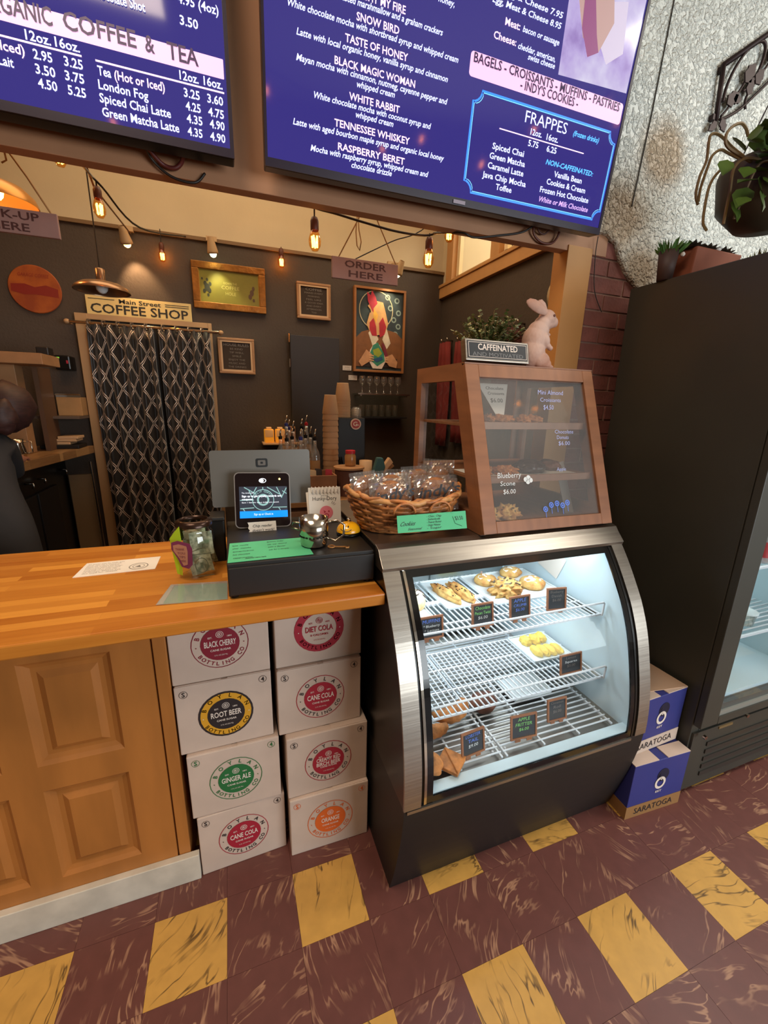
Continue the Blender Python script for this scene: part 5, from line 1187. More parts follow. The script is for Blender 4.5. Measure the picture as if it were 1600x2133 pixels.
for k,(x,y) in enumerate(((1.74,.93),(1.83,.94),(1.92,.93))):
    c = root('snack_tub','clear plastic tub on the lower fridge shelf, %s from the left'%['first','second','third'][k],'tub',(x,y,.668),0,'clear tubs in the drinks fridge')
    m = MB(); m.lathe([(0,0),(.032,0),(.038,.05),(.040,.05)],18,cap=False); part(m,'cup',M_clearcup,c,local=True,smooth=True)
    m = MB(); m.lathe([(0,.05),(.041,.05),(.041,.056),(0,.058)],18,cap=False); part(m,'lid',M_white,c,local=True)

# water cases between the pastry case and the fridge
def water_case(loc, yaw, lab, base_mt, w_=.268, h_=.245, d_=.34):
    r = root('water_case',lab,'box',loc,yaw); 
    m = MB(); m.box((-w_/2,0,.055),(w_/2,d_,h_)); part(m,'blue_carton',M_blue,r,local=True,bevel=.002)
    m = MB(); m.box((-w_/2-.0005,-.0005,0),(w_/2+.0005,d_,.055)); part(m,'lower_band',base_mt,r,local=True)
    m = MB(frame((0,-.0016,0),(1,0,0),(0,0,1))); m.text('SARATOGA',0,.016,.19,.026,center=True); part(m,'brand_lettering',M_ink,r,local=True)
    f = frame((0,-.0012,.145),(1,0,0),(0,0,1))
    m = MB(f@Matrix.Translation((.012,.004,0))); m.disc(.004,.020,.028,ry=.030); m.poly([(-.010,-.004),(-.022,.002),(-.020,.024),(-.010,.034)]); part(m,'dark_print',mat('logo_navy',(18,20,50),.5) if 'logo_navy' not in bpy.data.materials else bpy.data.materials['logo_navy'],r,local=True)
    m = MB(f@Matrix.Translation((.010,-.004,.0006))); m.disc(-.002,-.006,.026,r_in=.016,ry=.028); m.poly([(.004,.004),(-.008,.012),(-.004,.022),(.002,.014)]); m.text('EST',-.002,-.050,.030,.009,center=True,bold=True); part(m,'ring_print',M_print_wht,r,local=True)
    for a,b in (((-w_/2,.0,h_),(-.022,.05,h_+.003)),((.022,.0,h_),(w_/2,.05,h_+.003))):
        m = MB(); m.box(a,b); part(m,'torn_flap',M_card,r,local=True)
    return r
water_case((1.440,.822,0),R(-3),'lower blue water case with a tan base band on the floor',mat('tan_band',(150,108,62),.7))
w2_ = water_case((1.446,.872,.2485),R(2),'upper blue water case with an open cream flap on top',M_card,w_=.258,h_=.235)
m = MB(); m.prism([(-.125,.045),(.127,.0),(.127,.30),(-.125,.30)],.238,.241); part(m,'open_flap',mat('cream_flap',(190,156,128),.7),w2_,local=True)

# ================================================================ ON TOP OF THE FRIDGE AND ABOVE
def pot(lab,loc,r,h,mt): 
    q = root('potted_plant',lab,'plant',loc); m = MB(); m.lathe([(0,0),(r*.75,0),(r,h),(r*.9,h),(r*.85,h*.92),(0,h*.9)],20,cap=False); part(m,'pot',mt,q,local=True,smooth=True); return q
q = pot('small dark pot with a bright green tuft on the left end of the fridge top',(1.602,1.30,FZ),.034,.10,M_darkpot)
def tuft(q,z,r,n,L,seed,mt,name='blades'):
    rr=random.Random(seed); m=MB()
    for k in range(n):
        a=rr.uniform(0,2*pi);t=math.sqrt(rr.random());b=V((r*t*cos(a),r*t*sin(a),z));d=V((cos(a)*t,sin(a)*t,.9)).normalized();l=L*rr.uniform(.7,1.2);nn=d.cross(V((sin(a*3),cos(a*3),.2))).normalized()*l*.10
        m.add([b-nn,b+nn,b+d*l*.6+nn*.8,b+d*l,b+d*l*.6-nn*.8],[(0,1,2,3,4)])
    part(m,name,mt,q,local=True,kind='stuff')
tuft(q,.09,.030,70,.05,1,mat('bright_green',(66,104,40),.5,var=.3,scale=20))
m = MB(); m.blob((.030,-.034,.085),(.008,.008,.008),.1,3,2); part(m,'pebble',mat('white_pebble',(220,210,200),.5),q,local=True)
tp = root('planter_box','wide terracotta planter of dark succulents on the fridge top','plant',(1.80,1.22,FZ))
m = MB(); m.add([(1.685,1.26,FZ),(1.915,1.26,FZ),(1.915,1.37,FZ),(1.685,1.37,FZ),(1.676,1.245,FZ+.115),(1.930,1.245,FZ+.115),(1.930,1.385,FZ+.115),(1.676,1.385,FZ+.115)],[(0,3,2,1),(4,5,6,7),(0,1,5,4),(1,2,6,5),(2,3,7,6),(3,0,4,7)]); part(m,'pot',M_terra,tp,bevel=.006)
rr = random.Random(3)
for k in range(6):
    x=1.70+.042*k; m=MB(); 
    for j in range(34):
        a=j*2.399; t=math.sqrt(j/34); d=V((cos(a)*t,sin(a)*t,.65*(1.15-t))).normalized(); b=V((x,1.29+.03*(k%2),FZ+.112)); l=.052*(.6+.5*t); n_=d.cross(V((0,0,1))).normalized()*l*.28
        m.add([b,b+d*l*.6+n_,b+d*l,b+d*l*.6-n_],[(0,1,2,3)])
    part(m,'rosette',mat('dark_succulent',(58,44,30),.6,var=.3,scale=30) if k==0 else bpy.data.materials['dark_succulent'],tp,kind='stuff')
m = MB(); m.blob((1.80,1.255,FZ+.120),(.012,.010,.008),.1,3,2); part(m,'pebble',bpy.data.materials['white_pebble'],tp)
q = pot('dark round pot with a low olive plant at the right of the fridge top',(2.10,1.28,FZ),.12,.10,mat('brown_pot',(72,58,46),.6))
tuft(q,.09,.11,160,.06,5,M_leaf2)
m = MB(); m.box((1.940,1.25,FZ),(1.975,1.32,FZ+.035)); single(m,'small_block',M_kraft,'small tan block between the terracotta planter and the dark pot','block',(1.96,1.16,FZ),bevel=.004)
# hanging plant
hp = root('hanging_plant','dark hanging pot with trailing green and dry stems at the right edge','plant',(1.80,1.10,2.11))
m = MB(Matrix.Translation((1.785,1.10,-.055))); m.lathe([(0,2.165),(.09,2.175),(.15,2.24),(.165,2.34),(.16,2.36),(.145,2.36),(.13,2.33),(0,2.33)],24,cap=False); part(m,'pot',mat('olive_brown_pot',(66,52,34),.55),hp,smooth=True)
for a in (0,2.1,4.2):
    m = MB(); m.tube([(1.80+.13*cos(a),1.10+.13*sin(a),2.305),(1.80,1.10,2.72)],.0022,5); part(m,'hanger_wire',M_iron,hp)
m = MB(); m.tube([(1.80,1.10,2.72),(1.80,1.10,3.7)],.0022,5); part(m,'hanger_wire',M_iron,hp)
def curve(P,n=7):
    P=[V(p) for p in P];out=[]
    for i in range(len(P)-1):
        p0=P[max(i-1,0)];p1=P[i];p2=P[i+1];p3=P[min(i+2,len(P)-1)]
        for k in range(n): t=k/n; out.append(.5*((2*p1)+(p2-p0)*t+(2*p0-5*p1+4*p2-p3)*t*t+(3*p1-p0-3*p2+p3)*t*t*t))
    return out+[P[-1]]
stems = [[(1.74,1.12,2.29),(1.672,1.18,2.364),(1.623,1.18,2.379),(1.584,1.18,2.387),(1.551,1.18,2.381),(1.546,1.18,2.359),(1.551,1.18,2.307),(1.534,1.18,2.259),(1.531,1.18,2.208),(1.550,1.18,2.180)],
 [(1.73,1.12,2.29),(1.653,1.18,2.347),(1.609,1.18,2.349),(1.575,1.18,2.328),(1.563,1.18,2.292),(1.548,1.18,2.229),(1.549,1.18,2.189)],
 [(1.72,1.10,2.28),(1.643,1.15,2.305),(1.577,1.15,2.268),(1.547,1.15,2.223),(1.544,1.15,2.158),(1.551,1.15,2.115),(1.574,1.15,2.097)],
 [(1.65,1.08,2.27),(1.537,1.10,2.302),(1.510,1.10,2.327),(1.527,1.10,2.356),(1.564,1.10,2.374),(1.592,1.10,2.367),(1.610,1.10,2.349)],
 [(1.66,1.04,2.26),(1.60,1.08,2.28),(1.576,1.10,2.257),(1.577,1.10,2.191),(1.577,1.10,2.137),(1.578,1.10,2.10)],
 [(1.66,1.03,2.26),(1.61,1.05,2.25),(1.60,1.07,2.17),(1.595,1.08,2.11)],
 [(1.80,1.05,2.30),(1.74,1.02,2.42),(1.82,1.0,2.50)]]
for s_ in stems:
    m = MB(); m.tube(curve(s_),.0045,5); part(m,'stem',M_stem,hp)
M_bigleaf = mat('pothos_leaf',(74,96,34),.45,var=.3,scale=14)
rr = random.Random(11)
def leaf(p,d,L,w_,mt=M_bigleaf,par=None,up=(0,-.4,1)):
    d=V(d).normalized(); s_=d.cross(V(up)).normalized(); n_=s_.cross(d)
    p=V(p); pts=[p, p+d*L*.18+s_*w_*.42, p+d*L*.45+s_*w_*.5, p+d*L*.8+s_*w_*.26, p+d*L-n_*L*.12, p+d*L*.8-s_*w_*.26, p+d*L*.45-s_*w_*.5, p+d*L*.18-s_*w_*.42, p+d*L*.45-n_*L*.06]
    m=MB(); m.add([tuple(q_) for q_ in pts],[(0,1,2,8),(2,3,4,8),(4,5,6,8),(6,7,0,8)]); part(m,'leaf',mt,par,smooth=True)
for a_,b_,w_ in (((1.470,2.297),(1.518,2.264),.030),((1.515,2.262),(1.487,2.212),.045),((1.551,2.303),(1.570,2.350),.040),((1.560,2.290),(1.500,2.285),.040),((1.600,2.290),(1.592,2.345),.055),((1.630,2.270),(1.660,2.350),.060),((1.626,2.284),(1.560,2.330),.050),((1.650,2.300),(1.715,2.320),.060),((1.690,2.240),(1.620,2.275),.070),((1.640,2.245),(1.575,2.240),.055),((1.580,2.200),(1.505,2.185),.050),((1.590,2.190),(1.560,2.130),.055),((1.560,2.150),(1.520,2.120),.040),((1.600,2.170),(1.615,2.110),.045),((1.650,2.375),(1.720,2.360),.050),((1.640,2.230),(1.650,2.160),.060),((1.700,2.280),(1.760,2.350),.060),((1.570,2.24),(1.545,2.205),.045),((1.585,2.165),(1.578,2.095),.035),((1.62,2.32),(1.64,2.385),.05)):
    p=V((a_[0],1.06+rr.uniform(-.04,.03),a_[1])); q_=V((b_[0],p.y-rr.uniform(0,.04),b_[1])); leaf(p,q_-p,(q_-p).length,w_*1.1,par=hp)
for k in range(26):
    a=rr.uniform(0,2*pi); t=rr.uniform(.1,1); p=V((1.70+.11*t*cos(a),1.0+rr.uniform(-.06,.06),2.285+.07*t*sin(a))); d=V((cos(a)*.8+rr.uniform(-.4,.4),-.5,sin(a)*.7+rr.uniform(-.5,.3))); leaf(p,d,rr.uniform(.06,.10),rr.uniform(.04,.065),M_bigleaf if k%3 else M_leaf,hp)
# wrought iron scroll panel
wi = root('iron_scroll_bracket','dark wrought iron scroll bracket with leaves on the stucco wall','bracket',(1.95,1.488,2.65))
YB = 1.488
def ip(px,pz): return (px*1.063,YB,1.5+(pz-1.5)*1.063)
def tubepart(P,r,name): m=MB(); m.tube([ip(*p) for p in P],r,6); part(m,name,M_iron,wi,smooth=True)
Z_=lambda P: [(q.x,q.z) for q in curve([(a,0,b) for a,b in P])]
tubepart([(1.835,2.762),(2.5,3.23)],.010,'top_bar'); tubepart([(1.835,2.765),(1.850,2.590)],.009,'side_bar')
tubepart(Z_([(1.870,2.600),(1.90,2.612),(1.97,2.655),(2.06,2.735),(2.20,2.86),(2.45,3.05)]),.006,'lower_bar')
tubepart(Z_([(1.868,2.655),(1.872,2.70),(1.895,2.76),(1.935,2.82),(1.985,2.865),(2.03,2.88),(2.045,2.85),(2.03,2.79),(1.995,2.735),(1.965,2.71)]),.006,'scroll')
tubepart(Z_([(1.872,2.61),(1.90,2.64),(1.925,2.68),(1.955,2.72),(1.968,2.745),(1.99,2.79)]),.005,'scroll')
tubepart(Z_([(2.0,2.66),(1.99,2.69),(2.01,2.73),(2.06,2.80),(2.12,2.88)]),.005,'scroll')
def ileaf(x,z,a,L,w_):
    x,z=x*1.063,1.5+(z-1.5)*1.063; L*=1.15; w_*=1.2; f = frame((x,YB-.004,z),(cos(a),0,sin(a)),(-sin(a),0,cos(a))); m=MB(f); m.prism([(0,0),(L*.25,w_*.5),(L*.5,w_*.42),(L*.6,w_*.5),(L,0),(L*.6,-w_*.45),(L*.5,-w_*.36),(L*.25,-w_*.5)],-.003,.003); part(m,'iron_leaf',M_iron,wi,bevel=.001)
for a in ((1.962,2.735,1.05,.075,.045),(1.885,2.650,.7,.07,.04),(1.915,2.672,.2,.045,.03),(1.990,2.700,1.35,.06,.036),(2.02,2.745,1.0,.06,.04),(1.872,2.60,-.9,.045,.034),(1.852,2.585,-2.4,.05,.026),(2.06,2.83,.8,.07,.05)): ileaf(*a)
for zt in (2.66,2.82): m = MB(); m.box((1.945,1.486,zt),(1.960,1.5045,zt+.02)); part(m,'wall_tab',M_iron,wi)
# ================================================================ COOKIE BASKET
bk = root('wicker_basket','oval wicker basket full of wrapped cookies on the stainless case top','basket',(.535,1.255,1.0955))
CX,CY,ZB_ = .535,1.262,1.0965
def ring_pts(t, n=56, wob=0, ph=0):   # t 0..1 height
    z = ZB_+.006+.098*t; ax=.142+.052*t**.8; ay=.095+.052*t**.8; out=[]
    for k in range(n):
        a=2*pi*k/n; rad=1+wob*sin(14*a+ph); end=.022*abs(cos(a))**4*t
        out.append((CX+ax*rad*cos(a), CY+ay*rad*sin(a), z+end))
    return out
for i in range(9):
    m = MB(); m.tube(ring_pts(i/9.0,112,.022,(i%2)*pi),.0058,6,closed=True); part(m,'strand',M_wicker,bk,smooth=True)
for i in range(9):
    m = MB(); m.tube(ring_pts(i/9.0+.04,112,.022,(i%2+1)*pi),.0042,5,closed=True); part(m,'strand',M_wicker,bk,smooth=True)
for k in range(14):
    a=2*pi*(k+.25)/14; P=[]
    for t in (0,.35,.7,1.0): ax=.142+.052*t**.8; ay=.095+.052*t**.8; P.append((CX+ax*cos(a),CY+ay*sin(a),ZB_+.004+.100*t+.022*abs(cos(a))**4*t))
    m = MB(); m.tube(P,.0045,6); part(m,'stake',M_wicker,bk,smooth=True)
m = MB(); P=ring_pts(1.0,84,.0); P2=[(x+.004*cos(k*.9),y+.004*sin(k*.9),z+.008+.003*sin(k*1.3)) for k,(x,y,z) in enumerate(P)]; m.tube(P2,.0085,8,closed=True); part(m,'rim',M_pale_wicker,bk,smooth=True)
m = MB(); P3=[(x+.006*cos(k*.9+2),y+.006*sin(k*.9+2),z+.012+.004*sin(k*1.3+2)) for k,(x,y,z) in enumerate(P)]; m.tube(P3,.006,8,closed=True); part(m,'rim',M_wicker,bk,smooth=True)
m = MB(); m.lathe([(0,.0),(1,.0),(1,.006),(0,.006)],40,Matrix.Translation((CX,CY,ZB_))@Matrix.Diagonal((.142,.095,1,1)),cap=False); part(m,'woven_bottom',M_wicker,bk)
for sx in (-1,1):
    m = MB(); m.tube([(CX+sx*.06+.035*cos(a),CY-.150*1.0-.006,ZB_+.085+.030*sin(a)) for a in [pi*k/8 for k in range(9)]],.004,6); part(m,'loop_handle',M_wicker,bk,smooth=True)
m = MB(); m.tube([(CX+.015+.040*cos(a),CY+.148,ZB_+.100+.034*sin(a)) for a in [pi*k/8 for k in range(9)]],.005,6); part(m,'loop_handle',M_wicker,bk,smooth=True)
gl = root('green_cookie_label','green handwritten cookie label hanging on the front of the basket','label',(.568,1.108,1.12))
f = frame((.570,1.1025,1.150),(1,-.0,.0),(0,.22,1))
m = MB(f); m.prism([(-.118,-.026),(.118,-.029),(.115,.027),(-.119,.026)],0,.0008); part(m,'card',M_green,gl)
m = MB(f@Matrix.Translation((0,0,.0014)))
m.text('Cookies',-.112,-.006,.048,.013,shear=.7); m.text('Seasonal',-.086,-.020,.044,.007,shear=.6)
for k,t in enumerate(('- Choc. Chip','- Snickerdoodle','- Peanut Butter','- Ginger Molasses','- Sugar')): m.text(t,-.022,.015-.009*k,.050-.004*(k%2),.0062,shear=.2)
m.text('$3.50',.078,.0,.028,.012,shear=-.3); m.tube([(.068,.012,0),(.076,-.010,0),(.100,-.020,0)],.0006,4)
part(m,'handwriting',M_ink,gl)
def cookie_bag(c, rx, rz, w_, h_, lab, text=True, seed=0, grp=None):
    q = root('cookie_bag',lab,'packaged cookie',c,0,grp)
    M_ = Matrix.Rotation(rz,4,'Z')@Matrix.Rotation(rx,4,'X')
    nx,ny=16,14; vs_=[];fs_=[]
    for side_ in (1,-1):
        for j in range(ny+1):
            for i in range(nx+1):
                u=-1+2*i/nx; v=-1+2*j/ny; bulge=.020*max(0,(1-u**4))*max(0,(1-v**4)); nz_=noise.noise(V((u*3.1+seed,v*3.3,side_*2.0)))*.012+noise.noise(V((u*7+seed,v*7,side_)))*.010
                e=min(1,2.5*(1-max(abs(u),abs(v))))
                vs_.append((u*w_/2, -side_*(bulge+nz_*e), v*h_/2+h_/2))
    n1=(nx+1)*(ny+1)
    for s0 in (0,n1):
        for j in range(ny):
            for i in range(nx):
                a=s0+j*(nx+1)+i; fs_.append((a,a+1,a+nx+2,a+nx+1))
    m=MB(M_); m.add(vs_,fs_); part(m,'wrapper',M_wrap,q,local=True,smooth=False)
    # crimped top seam
    m=MB(M_); m.add([(w_*(-.5+k/20),.0025*(-1)**k,h_) for k in range(21)]+[(w_*(-.5+k/20),.0025*(-1)**k,h_+.012) for k in range(21)],[(k,k+1,k+22,k+21) for k in range(20)]); part(m,'crimped_seam',M_wrap,q,local=True)
    m=MB(M_); m.lathe([(0,-.006),(w_*.36,-.006),(w_*.40,0),(w_*.36,.006),(0,.007)],22,Matrix.Translation((0,0,h_*.46))@Matrix.Rotation(pi/2,4,'X'),cap=False); part(m,'cookie',mat('cookie_brown',(150,96,56),.8,var=.3,scale=50,bump=.4,bscale=60) if 'cookie_brown' not in bpy.data.materials else bpy.data.materials['cookie_brown'],q,local=True,smooth=True)
    if text:
        m=MB(M_@frame((0,-.026,h_*.44),(1,0,.12),(-.1,0,1))); m.text("indy's",0,0,w_*.92,h_*.34,center=True,shear=.4,bold=True); part(m,'lettering',M_ink,q,local=True)
    return q
zb=ZB_+.012
cookie_bag((.470,1.190,zb+.052),R(-14),R(6),.150,.100,'wrapped cookie at the front left of the basket, lettering half blurred by glare',True,1)
cookie_bag((.630,1.195,zb+.052),R(-16),R(-6),.155,.105,'wrapped cookie at the front right of the basket with clear black lettering',True,2)
cookie_bag((.405,1.270,zb+.068),R(-8),R(28),.120,.095,'wrapped cookie standing at the left end of the basket',False,3)
cookie_bag((.500,1.275,zb+.064),R(-10),R(-4),.140,.090,'wrapped cookie in the middle row behind the front left one',False,4)
cookie_bag((.610,1.285,zb+.074),R(-12),R(10),.140,.100,'wrapped cookie in the middle row behind the front right one',False,5)
cookie_bag((.680,1.300,zb+.088),R(-6),R(-30),.110,.105,'tall wrapped cookie sticking up at the right end of the basket',False,6)
cookie_bag((.450,1.345,zb+.060),R(-4),R(10),.130,.090,'wrapped cookie at the back left of the basket',False,7)
cookie_bag((.570,1.350,zb+.064),R(-4),R(-8),.130,.090,'wrapped cookie at the back right of the basket',False,8)
# ================================================================ BAR BACK WALL
def picture(lab,x0,x1,z0,z1,y,fw,fm,field,cat='picture',name='framed_picture',mat2=None):
    r = root(name,lab,cat,((x0+x1)/2,y,z0)); d=.03
    for a,b in (((x0,y-d,z0),(x1,y,z0+fw)),((x0,y-d,z1-fw),(x1,y,z1)),((x0,y-d,z0+fw),(x0+fw,y,z1-fw)),((x1-fw,y-d,z0+fw),(x1,y,z1-fw))):
        m = MB(); m.box(a,b); part(m,'frame_rail',fm,r,bevel=.004)
    m = MB(); m.box((x0+fw,y-d*.55,z0+fw),(x1-fw,y,z1-fw)); part(m,'picture_field',field,r); return r
M_gfield = mat('yellow_green_print',(140,128,52),.35,second=(112,104,44),scale=3)
g = picture('large gilt framed mirror-like picture with yellow green field above the curtain door',-.180,.312,2.118,2.420,3.498,.045,M_gold,M_gfield)
for k in range(1):
    for a,b in (((-.137,3.480,2.158),(.269,3.484,2.164)),((-.137,3.480,2.374),(.269,3.484,2.380)),((-.137,3.480,2.164),(-.131,3.484,2.374)),((.263,3.480,2.164),(.269,3.484,2.374))):
        m = MB(); m.box(a,b); part(m,'inner_slip',mat('slip_gold',(196,150,66),.4,.5) if 'slip_gold' not in bpy.data.materials else bpy.data.materials['slip_gold'],g)
m = MB(frame((-.085,3.4795,2.26),(1,0,0),(0,0,1)))
for dx,dz,r_ in ((0,0,.018),(-.012,.024,.011),(.014,-.02,.012),(-.02,-.026,.010),(.02,.022,.010),(.002,.048,.008),(-.03,.052,.006),(.004,-.05,.008)): m.disc(dx,dz,r_,n=9,ry=r_*1.4,z=.0002*dx)
part(m,'bird_print',mat('dark_olive_print',(44,44,28),.5),g)
m = MB(frame((.215,3.4795,2.25),(1,0,0),(0,0,1)))
for dx,dz,r_ in ((0,0,.014),(.012,.03,.010),(-.012,-.026,.012),(.012,-.048,.008)): m.disc(dx,dz,r_,n=9,ry=r_*1.5,z=.0002*dx)
part(m,'flower_print',mat('brown_print',(84,56,34),.5),g)
m = MB(frame((.07,3.4795,2.25),(1,0,0),(0,0,1))); m.text('DOWN THE',0,.04,.09,.014,center=True); m.text('COFFEE',0,.008,.12,.022,center=True); m.text('HOLE',0,-.03,.07,.020,center=True); part(m,'pale_lettering',mat('pale_gold_ink',(190,176,100),.5),g)
M_frame2 = mat('pale_wood_frame',(166,122,82),.5,var=.1,scale=10); M_felt = mat('letter_board',(58,46,38),.9)
def letterboard(lab,x0,x1,z0,z1,lines):
    r = picture(lab,x0,x1,z0,z1,3.498,.018,M_frame2,M_felt,'letter board','letter_board')
    for a,b in (((x0+.018,3.472,z0+.018),(x1-.018,3.480,z0+.030)),((x0+.018,3.472,z1-.030),(x1-.018,3.480,z1-.018)),((x0+.018,3.472,z0+.030),(x0+.030,3.480,z1-.030)),((x1-.030,3.472,z0+.030),(x1-.018,3.480,z1-.030))):
        m = MB(); m.box(a,b); part(m,'inner_rail',mat('cream_slip',(206,170,130),.5) if 'cream_slip' not in bpy.data.materials else bpy.data.materials['cream_slip'],r)
    m = MB(frame(((x0+x1)/2,3.4805,z1-.036),(1,0,0),(0,0,1))); n=len(lines); H=(z1-z0-.075)/n
    for k,t in enumerate(lines): m.text(t,0,-H*(k+.8),min(x1-x0-.08,.016*len(t)*(1.3 if k==0 else .8)),H*(.75 if k==0 else .5),center=True,bold=(k==0))
    part(m,'board_lettering',M_fade,r); return r
letterboard('small framed letter board headed coffee, right of the gilt picture',.540,.800,2.112,2.368,['COFFEE','MAKES EVERY','MORNING','FEEL LIKE','A GOOD IDEA','AND EVERY','AFTERNOON','TOO'])
letterboard('small framed letter board lower on the wall beside the curtain door',-.043,.213,1.684,1.935,['HOUSE RULES','BE KIND','TIP WELL','SMILE','ENJOY THE','MUSIC AND','THE DRINKS'])
# street coffee shop sign
s = root('street_sign','cream metal sign reading coffee shop above the curtain door','sign',(-.52,3.47,2.02))
f = frame((-.515,3.462,2.077),(1,0,.0),(0,0,1)); m = MB(f); m.box((-.315,-.058,-.006),(.315,.058,0)); part(m,'plate',mat('cream_sign',(222,196,132),.4),s,bevel=.002)
m = MB(f@Matrix.Translation((0,0,.0008))); m.text('COFFEE SHOP',0,-.046,.585,.055,center=True,bold=True); m.text('Main Street',-.0,.020,.25,.026,center=True,bold=True); m.box((.15,.036,0),(.30,.040,.0004)); m.box((.15,.024,0),(.30,.028,.0004)); m.box((-.30,.036,0),(-.15,.040,.0004)); part(m,'sign_lettering',mat('sign_dark_green',(36,34,30),.5),s)
# round sign
s = root('round_sign','round worn orange and red sign on the wall at the left','sign',(-1.10,3.48,2.14)); f = frame((-1.100,3.490,2.140),(1,0,0),(0,0,1))
m = MB(f); m.lathe([(0,-.008),(.135,-.008),(.140,0),(.136,.004),(0,.004)],40,cap=False); part(m,'disc',mat('worn_orange',(176,92,34),.5,second=(140,62,28),scale=9),s)
m = MB(f@Matrix.Translation((0,0,.005))); m.poly([(-.125,-.02),(-.06,-.035),(.0,-.030),(.12,-.040),(.122,.010),(.06,.028),(.0,.012),(-.05,.028),(-.122,.022)]); m.text('GARAGE COFFEE',0,.07,.16,.02,center=True,shear=.2) ; part(m,'red_print',mat('worn_red',(132,36,26),.5),s)
# rooster painting
rp = root('rooster_painting','tall painting of a rooster headed figure in a brown suit opening his shirt','painting',(1.205,3.47,1.74))
PX0,PX1,PZ0,PZ1 = .985,1.425,1.745,2.385
M_pf = mat('painting_frame_wood',(160,104,56),.5)
for a,b in (((PX0,3.455,PZ0),(PX1,3.498,PZ0+.018)),((PX0,3.455,PZ1-.018),(PX1,3.498,PZ1)),((PX0,3.455,PZ0+.018),(PX0+.018,3.498,PZ1-.018)),((PX1-.018,3.455,PZ0+.018),(PX1,3.498,PZ1-.018))):
    m = MB(); m.box(a,b); part(m,'frame_rail',M_pf,rp,bevel=.002)
m = MB(); m.box((PX0+.018,3.470,PZ0+.018),(PX1-.018,3.498,PZ1-.018)); part(m,'canvas',mat('painting_teal',(50,66,70),.6,second=(34,44,52),scale=6),rp)
PWx,PHz = .404,.604
F0 = frame((PX0+.018,3.4695,PZ0+.018),(1,0,0),(0,0,1)); lay=[0]
def shape(name,pts,col):
    lay[0]+=1; m = MB(F0@Matrix.Translation((0,0,.0004*lay[0]))); m.poly([(u*PWx,v*PHz) for u,v in pts]); part(m,name,mat('paint_%d'%lay[0],col,.6,var=.12,scale=20),rp)
def ring(name,u,v,r,ri,col):
    lay[0]+=1; m = MB(F0@Matrix.Translation((0,0,.0004*lay[0]))); m.disc(u*PWx,v*PHz,r,r_in=ri,n=30); part(m,name,mat('paint_%d'%lay[0],col,.6),rp)
for u,v in ((.66,.93),(.86,.90),(.90,.75),(.80,.66),(.90,.58),(.72,.80),(.84,.48)): ring('painted_dot',u,v,.022,.012,(130,146,140))
ring('painted_halo',.42,.76,.145,.139,(196,186,150))
shape('painted_suit',[(0,.04),(1,.04),(1,.42),(.86,.50),(.62,.53),(.5,.42),(.32,.52),(.12,.48),(0,.40)],(126,78,40))
shape('painted_suit_shadow',[(.16,.04),(.84,.04),(.90,.16),(.10,.16)],(40,26,24))
shape('painted_collar',[(.26,.47),(.34,.55),(.48,.40),(.36,.30)],(214,200,178)); shape('painted_collar_b',[(.56,.40),(.64,.56),(.74,.36),(.66,.28)],(214,200,178))
shape('painted_neck',[(.22,.58),(.30,.76),(.24,.80),(.34,.88),(.56,.86),(.62,.74),(.68,.60),(.62,.48),(.40,.44),(.28,.50)],(206,158,104))
shape('painted_wattle',[(.28,.60),(.36,.66),(.42,.56),(.44,.44),(.34,.44),(.28,.52)],(168,28,44)); shape('painted_wattle_b',[(.48,.60),(.56,.68),(.64,.56),(.60,.46),(.50,.42)],(168,28,44))
shape('painted_comb',[(.24,.86),(.22,.97),(.30,.93),(.32,1.0),(.40,.92),(.44,.84),(.36,.78),(.40,.70),(.34,.74)],(176,36,60))
shape('painted_beak',[(.36,.78),(.46,.70),(.42,.60),(.36,.66)],(226,170,70))
shape('painted_shirt',[(.40,.36),(.50,.33),(.66,.14),(.56,.02),(.36,.02),(.26,.14),(.30,.26)],(226,210,196))
shape('painted_vest',[(.36,.32),(.46,.36),(.60,.22),(.62,.12),(.46,.05),(.32,.12),(.30,.22)],(52,132,106))
shape('painted_emblem',[(.36,.26),(.48,.29),(.56,.22),(.48,.17),(.38,.20)],(150,160,50)); shape('painted_emblem_b',[(.36,.14),(.56,.18),(.58,.14),(.44,.10)],(40,80,120))
shape('painted_tie',[(.54,.36),(.60,.34),(.70,.18),(.62,.18)],(120,34,52))
shape('painted_hand',[(.06,.10),(.22,.26),(.34,.20),(.32,.12),(.22,.08),(.12,.04)],(200,146,104)); shape('painted_hand_b',[(.64,.18),(.78,.22),(.90,.12),(.88,.04),(.72,.06),(.64,.12)],(200,146,104))
for k in range(3): shape('painted_finger',[(.28,.20-.03*k),(.38,.19-.03*k),(.38,.175-.03*k),(.28,.18-.03*k)],(216,166,122)); shape('painted_finger',[(.62,.18-.03*k),(.70,.18-.03*k),(.70,.162-.03*k),(.62,.165-.03*k)],(216,166,122))
shape('painted_eye',[(.27,.74),(.30,.75),(.30,.72),(.27,.72)],(30,20,20))
for lab,x,z in (('small white price card beside the painting, upper of two',.938,1.770),('small white price card beside the painting, lower of two',.988,1.696)):
    c = root('price_card',lab,'card',(x,3.49,z)); m = MB(); m.box((x-.037,3.494,z-.019),(x+.037,3.4985,z+.019)); part(m,'card',M_paper,c)
    m = MB(frame((x,3.4935,z),(1,0,0),(0,0,1))); m.text('Artist',0,.002,.04,.008,center=True); m.text('$ on request',0,-.012,.05,.006,center=True); part(m,'lettering',M_fade,c)
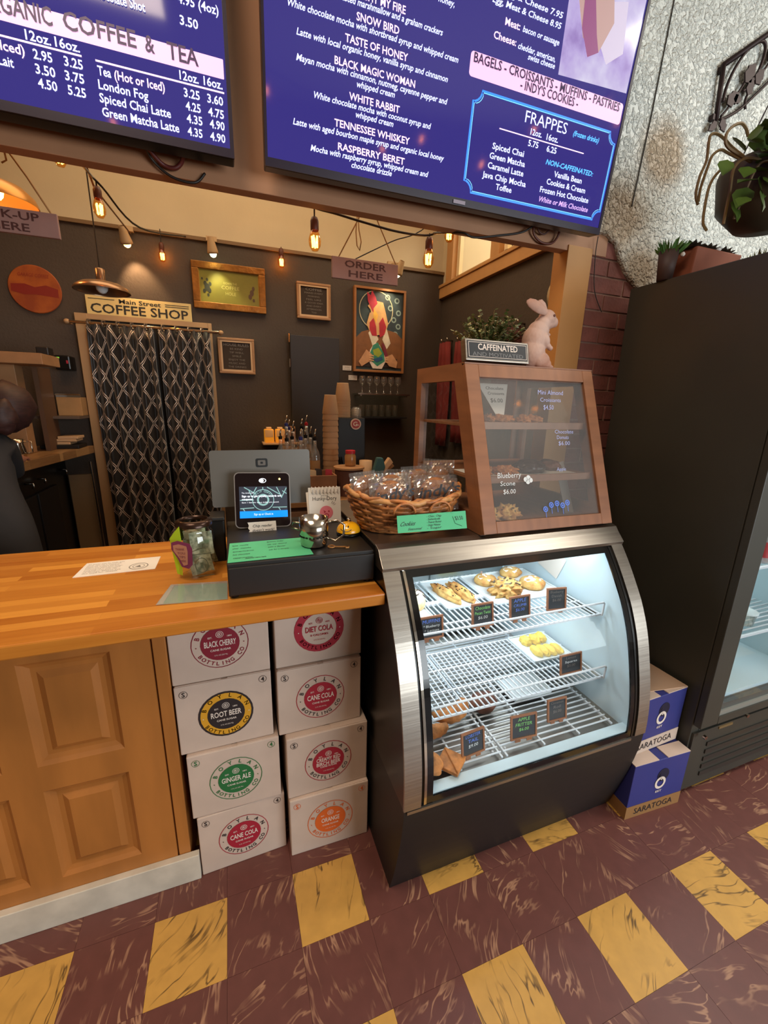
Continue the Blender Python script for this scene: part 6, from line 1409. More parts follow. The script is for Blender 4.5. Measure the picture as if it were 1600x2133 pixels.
# glass shelf with stemware
gs = root('glass_shelf','thin glass shelf with a bright front edge under the painting','shelf',(1.215,3.42,1.565))
m = MB(); m.box((.985,3.33,1.563),(1.435,3.495,1.571)); part(m,'glass_plate',glass_mat('shelf_glass',(.8,.9,.86),.2),gs)
m = MB(); m.box((.985,3.326,1.562),(1.435,3.331,1.572)); part(m,'front_edge',M_steel2,gs)
for x in (1.01,1.41): m = MB(); m.cyl((x,3.33,1.556),(x,3.498,1.556),.006,8); part(m,'support_bar',M_steel2,gs)
M_stemglass = glass_mat('stemware_glass',(.95,.9,.85),.22,.03,haze=.05)
for k in range(6):
    x=1.035+.062*k; q = root('wine_glass','empty wine glass on the glass shelf, %s from the left'%['first','second','third','fourth','fifth','sixth'][k],'glass',(x,3.38,1.5725),0,'wine glasses on the glass shelf')
    m = MB(); m.lathe([(0,0),(.026,.001),(.020,.004),(.003,.008),(.003,.060),(.012,.068),(.026,.085),(.029,.105),(.024,.135)],16,cap=False); part(m,'bowl_and_stem',M_stemglass,q,local=True,smooth=True)
ls = root('lower_shelf','dark lower shelf holding tumblers beneath the wine glasses','shelf',(1.215,3.42,1.38)); m = MB(); m.box((.99,3.36,1.374),(1.43,3.498,1.386)); part(m,'board',M_blackm,ls)
for k in range(6):
    x=1.045+.060*k; q = root('tumbler','clear tumbler below the wine glasses, %s from the left'%['first','second','third','fourth','fifth','sixth'][k],'glass',(x,3.43,1.3865),0,'tumblers on the lower shelf')
    m = MB(); m.lathe([(0,.002),(.021,0),(.026,.095)],14,cap=False); part(m,'glass_body',M_stemglass,q,local=True,smooth=True)
# curtain in the doorway
def curtain_mat():
    m_ = bpy.data.materials.new('lattice_curtain'); m_.use_nodes=True; nt=m_.node_tree; b=nt.nodes['Principled BSDF']; L=nt.links.new
    uv=nt.nodes.new('ShaderNodeUVMap'); uv.uv_map='cloth'; sp=nt.nodes.new('ShaderNodeSeparateXYZ'); L(uv.outputs[0],sp.inputs[0])
    def M2(op,a,b_=None):
        n=nt.nodes.new('ShaderNodeMath'); n.operation=op
        for i,v in enumerate((a,b_)):
            if v is None: continue
            if isinstance(v,(int,float)): n.inputs[i].default_value=v
            else: L(v,n.inputs[i])
        return n.outputs[0]
    # double-line ogee/diamond lattice
    px=M2('MULTIPLY',sp.outputs[0],1/.15); pz=M2('MULTIPLY',sp.outputs[1],1/.155)
    tri=lambda v: M2('ABSOLUTE',M2('SUBTRACT',M2('FRACT',v),.5))
    a=tri(px); c=tri(pz); s_=M2('ADD',a,c)
    d1=M2('ABSOLUTE',M2('SUBTRACT',s_,.5)); lt1=M2('LESS_THAN',M2('ABSOLUTE',M2('SUBTRACT',d1,.055)),.020)
    ny=M2('GREATER_THAN',M2('ABSOLUTE',M2('SUBTRACT',a,.25)),.0)
    nz=nt.nodes.new('ShaderNodeTexNoise'); nz.inputs['Scale'].default_value=30; L(uv.outputs[0],nz.inputs['Vector'])
    mx=nt.nodes.new('ShaderNodeMixRGB'); L(lt1,mx.inputs[0]); mx.inputs[1].default_value=lin((22,16,15)); mx.inputs[2].default_value=lin((236,214,196)); L(mx.outputs[0],b.inputs['Base Color'])
    b.inputs['Roughness'].default_value=.5; b.inputs['Sheen Weight'].default_value=.2; L(M2('MULTIPLY',lt1,.15),b.inputs['Metallic']); return m_
ct = root('curtain_pair','black curtains with a pale diamond lattice hanging in the back doorway','curtain',(-.46,3.42,0))
def cloth(x0,x1,folds,amp,seed,name):
    nx=int(folds*12); nz_=24; m=MB(); us=[]; vs_=[]; fs_=[]
    rr=random.Random(seed); ph=[rr.uniform(-.5,.5) for _ in range(int(folds)+2)]
    arc=0; prev=None; cols=[]
    for i in range(nx+1):
        t=i/nx; x=x0+(x1-x0)*t; y=3.415+amp*sin(2*pi*folds*t+.4*sin(5*t+seed))
        if prev: arc+=math.hypot(x-prev[0],y-prev[1])
        prev=(x,y); cols.append((x,y,arc))
    for i,(x,y,a) in enumerate(cols):
        for j in range(nz_+1):
            z=.02+1.93*j/nz_; k=1+.15*sin(z*2+i*.1); yy=3.415+(y-3.415)*k; vs_.append((x+.006*sin(z*3+i*.3),yy,z)); us.append((a*1.25,z))
    for i in range(nx):
        for j in range(nz_): p=i*(nz_+1)+j; fs_.append((p,p+nz_+1,p+nz_+2,p+1))
    m.add(vs_,fs_); o=part(m,name,bpy.data.materials.get('lattice_curtain') or curtain_mat(),ct,smooth=True)
    uvl=o.data.uv_layers.new(name='cloth')
    for lp in o.data.loops: uvl.data[lp.index].uv=us[lp.vertex_index]
    sol=o.modifiers.new('thick','SOLIDIFY'); sol.thickness=.002
cloth(-.835,-.440,5,.030,1,'curtain_panel'); cloth(-.415,-.095,4,.030,2,'curtain_panel')
m = MB(); m.cyl((-.93,3.405,1.955),(-.02,3.405,1.955),.010,12); part(m,'rod',M_steel2,ct)
for x in (-.935,-.015): m = MB(); m.blob((x,3.405,1.955),(.018,.016,.016),0,1,2); part(m,'finial',M_doortrim,ct,smooth=True)
for k in range(9):
    x=-.815+.082*k+(.02 if k>4 else 0); m = MB(); m.lathe([(.018,-.003),(.026,-.003),(.026,.003),(.018,.003),(.018,-.003)],14,Matrix.Translation((x,3.405,1.955))@Matrix.Rotation(pi/2,4,'Y')@Matrix.Rotation(.3,4,'X'),cap=False); part(m,'grommet',mat('grommet_steel',(190,180,170),.25,.9) if k==0 else bpy.data.materials['grommet_steel'],ct)
for x in (-.93,-.02): m = MB(); m.box((x-.01,3.40,1.945),(x+.01,3.46,1.965)); part(m,'rod_bracket',M_doortrim,ct)

# ================================================================ HANGING SIGNS, PENDANTS, STRING LIGHTS
def hang_sign(lab,x0,x1,y,z0,z1,lines,ropes,tilt=0,name='hanging_sign'):
    r = root(name,lab,'sign',((x0+x1)/2,y,z0)); f = frame(((x0+x1)/2,y,(z0+z1)/2),(1,0,tilt),(0,0,1)); w2=(x1-x0)/2; h2=(z1-z0)/2
    m = MB(f); m.box((-w2,-h2,-.008),(w2,h2,.008)); part(m,'board',M_pink,r,bevel=.002)
    m = MB(f@Matrix.Translation((0,0,.0088)))
    for t,v,w_,c in lines: m.text(t,0,v,w_,c,center=True,bold=True)
    part(m,'lettering',M_signtext,r)
    for pts in ropes: m = MB(); m.tube(pts,.003,6); part(m,'rope',M_rope,r,smooth=True)
    return r
hang_sign('pinkish hanging board reading order here, in front of the painting',.536,.893,2.30,2.108,2.207,[('ORDER',.008,.225,.030),('HERE',-.036,.185,.030)],
    [[(.571,2.30,2.205),(.68,2.30,2.40),(.72,2.30,2.50)],[(.884,2.30,2.205),(.758,2.30,2.426),(.73,2.30,2.50)],[(.72,2.30,2.50),(.725,2.30,3.5)],[(.668,2.30,2.42),(.662,2.30,2.33),(.668,2.30,2.27),(.682,2.30,2.25),(.690,2.30,2.29),(.678,2.30,2.34),(.672,2.30,2.42)]])
hang_sign('pinkish hanging board reading pick-up here at the left edge',-.815,-.528,2.00,2.040,2.118,[('PICK-UP',.006,.180,.024),('HERE',-.030,.115,.024)],
    [[(-.545,2.0,2.116),(-.60,2.0,2.22),(-.668,2.0,2.33),(-.675,2.0,2.40)],[(-.80,2.0,2.116),(-.70,2.0,2.33),(-.675,2.0,2.40)],[(-.675,2.0,2.40),(-.675,2.0,3.5)],[(-.675,2.0,2.40),(-.655,2.0,2.32),(-.650,2.0,2.26),(-.665,2.0,2.25)]])
def pendant(lab,c,r,h,mt,glow=0,tilt=0):
    q = root('pendant_lamp',lab,'lamp',c); M_=Matrix.Translation(c)
    m = MB(M_); m.lathe([(r,0),(r*1.0,.006),(r*.93,h*.35),(r*.70,h*.68),(r*.30,h*.90),(r*.16,h),(r*.14,h*1.0),(r*.28,h*.86),(r*.66,h*.62),(r*.90,h*.33),(r*.97,.004)],40,cap=False); part(m,'shade',mt,q,smooth=True)
    m = MB(M_); m.lathe([(r*.16,h*.98),(r*.17,h*1.9),(r*.12,h*2.0),(0,h*2.02)],18,cap=False); part(m,'neck',mt,q,smooth=True)
    m = MB(M_); m.cyl((0,0,h*2),(0,0,3.5-c[2]),.003,6); part(m,'cord',M_cord,q)
    m = MB(M_); m.blob((0,0,h*.45),(.028,.028,.034),0,1,2); part(m,'bulb',M_bulb if glow else M_white,q,smooth=True)
    return q
M_pend = mat('aged_tin_shade',(150,118,90),.28,.75,var=.15,scale=5)
pendant('small dome tin pendant lamp hanging before the coffee shop sign',(-.546,2.60,1.995),.122,.052,M_pend)
pendant('lit brass pendant lamp half hidden by the pick-up sign',(-.905,2.60,2.315),.150,.10,mat('brass_shade',(196,140,72),.35,.6),glow=1)
point('pendant_light',(-.905,2.60,2.30),2.2,(1,.55,.2),.03)
def bulb_thing(lab,c,s=1.0,drop=.05,glow=True,power=.5,cat='light bulb'):
    q = root('string_bulb',lab,cat,c); M_=Matrix.Translation(c)   # c = filament centre
    m = MB(M_); m.lathe([(.0,-.040*s),(.012*s,-.037*s),(.022*s,-.020*s),(.024*s,-.002*s),(.018*s,.020*s),(.012*s,.034*s)],18,cap=False); part(m,'glass',M_bulbglass,q,smooth=True)
    m = MB(M_)
    for a in range(5): m.tube([(.009*s*cos(a*1.257),.009*s*sin(a*1.257),-.026*s),(.011*s*cos(a*1.257+.4),.011*s*sin(a*1.257+.4),.012*s)],.0034*s,5)
    part(m,'filament',M_bulb,q,kind='stuff')
    m = MB(M_); m.lathe([(.014*s,.030*s),(.016*s,.034*s),(.016*s,.062*s),(.011*s,.075*s),(0,.078*s)],14,cap=False); part(m,'socket',M_socket,q,smooth=True)
    if drop: m = MB(M_); m.tube([(0,0,.075*s),(0,0,.075*s+drop)],.003,6); part(m,'drop_cord',M_cord,q)
    if power: point('bulb_light',(c[0],c[1],c[2]-.0),power,(1,.52,.2),.018)
    return q
bulb_thing('string light bulb hanging behind the beam above the small letter board',(.354,1.80,2.100),1.0,.035,power=.35)
bulb_thing('string light bulb hanging right of the order here sign',(.838,1.80,2.100),1.0,.015,power=.35)
bulb_thing('string light bulb close under the beam beside the high window',(.930,1.80,2.205),.9,0,power=.3)
bulb_thing('string light bulb hanging in the wire fork at the left',(-.434,2.20,2.228),.95,.02,power=.35)
bulb_thing('string light bulb close under the beam above the pick-up sign',(-.545,2.20,2.385),1.0,0,power=.3)
bulb_thing('glowing bulb on the wall top above the coffee letter board',(.432,3.45,2.478),1.1,.01,power=.5)
bulb_thing('small glowing bulb on the dark wall left of the gilt picture',(-.350,3.455,2.418),1.0,.08,power=.6)
cable('black string light cable sagging behind the beam',[(.10,1.568,2.30),(.20,1.72,2.27),(.275,1.80,2.237),(.354,1.80,2.208),(.438,1.80,2.200),(.55,1.80,2.188),(.698,1.80,2.176),(.834,1.80,2.183),(.904,1.80,2.225),(.93,1.79,2.275),(.98,1.568,2.34)],.0045)
cable('straight dark wire crossing behind the order here sign',[(.60,2.50,2.20),(.716,2.50,2.269),(.93,2.50,2.385),(1.155,2.50,2.502),(1.5,2.45,2.9),(1.65,2.4,3.5)],.003)
cable('dark cable running over the beam to the large menu screen',[(.79,1.66,2.14),(.83,1.512,2.100),(.88,1.506,2.090),(.99,1.506,2.112),(1.09,1.505,2.138),(1.142,1.49,2.175)],.0035)
cable('left string light cable running down to the wall corner',[(-.62,1.568,2.55),(-.545,2.2,2.463),(-.455,2.2,2.343),(-.42,2.22,2.31),(-.35,2.6,2.30),(-.20,3.484,2.56)],.0045)
cable('second left string wire crossing the first',[(-.48,2.2,2.40),(-.46,2.2,2.33),(-.434,2.2,2.30),(-.38,2.2,2.24),(-.30,2.2,2.20)],.003) if False else None
m = MB(); m.tube([(-.470,2.2,2.40),(-.462,2.3,2.33),(-.500,3.3,2.475)],.004,6); single(m,'conduit',mat('brown_conduit',(110,70,34),.5),'thin brown conduit dropping to the wall top at the left','pipe',(-.47,2.2,2.40))
def spot(lab,c,d,mt,glow,power,col):
    q = root('spotlight',lab,'lamp',c); D=V(d).normalized(); M_=Matrix.Translation(c)@D.to_track_quat('Z','Y').to_matrix().to_4x4()
    m = MB(M_); m.lathe([(.018,-.05),(.020,-.04),(.034,.03),(.036,.045),(.030,.045),(.028,.03),(.0,.02)],18,cap=False); part(m,'housing',mt,q,smooth=True)
    m = MB(M_); m.lathe([(0,.036),(.029,.036)],18,cap=False); part(m,'lens',glow,q); m = MB(M_); m.blob((0,0,.048),(.022,.022,.022),0,1,2); part(m,'lamp_bulb',glow,q,smooth=True)
    m = MB(); m.bar((c[0],c[1],c[2]+.03),(c[0],3.49,c[2]+.075),.012,.012); part(m,'arm',mt,q); m = MB(); m.box((c[0]-.035,3.47,c[2]+.06),(c[0]+.035,3.499,c[2]+.09)); part(m,'clip',mt,q)
    o = bpy.data.lights.new('spot','SPOT'); o.energy=power; o.color=col; o.spot_size=R(75); o.spot_blend=.6; o.shadow_soft_size=.02
    ob=bpy.data.objects.new('spot_beam',o); C.objects.link(ob); ob.location=V(c)+D*.085; ob.rotation_euler=(-D).to_track_quat('Z','Y').to_euler(); return q
M_spotw = mat('cream_spot_housing',(190,160,120),.5)
spot('bright warm clip spotlight at the wall top left of the gilt picture',(-.545,3.36,2.480),(.15,.55,-1),M_spotw,emis('spot_warm',(255,190,100),14),9,(1,.62,.3))
spot('small cone spotlight above the gilt picture',(-.035,3.36,2.490),(.12,.35,-1),M_spotw,emis('spot_green',(230,240,180),10),4.5,(.98,.95,.6))
spot('small bracket spotlight right of the order here sign',(1.30,3.30,2.500),(-.2,.6,-1),M_spotw,emis('spot_pale',(250,225,160),10),4.5,(1,.82,.5))

# ================================================================ RIGHT SIDE OF THE BAR
for lab,y0,y1,z0,z1,mt in (('bright red apron hanging in the far right corner of the bar',3.22,3.42,1.15,2.00,M_red),('red apron hanging beside the corner apron on the bar wall',2.95,3.15,1.20,1.98,M_red),('dark wine red apron hanging behind the rabbit figure',2.30,2.60,1.35,1.99,mat('wine_fabric',(74,20,24),.8,var=.15,scale=6))):
    q = root('apron',lab,'apron',(1.74,(y0+y1)/2,z0)); n=14; vs_=[];fs_=[]
    for i in range(n+1):
        for j in range(9):
            t=i/n; u=j/8; w_=.55+.45*(1-u)**.5 if u<1 else .5; yy=(y0+y1)/2+(t-.5)*(y1-y0)*(1.0-.35*u**3); vs_.append((1.735+.018*sin(t*15+u*2),yy,z0+(z1-z0)*u))
    for i in range(n):
        for j in range(8): a=i*9+j; fs_.append((a,a+9,a+10,a+1))
    m = MB(); m.add(vs_,fs_); o=part(m,'cloth',mt,q,smooth=True); so=o.modifiers.new('t','SOLIDIFY'); so.thickness=.004
    for yy in (y0+.05,y1-.05): m = MB(); m.tube([(1.777,yy,z1+.01),(1.73,yy,z1+.01),(1.722,yy,z1+.03)],.006,8); part(m,'hook',M_steel2,q,smooth=True)
wp = root('wall_plate','cream round ceramic plate on the bar wall behind the ochre post','plate',(1.77,2.06,2.04)); m = MB(Matrix.Translation((1.776,2.06,2.116))@Matrix.Rotation(-pi/2,4,'Y')); m.lathe([(0,0),(.05,.002),(.085,.016),(.088,.020),(.05,.008),(0,.006)],28,cap=False); part(m,'dish',mat('cream_ceramic',(196,170,130),.4),wp,smooth=True)  # half-hidden pale lamp shade, modelled as a round dish

# back bar with bottles, cups and tap
bb_ = root('back_bar','dark wooden back bar behind the register','bar',(.75,2.55,0))
m = MB(); m.box((.20,2.16,0),(1.20,2.90,.955)); part(m,'body',mat('bar_brown',(96,66,46),.6,var=.1,scale=4),bb_); m = MB(); m.box((.18,2.14,.955),(1.22,2.92,.985)); part(m,'bar_top',stave_mat('bar_top',(110,74,44),(160,112,68),rough=.35),bb_,bevel=.003)
for k in range(4): m = MB(); m.box((.22+.245*k,2.15,.10),(.44+.245*k,2.161,.93)); part(m,'front_panel',mat('bar_panel',(120,84,58),.6) if k==0 else bpy.data.materials['bar_panel'],bb_,bevel=.002)
rs_ = root('bottle_riser','dark stepped riser under the liquor bottles','riser',(.45,2.85,.985)); m = MB(); m.box((.24,2.42,.985),(.505,2.90,1.04)); m.box((.30,2.66,1.04),(.505,2.90,1.10)); part(m,'steps',M_blackm,rs_)
# crates
def crate(lab,x0,x1,y0,y1,z0,z1):
    q = root('wooden_crate',lab,'crate',((x0+x1)/2,(y0+y1)/2,z0)); t=.010
    for nm,a,b in (('side_board',(x0,y0,z0+.008),(x1,y0+t,z1)),('side_board',(x0,y1-t,z0+.008),(x1,y1,z1)),('end_board',(x0,y0+t,z0+.008),(x0+t,y1-t,z1)),('end_board',(x1-t,y0+t,z0+.008),(x1,y1-t,z1)),('floor_board',(x0,y0,z0),(x1,y1,z0+.008))):
        m = MB(); m.box(a,b); part(m,nm,mat('crate_wood',(140,92,58),.6,var=.15,scale=9) if 'crate_wood' not in bpy.data.materials else bpy.data.materials['crate_wood'],q,bevel=.001)
    return q
crate('open wooden crate of sachets on the back bar beside the register',.385,.530,2.18,2.38,.985,1.115)
for k,(x,y,c,lab) in enumerate(((.41,2.24,(210,180,140),'cream sachet sticking out of the crate, left'),(.45,2.28,(60,50,44),'dark sachet sticking out of the crate, middle'),(.50,2.25,(196,60,70),'red sachet sticking out of the crate, right'))):
    m = MB(); m.prism([(-.022,0),(.022,0),(.018,.115),(-.020,.12)],-.002,.002,frame((x,y,1.02),(1,.2*(k-1),0),(.15*(k-1),0,1))); single(m,'sachet',mat('sachet_%s'%('abc'[k]),c,.6),lab,'sachet',(x,y,1.02))
st = root('cake_stand','round wooden lidded drum on the back bar right of the crate','drum',(.615,2.26,.985)); m = MB(Matrix.Translation((.625,2.28,.985))); m.lathe([(0,0),(.080,0),(.080,.15),(0,.15)],28,cap=False); part(m,'drum',mat('dark_drum',(88,50,36),.6),st,smooth=False); m = MB(Matrix.Translation((.625,2.28,.985))); m.lathe([(0,.15),(.088,.15),(.088,.160),(0,.162)],28,cap=False); part(m,'lid',mat('tan_lid',(176,130,88),.5),st)
jr = root('spice_jar','small glass jar with a red lid on the round drum','jar',(.635,2.30,1.147)); m = MB(Matrix.Translation((.635,2.29,1.148))); m.lathe([(0,0),(.028,0),(.032,.01),(.032,.055),(.026,.068),(.026,.072)],20,cap=False); part(m,'glass',mat('spice_amber',(170,120,70),.3,coat=.5),jr,smooth=True); m = MB(Matrix.Translation((.635,2.29,1.148))); m.lathe([(0,.088),(.027,.088),(.028,.086),(.028,.070),(0,.070)],20,cap=False); part(m,'lid',mat('lid_red',(190,40,50),.4),jr)
bg = root('paper_bag_bundle','stacked paper cups and teal and cream sleeves on the back bar','bundle',(.83,2.40,.985)); 
m = MB(Matrix.Translation((.775,2.44,.985))); m.lathe([(0,0),(.036,0),(.040,.17),(0,.17)],18,cap=False); part(m,'cup_stack',M_cup,bg,smooth=True)
m = MB(frame((.845,2.40,1.11),(1,0,-.35),(.35,0,1))); m.prism([(-.03,-.06),(.03,-.06),(.035,.02),(.0,.07),(-.035,.06)],-.02,.02); part(m,'teal_sleeve',mat('teal_card',(56,96,96),.6),bg,bevel=.006)
m = MB(frame((.885,2.41,1.11),(1,0,-.8),(.8,0,1))); m.prism([(-.012,-.08),(.012,-.08),(.020,.06),(-.018,.07)],-.02,.02); part(m,'cream_sleeve',M_cup,bg,bevel=.004)
m = MB(frame((.905,2.43,1.10),(1,0,-1.2),(1.2,0,1))); m.prism([(-.010,-.07),(.010,-.07),(.018,.05),(-.016,.05)],-.02,.02); part(m,'tan_sleeve',M_kraft,bg,bevel=.004)
m = MB(); m.box((.78,2.36,.985),(.92,2.46,1.03)); part(m,'holder',M_blackm,bg)
# tap tower with round badge, domed lid on top
tt = root('tap_tower','black coffee machine with a round red and cream badge on the back bar','coffee machine',(.69,2.66,.985))
m = MB(); m.prism([(.60,1.20),(.63,1.25),(.632,1.405),(.805,1.405),(.81,.985),(.60,.985)][::-1],0,.16,Matrix(((1,0,0,0),(0,0,1,2.56),(0,1,0,0),(0,0,0,1)))); part(m,'body',M_blackm,tt,bevel=.004)
f = frame((.742,2.556,1.368),(1,0,0),(0,0,1)); m = MB(f); m.lathe([(0,0),(.034,0),(.034,.006),(0,.006)],32,cap=False); part(m,'badge_rim',mat('badge_cream',(224,190,160),.5),tt)
m = MB(f@Matrix.Translation((0,0,.0066))); m.disc(0,0,.027); part(m,'badge_field',mat('badge_red',(176,52,38),.5),tt)
m = MB(f@Matrix.Translation((0,0,.0072))); m.text('G',-.004,-.012,.028,.026,center=True,bold=True); m.text('m',.010,-.010,.018,.012,center=True,bold=True); part(m,'badge_lettering',mat('badge_white',(236,214,190),.5),tt)
for k in range(4): m = MB(); m.tube([(.617+.012*k,2.60,1.235),(.617+.012*k,2.555,1.15),(.617+.014*k,2.553,1.12)],.004,6); part(m,'spoon_handle',M_black,tt)
dl = root('dome_lid_stack','stack of clear dome lids on the black coffee machine','lids',(.755,2.63,1.406))
for k in range(4): m = MB(Matrix.Translation((.768,2.64,1.4055+.012*k))); m.lathe([(.034,0),(.034,.004),(.030,.018),(.018,.028),(0,.030)],20,cap=False); part(m,'dome_lid',M_clearcup,dl,smooth=True)
def cup_stack(lab,x,y,z0,z1,rb,rt,mt,n):
    q = root('cup_stack',lab,'cups',(x,y,z0)); h=.11; 
    for k in range(n):
        zz_=z0+(z1-z0-h)*k/max(1,n-1); m = MB(Matrix.Translation((x,y,zz_))); m.lathe([(rb,0),(rb+.002,.004),(rt,h-.004),(rt,h),(0,h)],20,cap=False); part(m,'cup',mt,q,smooth=True)
    return q
cup_stack('tall tower of upside-down tan paper cups, left of the two on the bar',.567,2.49,.986,1.538,.046,.034,M_cup,14)
cup_stack('tallest tower of upside-down tan paper cups beside the round badge',.681,2.64,1.4055,1.614,.048,.036,M_cup,7)
cup_stack('tower of clear plastic cups in front of the paper cup towers',.625,2.585,1.236 if False else 1.041,1.36,.046,.032,M_clearcup,7) if False else None
# bottles with pour spouts
cols_=((150,120,80),(170,150,110),(120,90,60),(140,120,100),(110,100,80),(160,130,90),(130,90,60),(90,60,50))
pos = [(.305,2.47,1.0405),(.345,2.54,1.0405),(.385,2.47,1.0405),(.425,2.54,1.0405),(.468,2.47,1.0405),(.335,2.71,1.1005),(.385,2.77,1.1005),(.430,2.71,1.1005),(.472,2.78,1.1005),(.285,2.61,1.0405),(.470,2.62,1.0405),(.37,2.86,1.1005)]
labs = ['first from the left in the front row','second in the front row, with cream label','third in the front row, with blue cap','fourth in the front row','fifth in the front row, beside the paper cups','first in the back row','second in the back row, with silver spout','third in the back row','last in the back row, with a red cap','small one at the left end','clear one close to the paper cups','far one near the black door']
rr = random.Random(5)
for k,(x,y,z) in enumerate(pos):
    q = root('liquor_bottle','syrup bottle on the riser, '+labs[k],'bottle',(x,y,z)); h=rr.uniform(.21,.25); s=.030
    m = MB(); m.lathe([(0,.002),(s*.9,0),(s,.006),(s,h*.60),(s*.8,h*.70),(s*.36,h*.82),(s*.34,h),(0,h)],16,cap=False); part(m,'glass_body',M_bottle,q,local=True,smooth=True)
    m = MB(); m.lathe([(0,.006),(s*.9,.006),(s*.92,h*.40),(0,h*.40)],14,cap=False); part(m,'liquid',mat('syrup_%s'%('abcdefgh'[k%8]),cols_[k%8],.3,coat=.3) if k<8 else bpy.data.materials['syrup_%s'%('abcdefgh'[k%8])],q,local=True,smooth=True)
    m = MB(); m.lathe([(s*1.01,h*.18),(s*1.01,h*.50)],16,cap=False); part(m,'paper_label',[M_paper,M_kraft,M_cup][k%3],q,local=True,smooth=True)
    m = MB(); m.lathe([(.011,h-.004),(.012,h+.014),(0,h+.015)],12,cap=False); part(m,'stopper',[M_black,bpy.data.materials['lid_red'] if k==8 else M_black,M_blue][k%3] if k!=8 else bpy.data.materials['lid_red'],q,local=True)
    m = MB(); m.tube([(0,0,h+.01),(0,0,h+.035),(.006,-.004,h+.062)],.004,7,radii=[.006,.005,.003]); part(m,'pour_spout',M_steel2,q,local=True,smooth=True)
# amber bottles on a lit little shelf
sh = root('wall_shelf','small lit shelf on the dark wall behind the register','shelf',(.34,3.42,1.17)); m = MB(); m.box((.235,3.34,1.165),(.52,3.498,1.176)); part(m,'board',M_cup,sh); m = MB(); m.box((.45,3.40,1.177),(.49,3.49,1.30)); part(m,'side_post',M_frame2,sh)
for k,lab in enumerate(('square amber syrup jug on the small lit shelf, left','square amber syrup jug on the small lit shelf, right')):
    q = root('syrup_jug',lab,'jug',(.285+.085*k,3.40,1.1765)); m = MB(); m.box((-.036,-.03,0),(.036,.03,.105)); part(m,'body',M_amber,q,local=True,bevel=.008); m = MB(); m.box((-.030,-.031,.045),(.030,-.0305,.100)); part(m,'pale_label',M_cup,q,local=True); m = MB(); m.box((-.02,-.02,.105),(.02,.02,.120)); part(m,'cap',M_cup,q,local=True,bevel=.003)
point('shelf_glow',(.33,3.30,1.34),.25,(1,.6,.2),.02)
tn = root('steel_canister','dim steel canister on the back bar before the dark wall','canister',(.80,2.78,.985)); m = MB(Matrix.Translation((.82,2.80,.985))); m.lathe([(0,0),(.045,0),(.045,.24),(.040,.25),(0,.25)],20,cap=False); part(m,'body',mat('dim_tin',(110,84,70),.4,.5),tn,smooth=True)

# ================================================================ LEFT WORK STATION
wc = root('work_counter','light butcher-block work counter on black cabinets at the left','counter',(-1.5,3.0,0))
m = MB(); m.prism([(-2.4,2.50),(-1.030,2.50),(-.905,3.459),(-2.4,3.495)],1.110,1.160); part(m,'counter_top',M_block2,wc,bevel=.003)
m = MB(); m.box((-2.4,2.56,0),(-1.10,3.495,1.110)); part(m,'cabinet',M_black,wc)
for k,y in enumerate((2.62,2.95)): m = MB(); m.box((-1.101,y,.10),(-1.085,y+.30,.93)); part(m,'cabinet_door',M_blackm,wc,bevel=.003)
for y in (2.836,3.003,3.36): m = MB(); m.tube([(-1.10,y,1.01),(-1.06,y,1.012),(-1.055,y,.995),(-1.065,y,.985)],.006,8); part(m,'hook',M_steel2,wc,smooth=True)
m = MB(); m.box((-1.085,3.465,.0),(-.955,3.499,.955)); single(m,'tan_board',mat('tan_board',(142,116,84),.6),'tan board standing against the back wall under the work counter','board',(-1.0,3.48,0))
m = MB(); m.cyl((-.925,3.44,.30),(-.935,3.44,1.05),.006,8); single(m,'steel_pipe',M_steel2,'thin steel rod standing beside the curtain under the work counter','rod',(-.93,3.44,.30))
su = root('wooden_shelf_unit','rough wooden shelf unit standing on the left work counter','shelf unit',(-1.15,3.05,1.160))
m = MB(); m.box((-1.62,2.86,1.655),(-.925,3.12,1.712)); part(m,'top_board',M_frame2,su,bevel=.002)
m = MB(); m.box((-1.205,3.0,1.161),(-1.105,3.10,1.655)); part(m,'post',M_frame2,su,bevel=.002)
m = MB(); m.box((-1.075,3.14,1.161),(-1.050,3.34,1.655)); part(m,'slim_post',mat('dark_pine',(96,66,44),.6),su); m = MB(); m.box((-1.62,3.0,1.161),(-1.52,3.10,1.655)); part(m,'post',M_frame2,su,bevel=.002)
m = MB(); m.box((-1.16,3.26,1.350),(-.908,3.498,1.366)); single(m,'wall_ledge',mat('grey_board',(104,84,70),.6),'thin grey wall shelf carrying the tan box at the left','shelf',(-1.03,3.4,1.35))
bx_ = root('tan_box','tan cardboard box on the lower board beside the door trim','box',(-.97,3.40,1.367)); m = MB(); m.box((-1.045,3.35,1.367),(-.910,3.48,1.485)); part(m,'carton',M_kraft,bx_,bevel=.002); m = MB(); m.cyl((-1.045,3.345,1.500),(-.910,3.345,1.502),.004,6); m.box((-1.045,3.35,1.485),(-.910,3.355,1.505)); part(m,'steel_edge',M_steel2,bx_)
tr = root('paper_tray','low dark tray of folded papers on the work counter','tray',(-1.02,3.33,1.161)); m = MB(); m.box((-1.14,3.24,1.161),(-.93,3.42,1.185)); part(m,'tray_body',M_blackm,tr,bevel=.004)
for k,(x,z,w_) in enumerate(((-1.03,1.186,.10),(-1.01,1.205,.13),(-.99,1.222,.11))): m = MB(); m.box((x-w_/2,3.26,z),(x+w_/2,3.40,z+.017)); part(m,'folded_paper',M_cup,tr,bevel=.003)
m = MB(); m.box((-1.135,3.345,1.186),(-1.08,3.40,1.26)); single(m,'sugar_box',M_cup,'small cream box at the left end of the paper tray','box',(-1.1,3.37,1.186),bevel=.003) if False else None
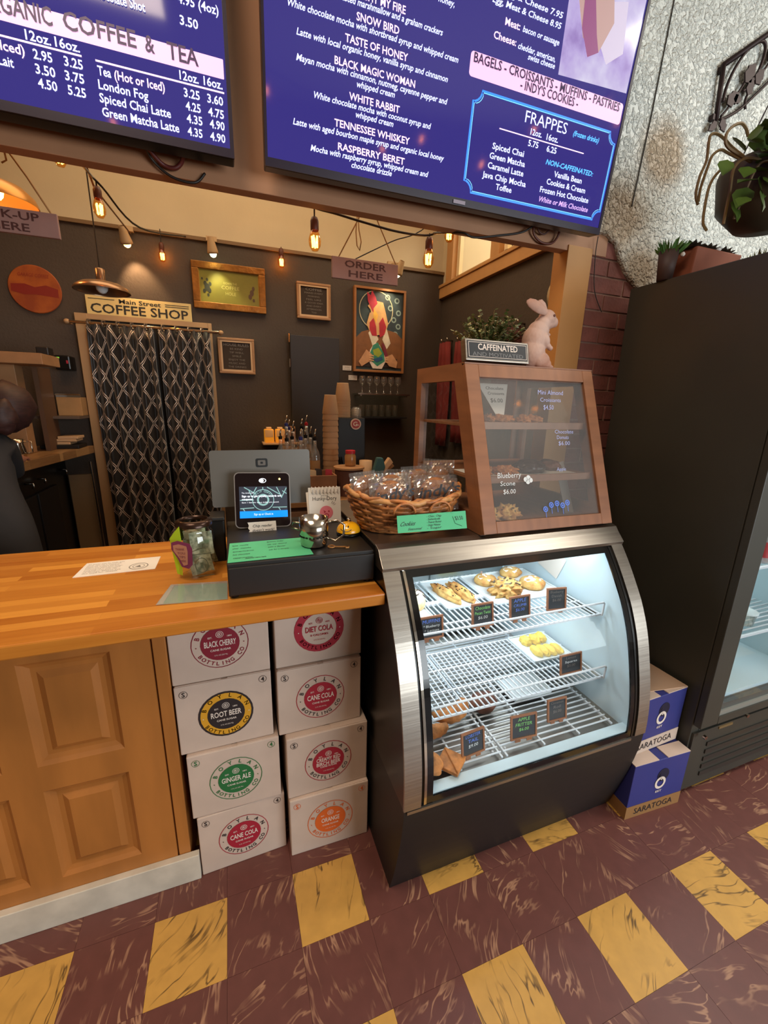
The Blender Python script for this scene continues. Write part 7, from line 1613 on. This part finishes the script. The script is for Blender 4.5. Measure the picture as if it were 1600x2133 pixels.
nt2 = root('wall_note','small cream note pinned to the dark wall beside the shelf post','note',(-1.155,3.49,1.50)); m = MB(); m.prism([(-.03,-.04),(.028,-.045),(.030,.04),(-.026,.045)],0,.002,frame((-1.155,3.497,1.51),(1,0,0),(0,0,1))); part(m,'slip',M_cup,nt2)
gd = root('grinder_hopper','black grinder with small green and red marks on the top board end','grinder',(-.95,3.2,1.713)); m = MB(); m.box((-1.00,3.02,1.713),(-.94,3.10,1.76)); part(m,'body',M_blackm,gd,bevel=.006)
sp = root('speaker_box','small black speaker on the wall right of the wooden top board','speaker',(-.98,3.40,1.66)); m = MB(); m.box((-1.03,3.38,1.655),(-.945,3.499,1.745)); part(m,'body',M_black,sp,bevel=.008); m = MB(); m.box((-1.015,3.377,1.725),(-1.0,3.379,1.733)); part(m,'green_light',emis('green_led',(120,200,60),1.2),sp); m = MB(); m.box((-.965,3.377,1.695),(-.955,3.379,1.715)); part(m,'red_label',M_darkred,sp)
pt = root('steel_pitcher','steel milk pitcher on the left work counter','pitcher',(-1.10,2.80,1.161)); m = MB(Matrix.Translation((-1.085,2.80,1.161))); m.lathe([(0,0),(.034,0),(.038,.03),(.030,.075),(.033,.10),(.030,.10),(.027,.075),(.034,.03),(0,.004)],20,cap=False); part(m,'cup',M_steel2,pt,smooth=True); m = MB(); m.tube([(-1.052,2.80,1.25),(-1.02,2.80,1.25),(-1.02,2.80,1.19),(-1.05,2.80,1.185)],.004,6); part(m,'handle',M_steel2,pt,smooth=True)
em = root('espresso_grinder','tall steel and black coffee grinder by the shelf post','grinder',(-1.21,2.86,1.161)); m = MB(); m.box((-1.28,2.80,1.161),(-1.16,2.96,1.20)); part(m,'base',M_blackm,em,bevel=.006); m = MB(); m.cyl((-1.20,2.87,1.20),(-1.18,2.87,1.38),.030,14); part(m,'column',M_steel2,em,smooth=True); m = MB(); m.blob((-1.165,2.87,1.405),(.06,.045,.035),.05,3,3); part(m,'head',M_black,em,smooth=True)
# bulbs strung in the front room (they mirror in the dark screens)
k=0
for lab,c in (('front room string bulb, far left of the row',(-.61,-1.0,3.30)),('front room string bulb, second from the left',(.38,-1.0,2.95)),('front room string bulb, third from the left',(1.24,-1.0,2.80)),('front room string bulb, fourth from the left',(1.55,-1.0,2.91)),('front room string bulb, fifth from the left',(2.11,-1.0,2.85)),('front room string bulb, sixth from the left',(2.54,-1.0,3.15)),('front room string bulb, seventh from the left',(3.18,-1.0,3.44)),('front room string bulb, far right of the row',(3.37,-1.0,3.36))):
    bulb_thing(lab,c,1.0,.04,power=0)
cable('string light cable of the front room',[(-1.6,-1,3.6),(-.61,-1.0,3.41),(.38,-1.0,3.06),(1.24,-1.0,2.91),(1.55,-1.0,3.02),(2.11,-1.0,2.96),(2.54,-1.0,3.26),(3.18,-1.0,3.55),(3.37,-1,3.47),(4.2,-1,3.69)],.004)
# ================================================================ NESTING: pieces that belong to one part become its sub-parts
NEST = {'soda_case':('carton',('logo','ring_lettering','name_lettering','corner_marks')), 'chalk_sign':('slate',('chalk_lettering',)), 'menu_screen':('screen',('lettering','pink_banner','rule_line','blue_frame','photo')),
 'customer_tablet':('screen_glass',('button_bar','screen_picture','picture_lines','screen_lettering','camera_light')), 'tap_tower':('badge_rim',('badge_field','badge_lettering')), 'rooster_painting':('canvas',('painted_',)),
 'flip_calendar':('pages',('lettering','face')), 'cookie_bag':('wrapper',('lettering','crimped')), 'register_screen':('screen_back',('emblem',)), 'caffeinated_sign':('block',('black_field','lettering')), 'street_sign':('plate',('sign_lettering',)),
 'hanging_sign':('board',('lettering',)), 'bread_box':('front_glass',('marker_',)), 'water_case':('blue_carton',('dark_print','ring_print','torn_flap')), 'framed_picture':('picture_field',('print','lettering')), 'letter_board':('picture_field',('lettering',)),
 'tip_jar':('purple_tag',('tag_',)), 'liquor_bottle':('stopper',('pour_spout',)), 'string_bulb':('socket',('drop_cord',)), 'spotlight':('lens',('lamp_bulb',)), 'work_counter':('cabinet',('cabinet_door','hook')), 'back_bar':('body',('front_panel',)),
 'display_case':('steel_top',('light_tube',)), 'rabbit_figure':('body',('ear','eye','nose')), 'green_cookie_label':('card',('handwriting',)), 'paper_note':('slip',('handwriting',)), 'green_price_card':('card',('handwriting',)), 'printed_sheet':('sheet',('print',)), 'curtain_pair':('rod',('grommet','finial','rod_bracket'))}
def stem_of(n): return n[:-4] if len(n) > 4 and n[-4] == '.' and n[-3:].isdigit() else n
for o in list(C.objects):
    if o.parent is None and stem_of(o.name) in NEST:
        host, keys = NEST[stem_of(o.name)]
        kids = list(o.children); h = next((c for c in kids if stem_of(c.name) == host), None)
        if h is None: continue
        for c in kids:
            if c is not h and any(k in c.name for k in keys): c.parent = h
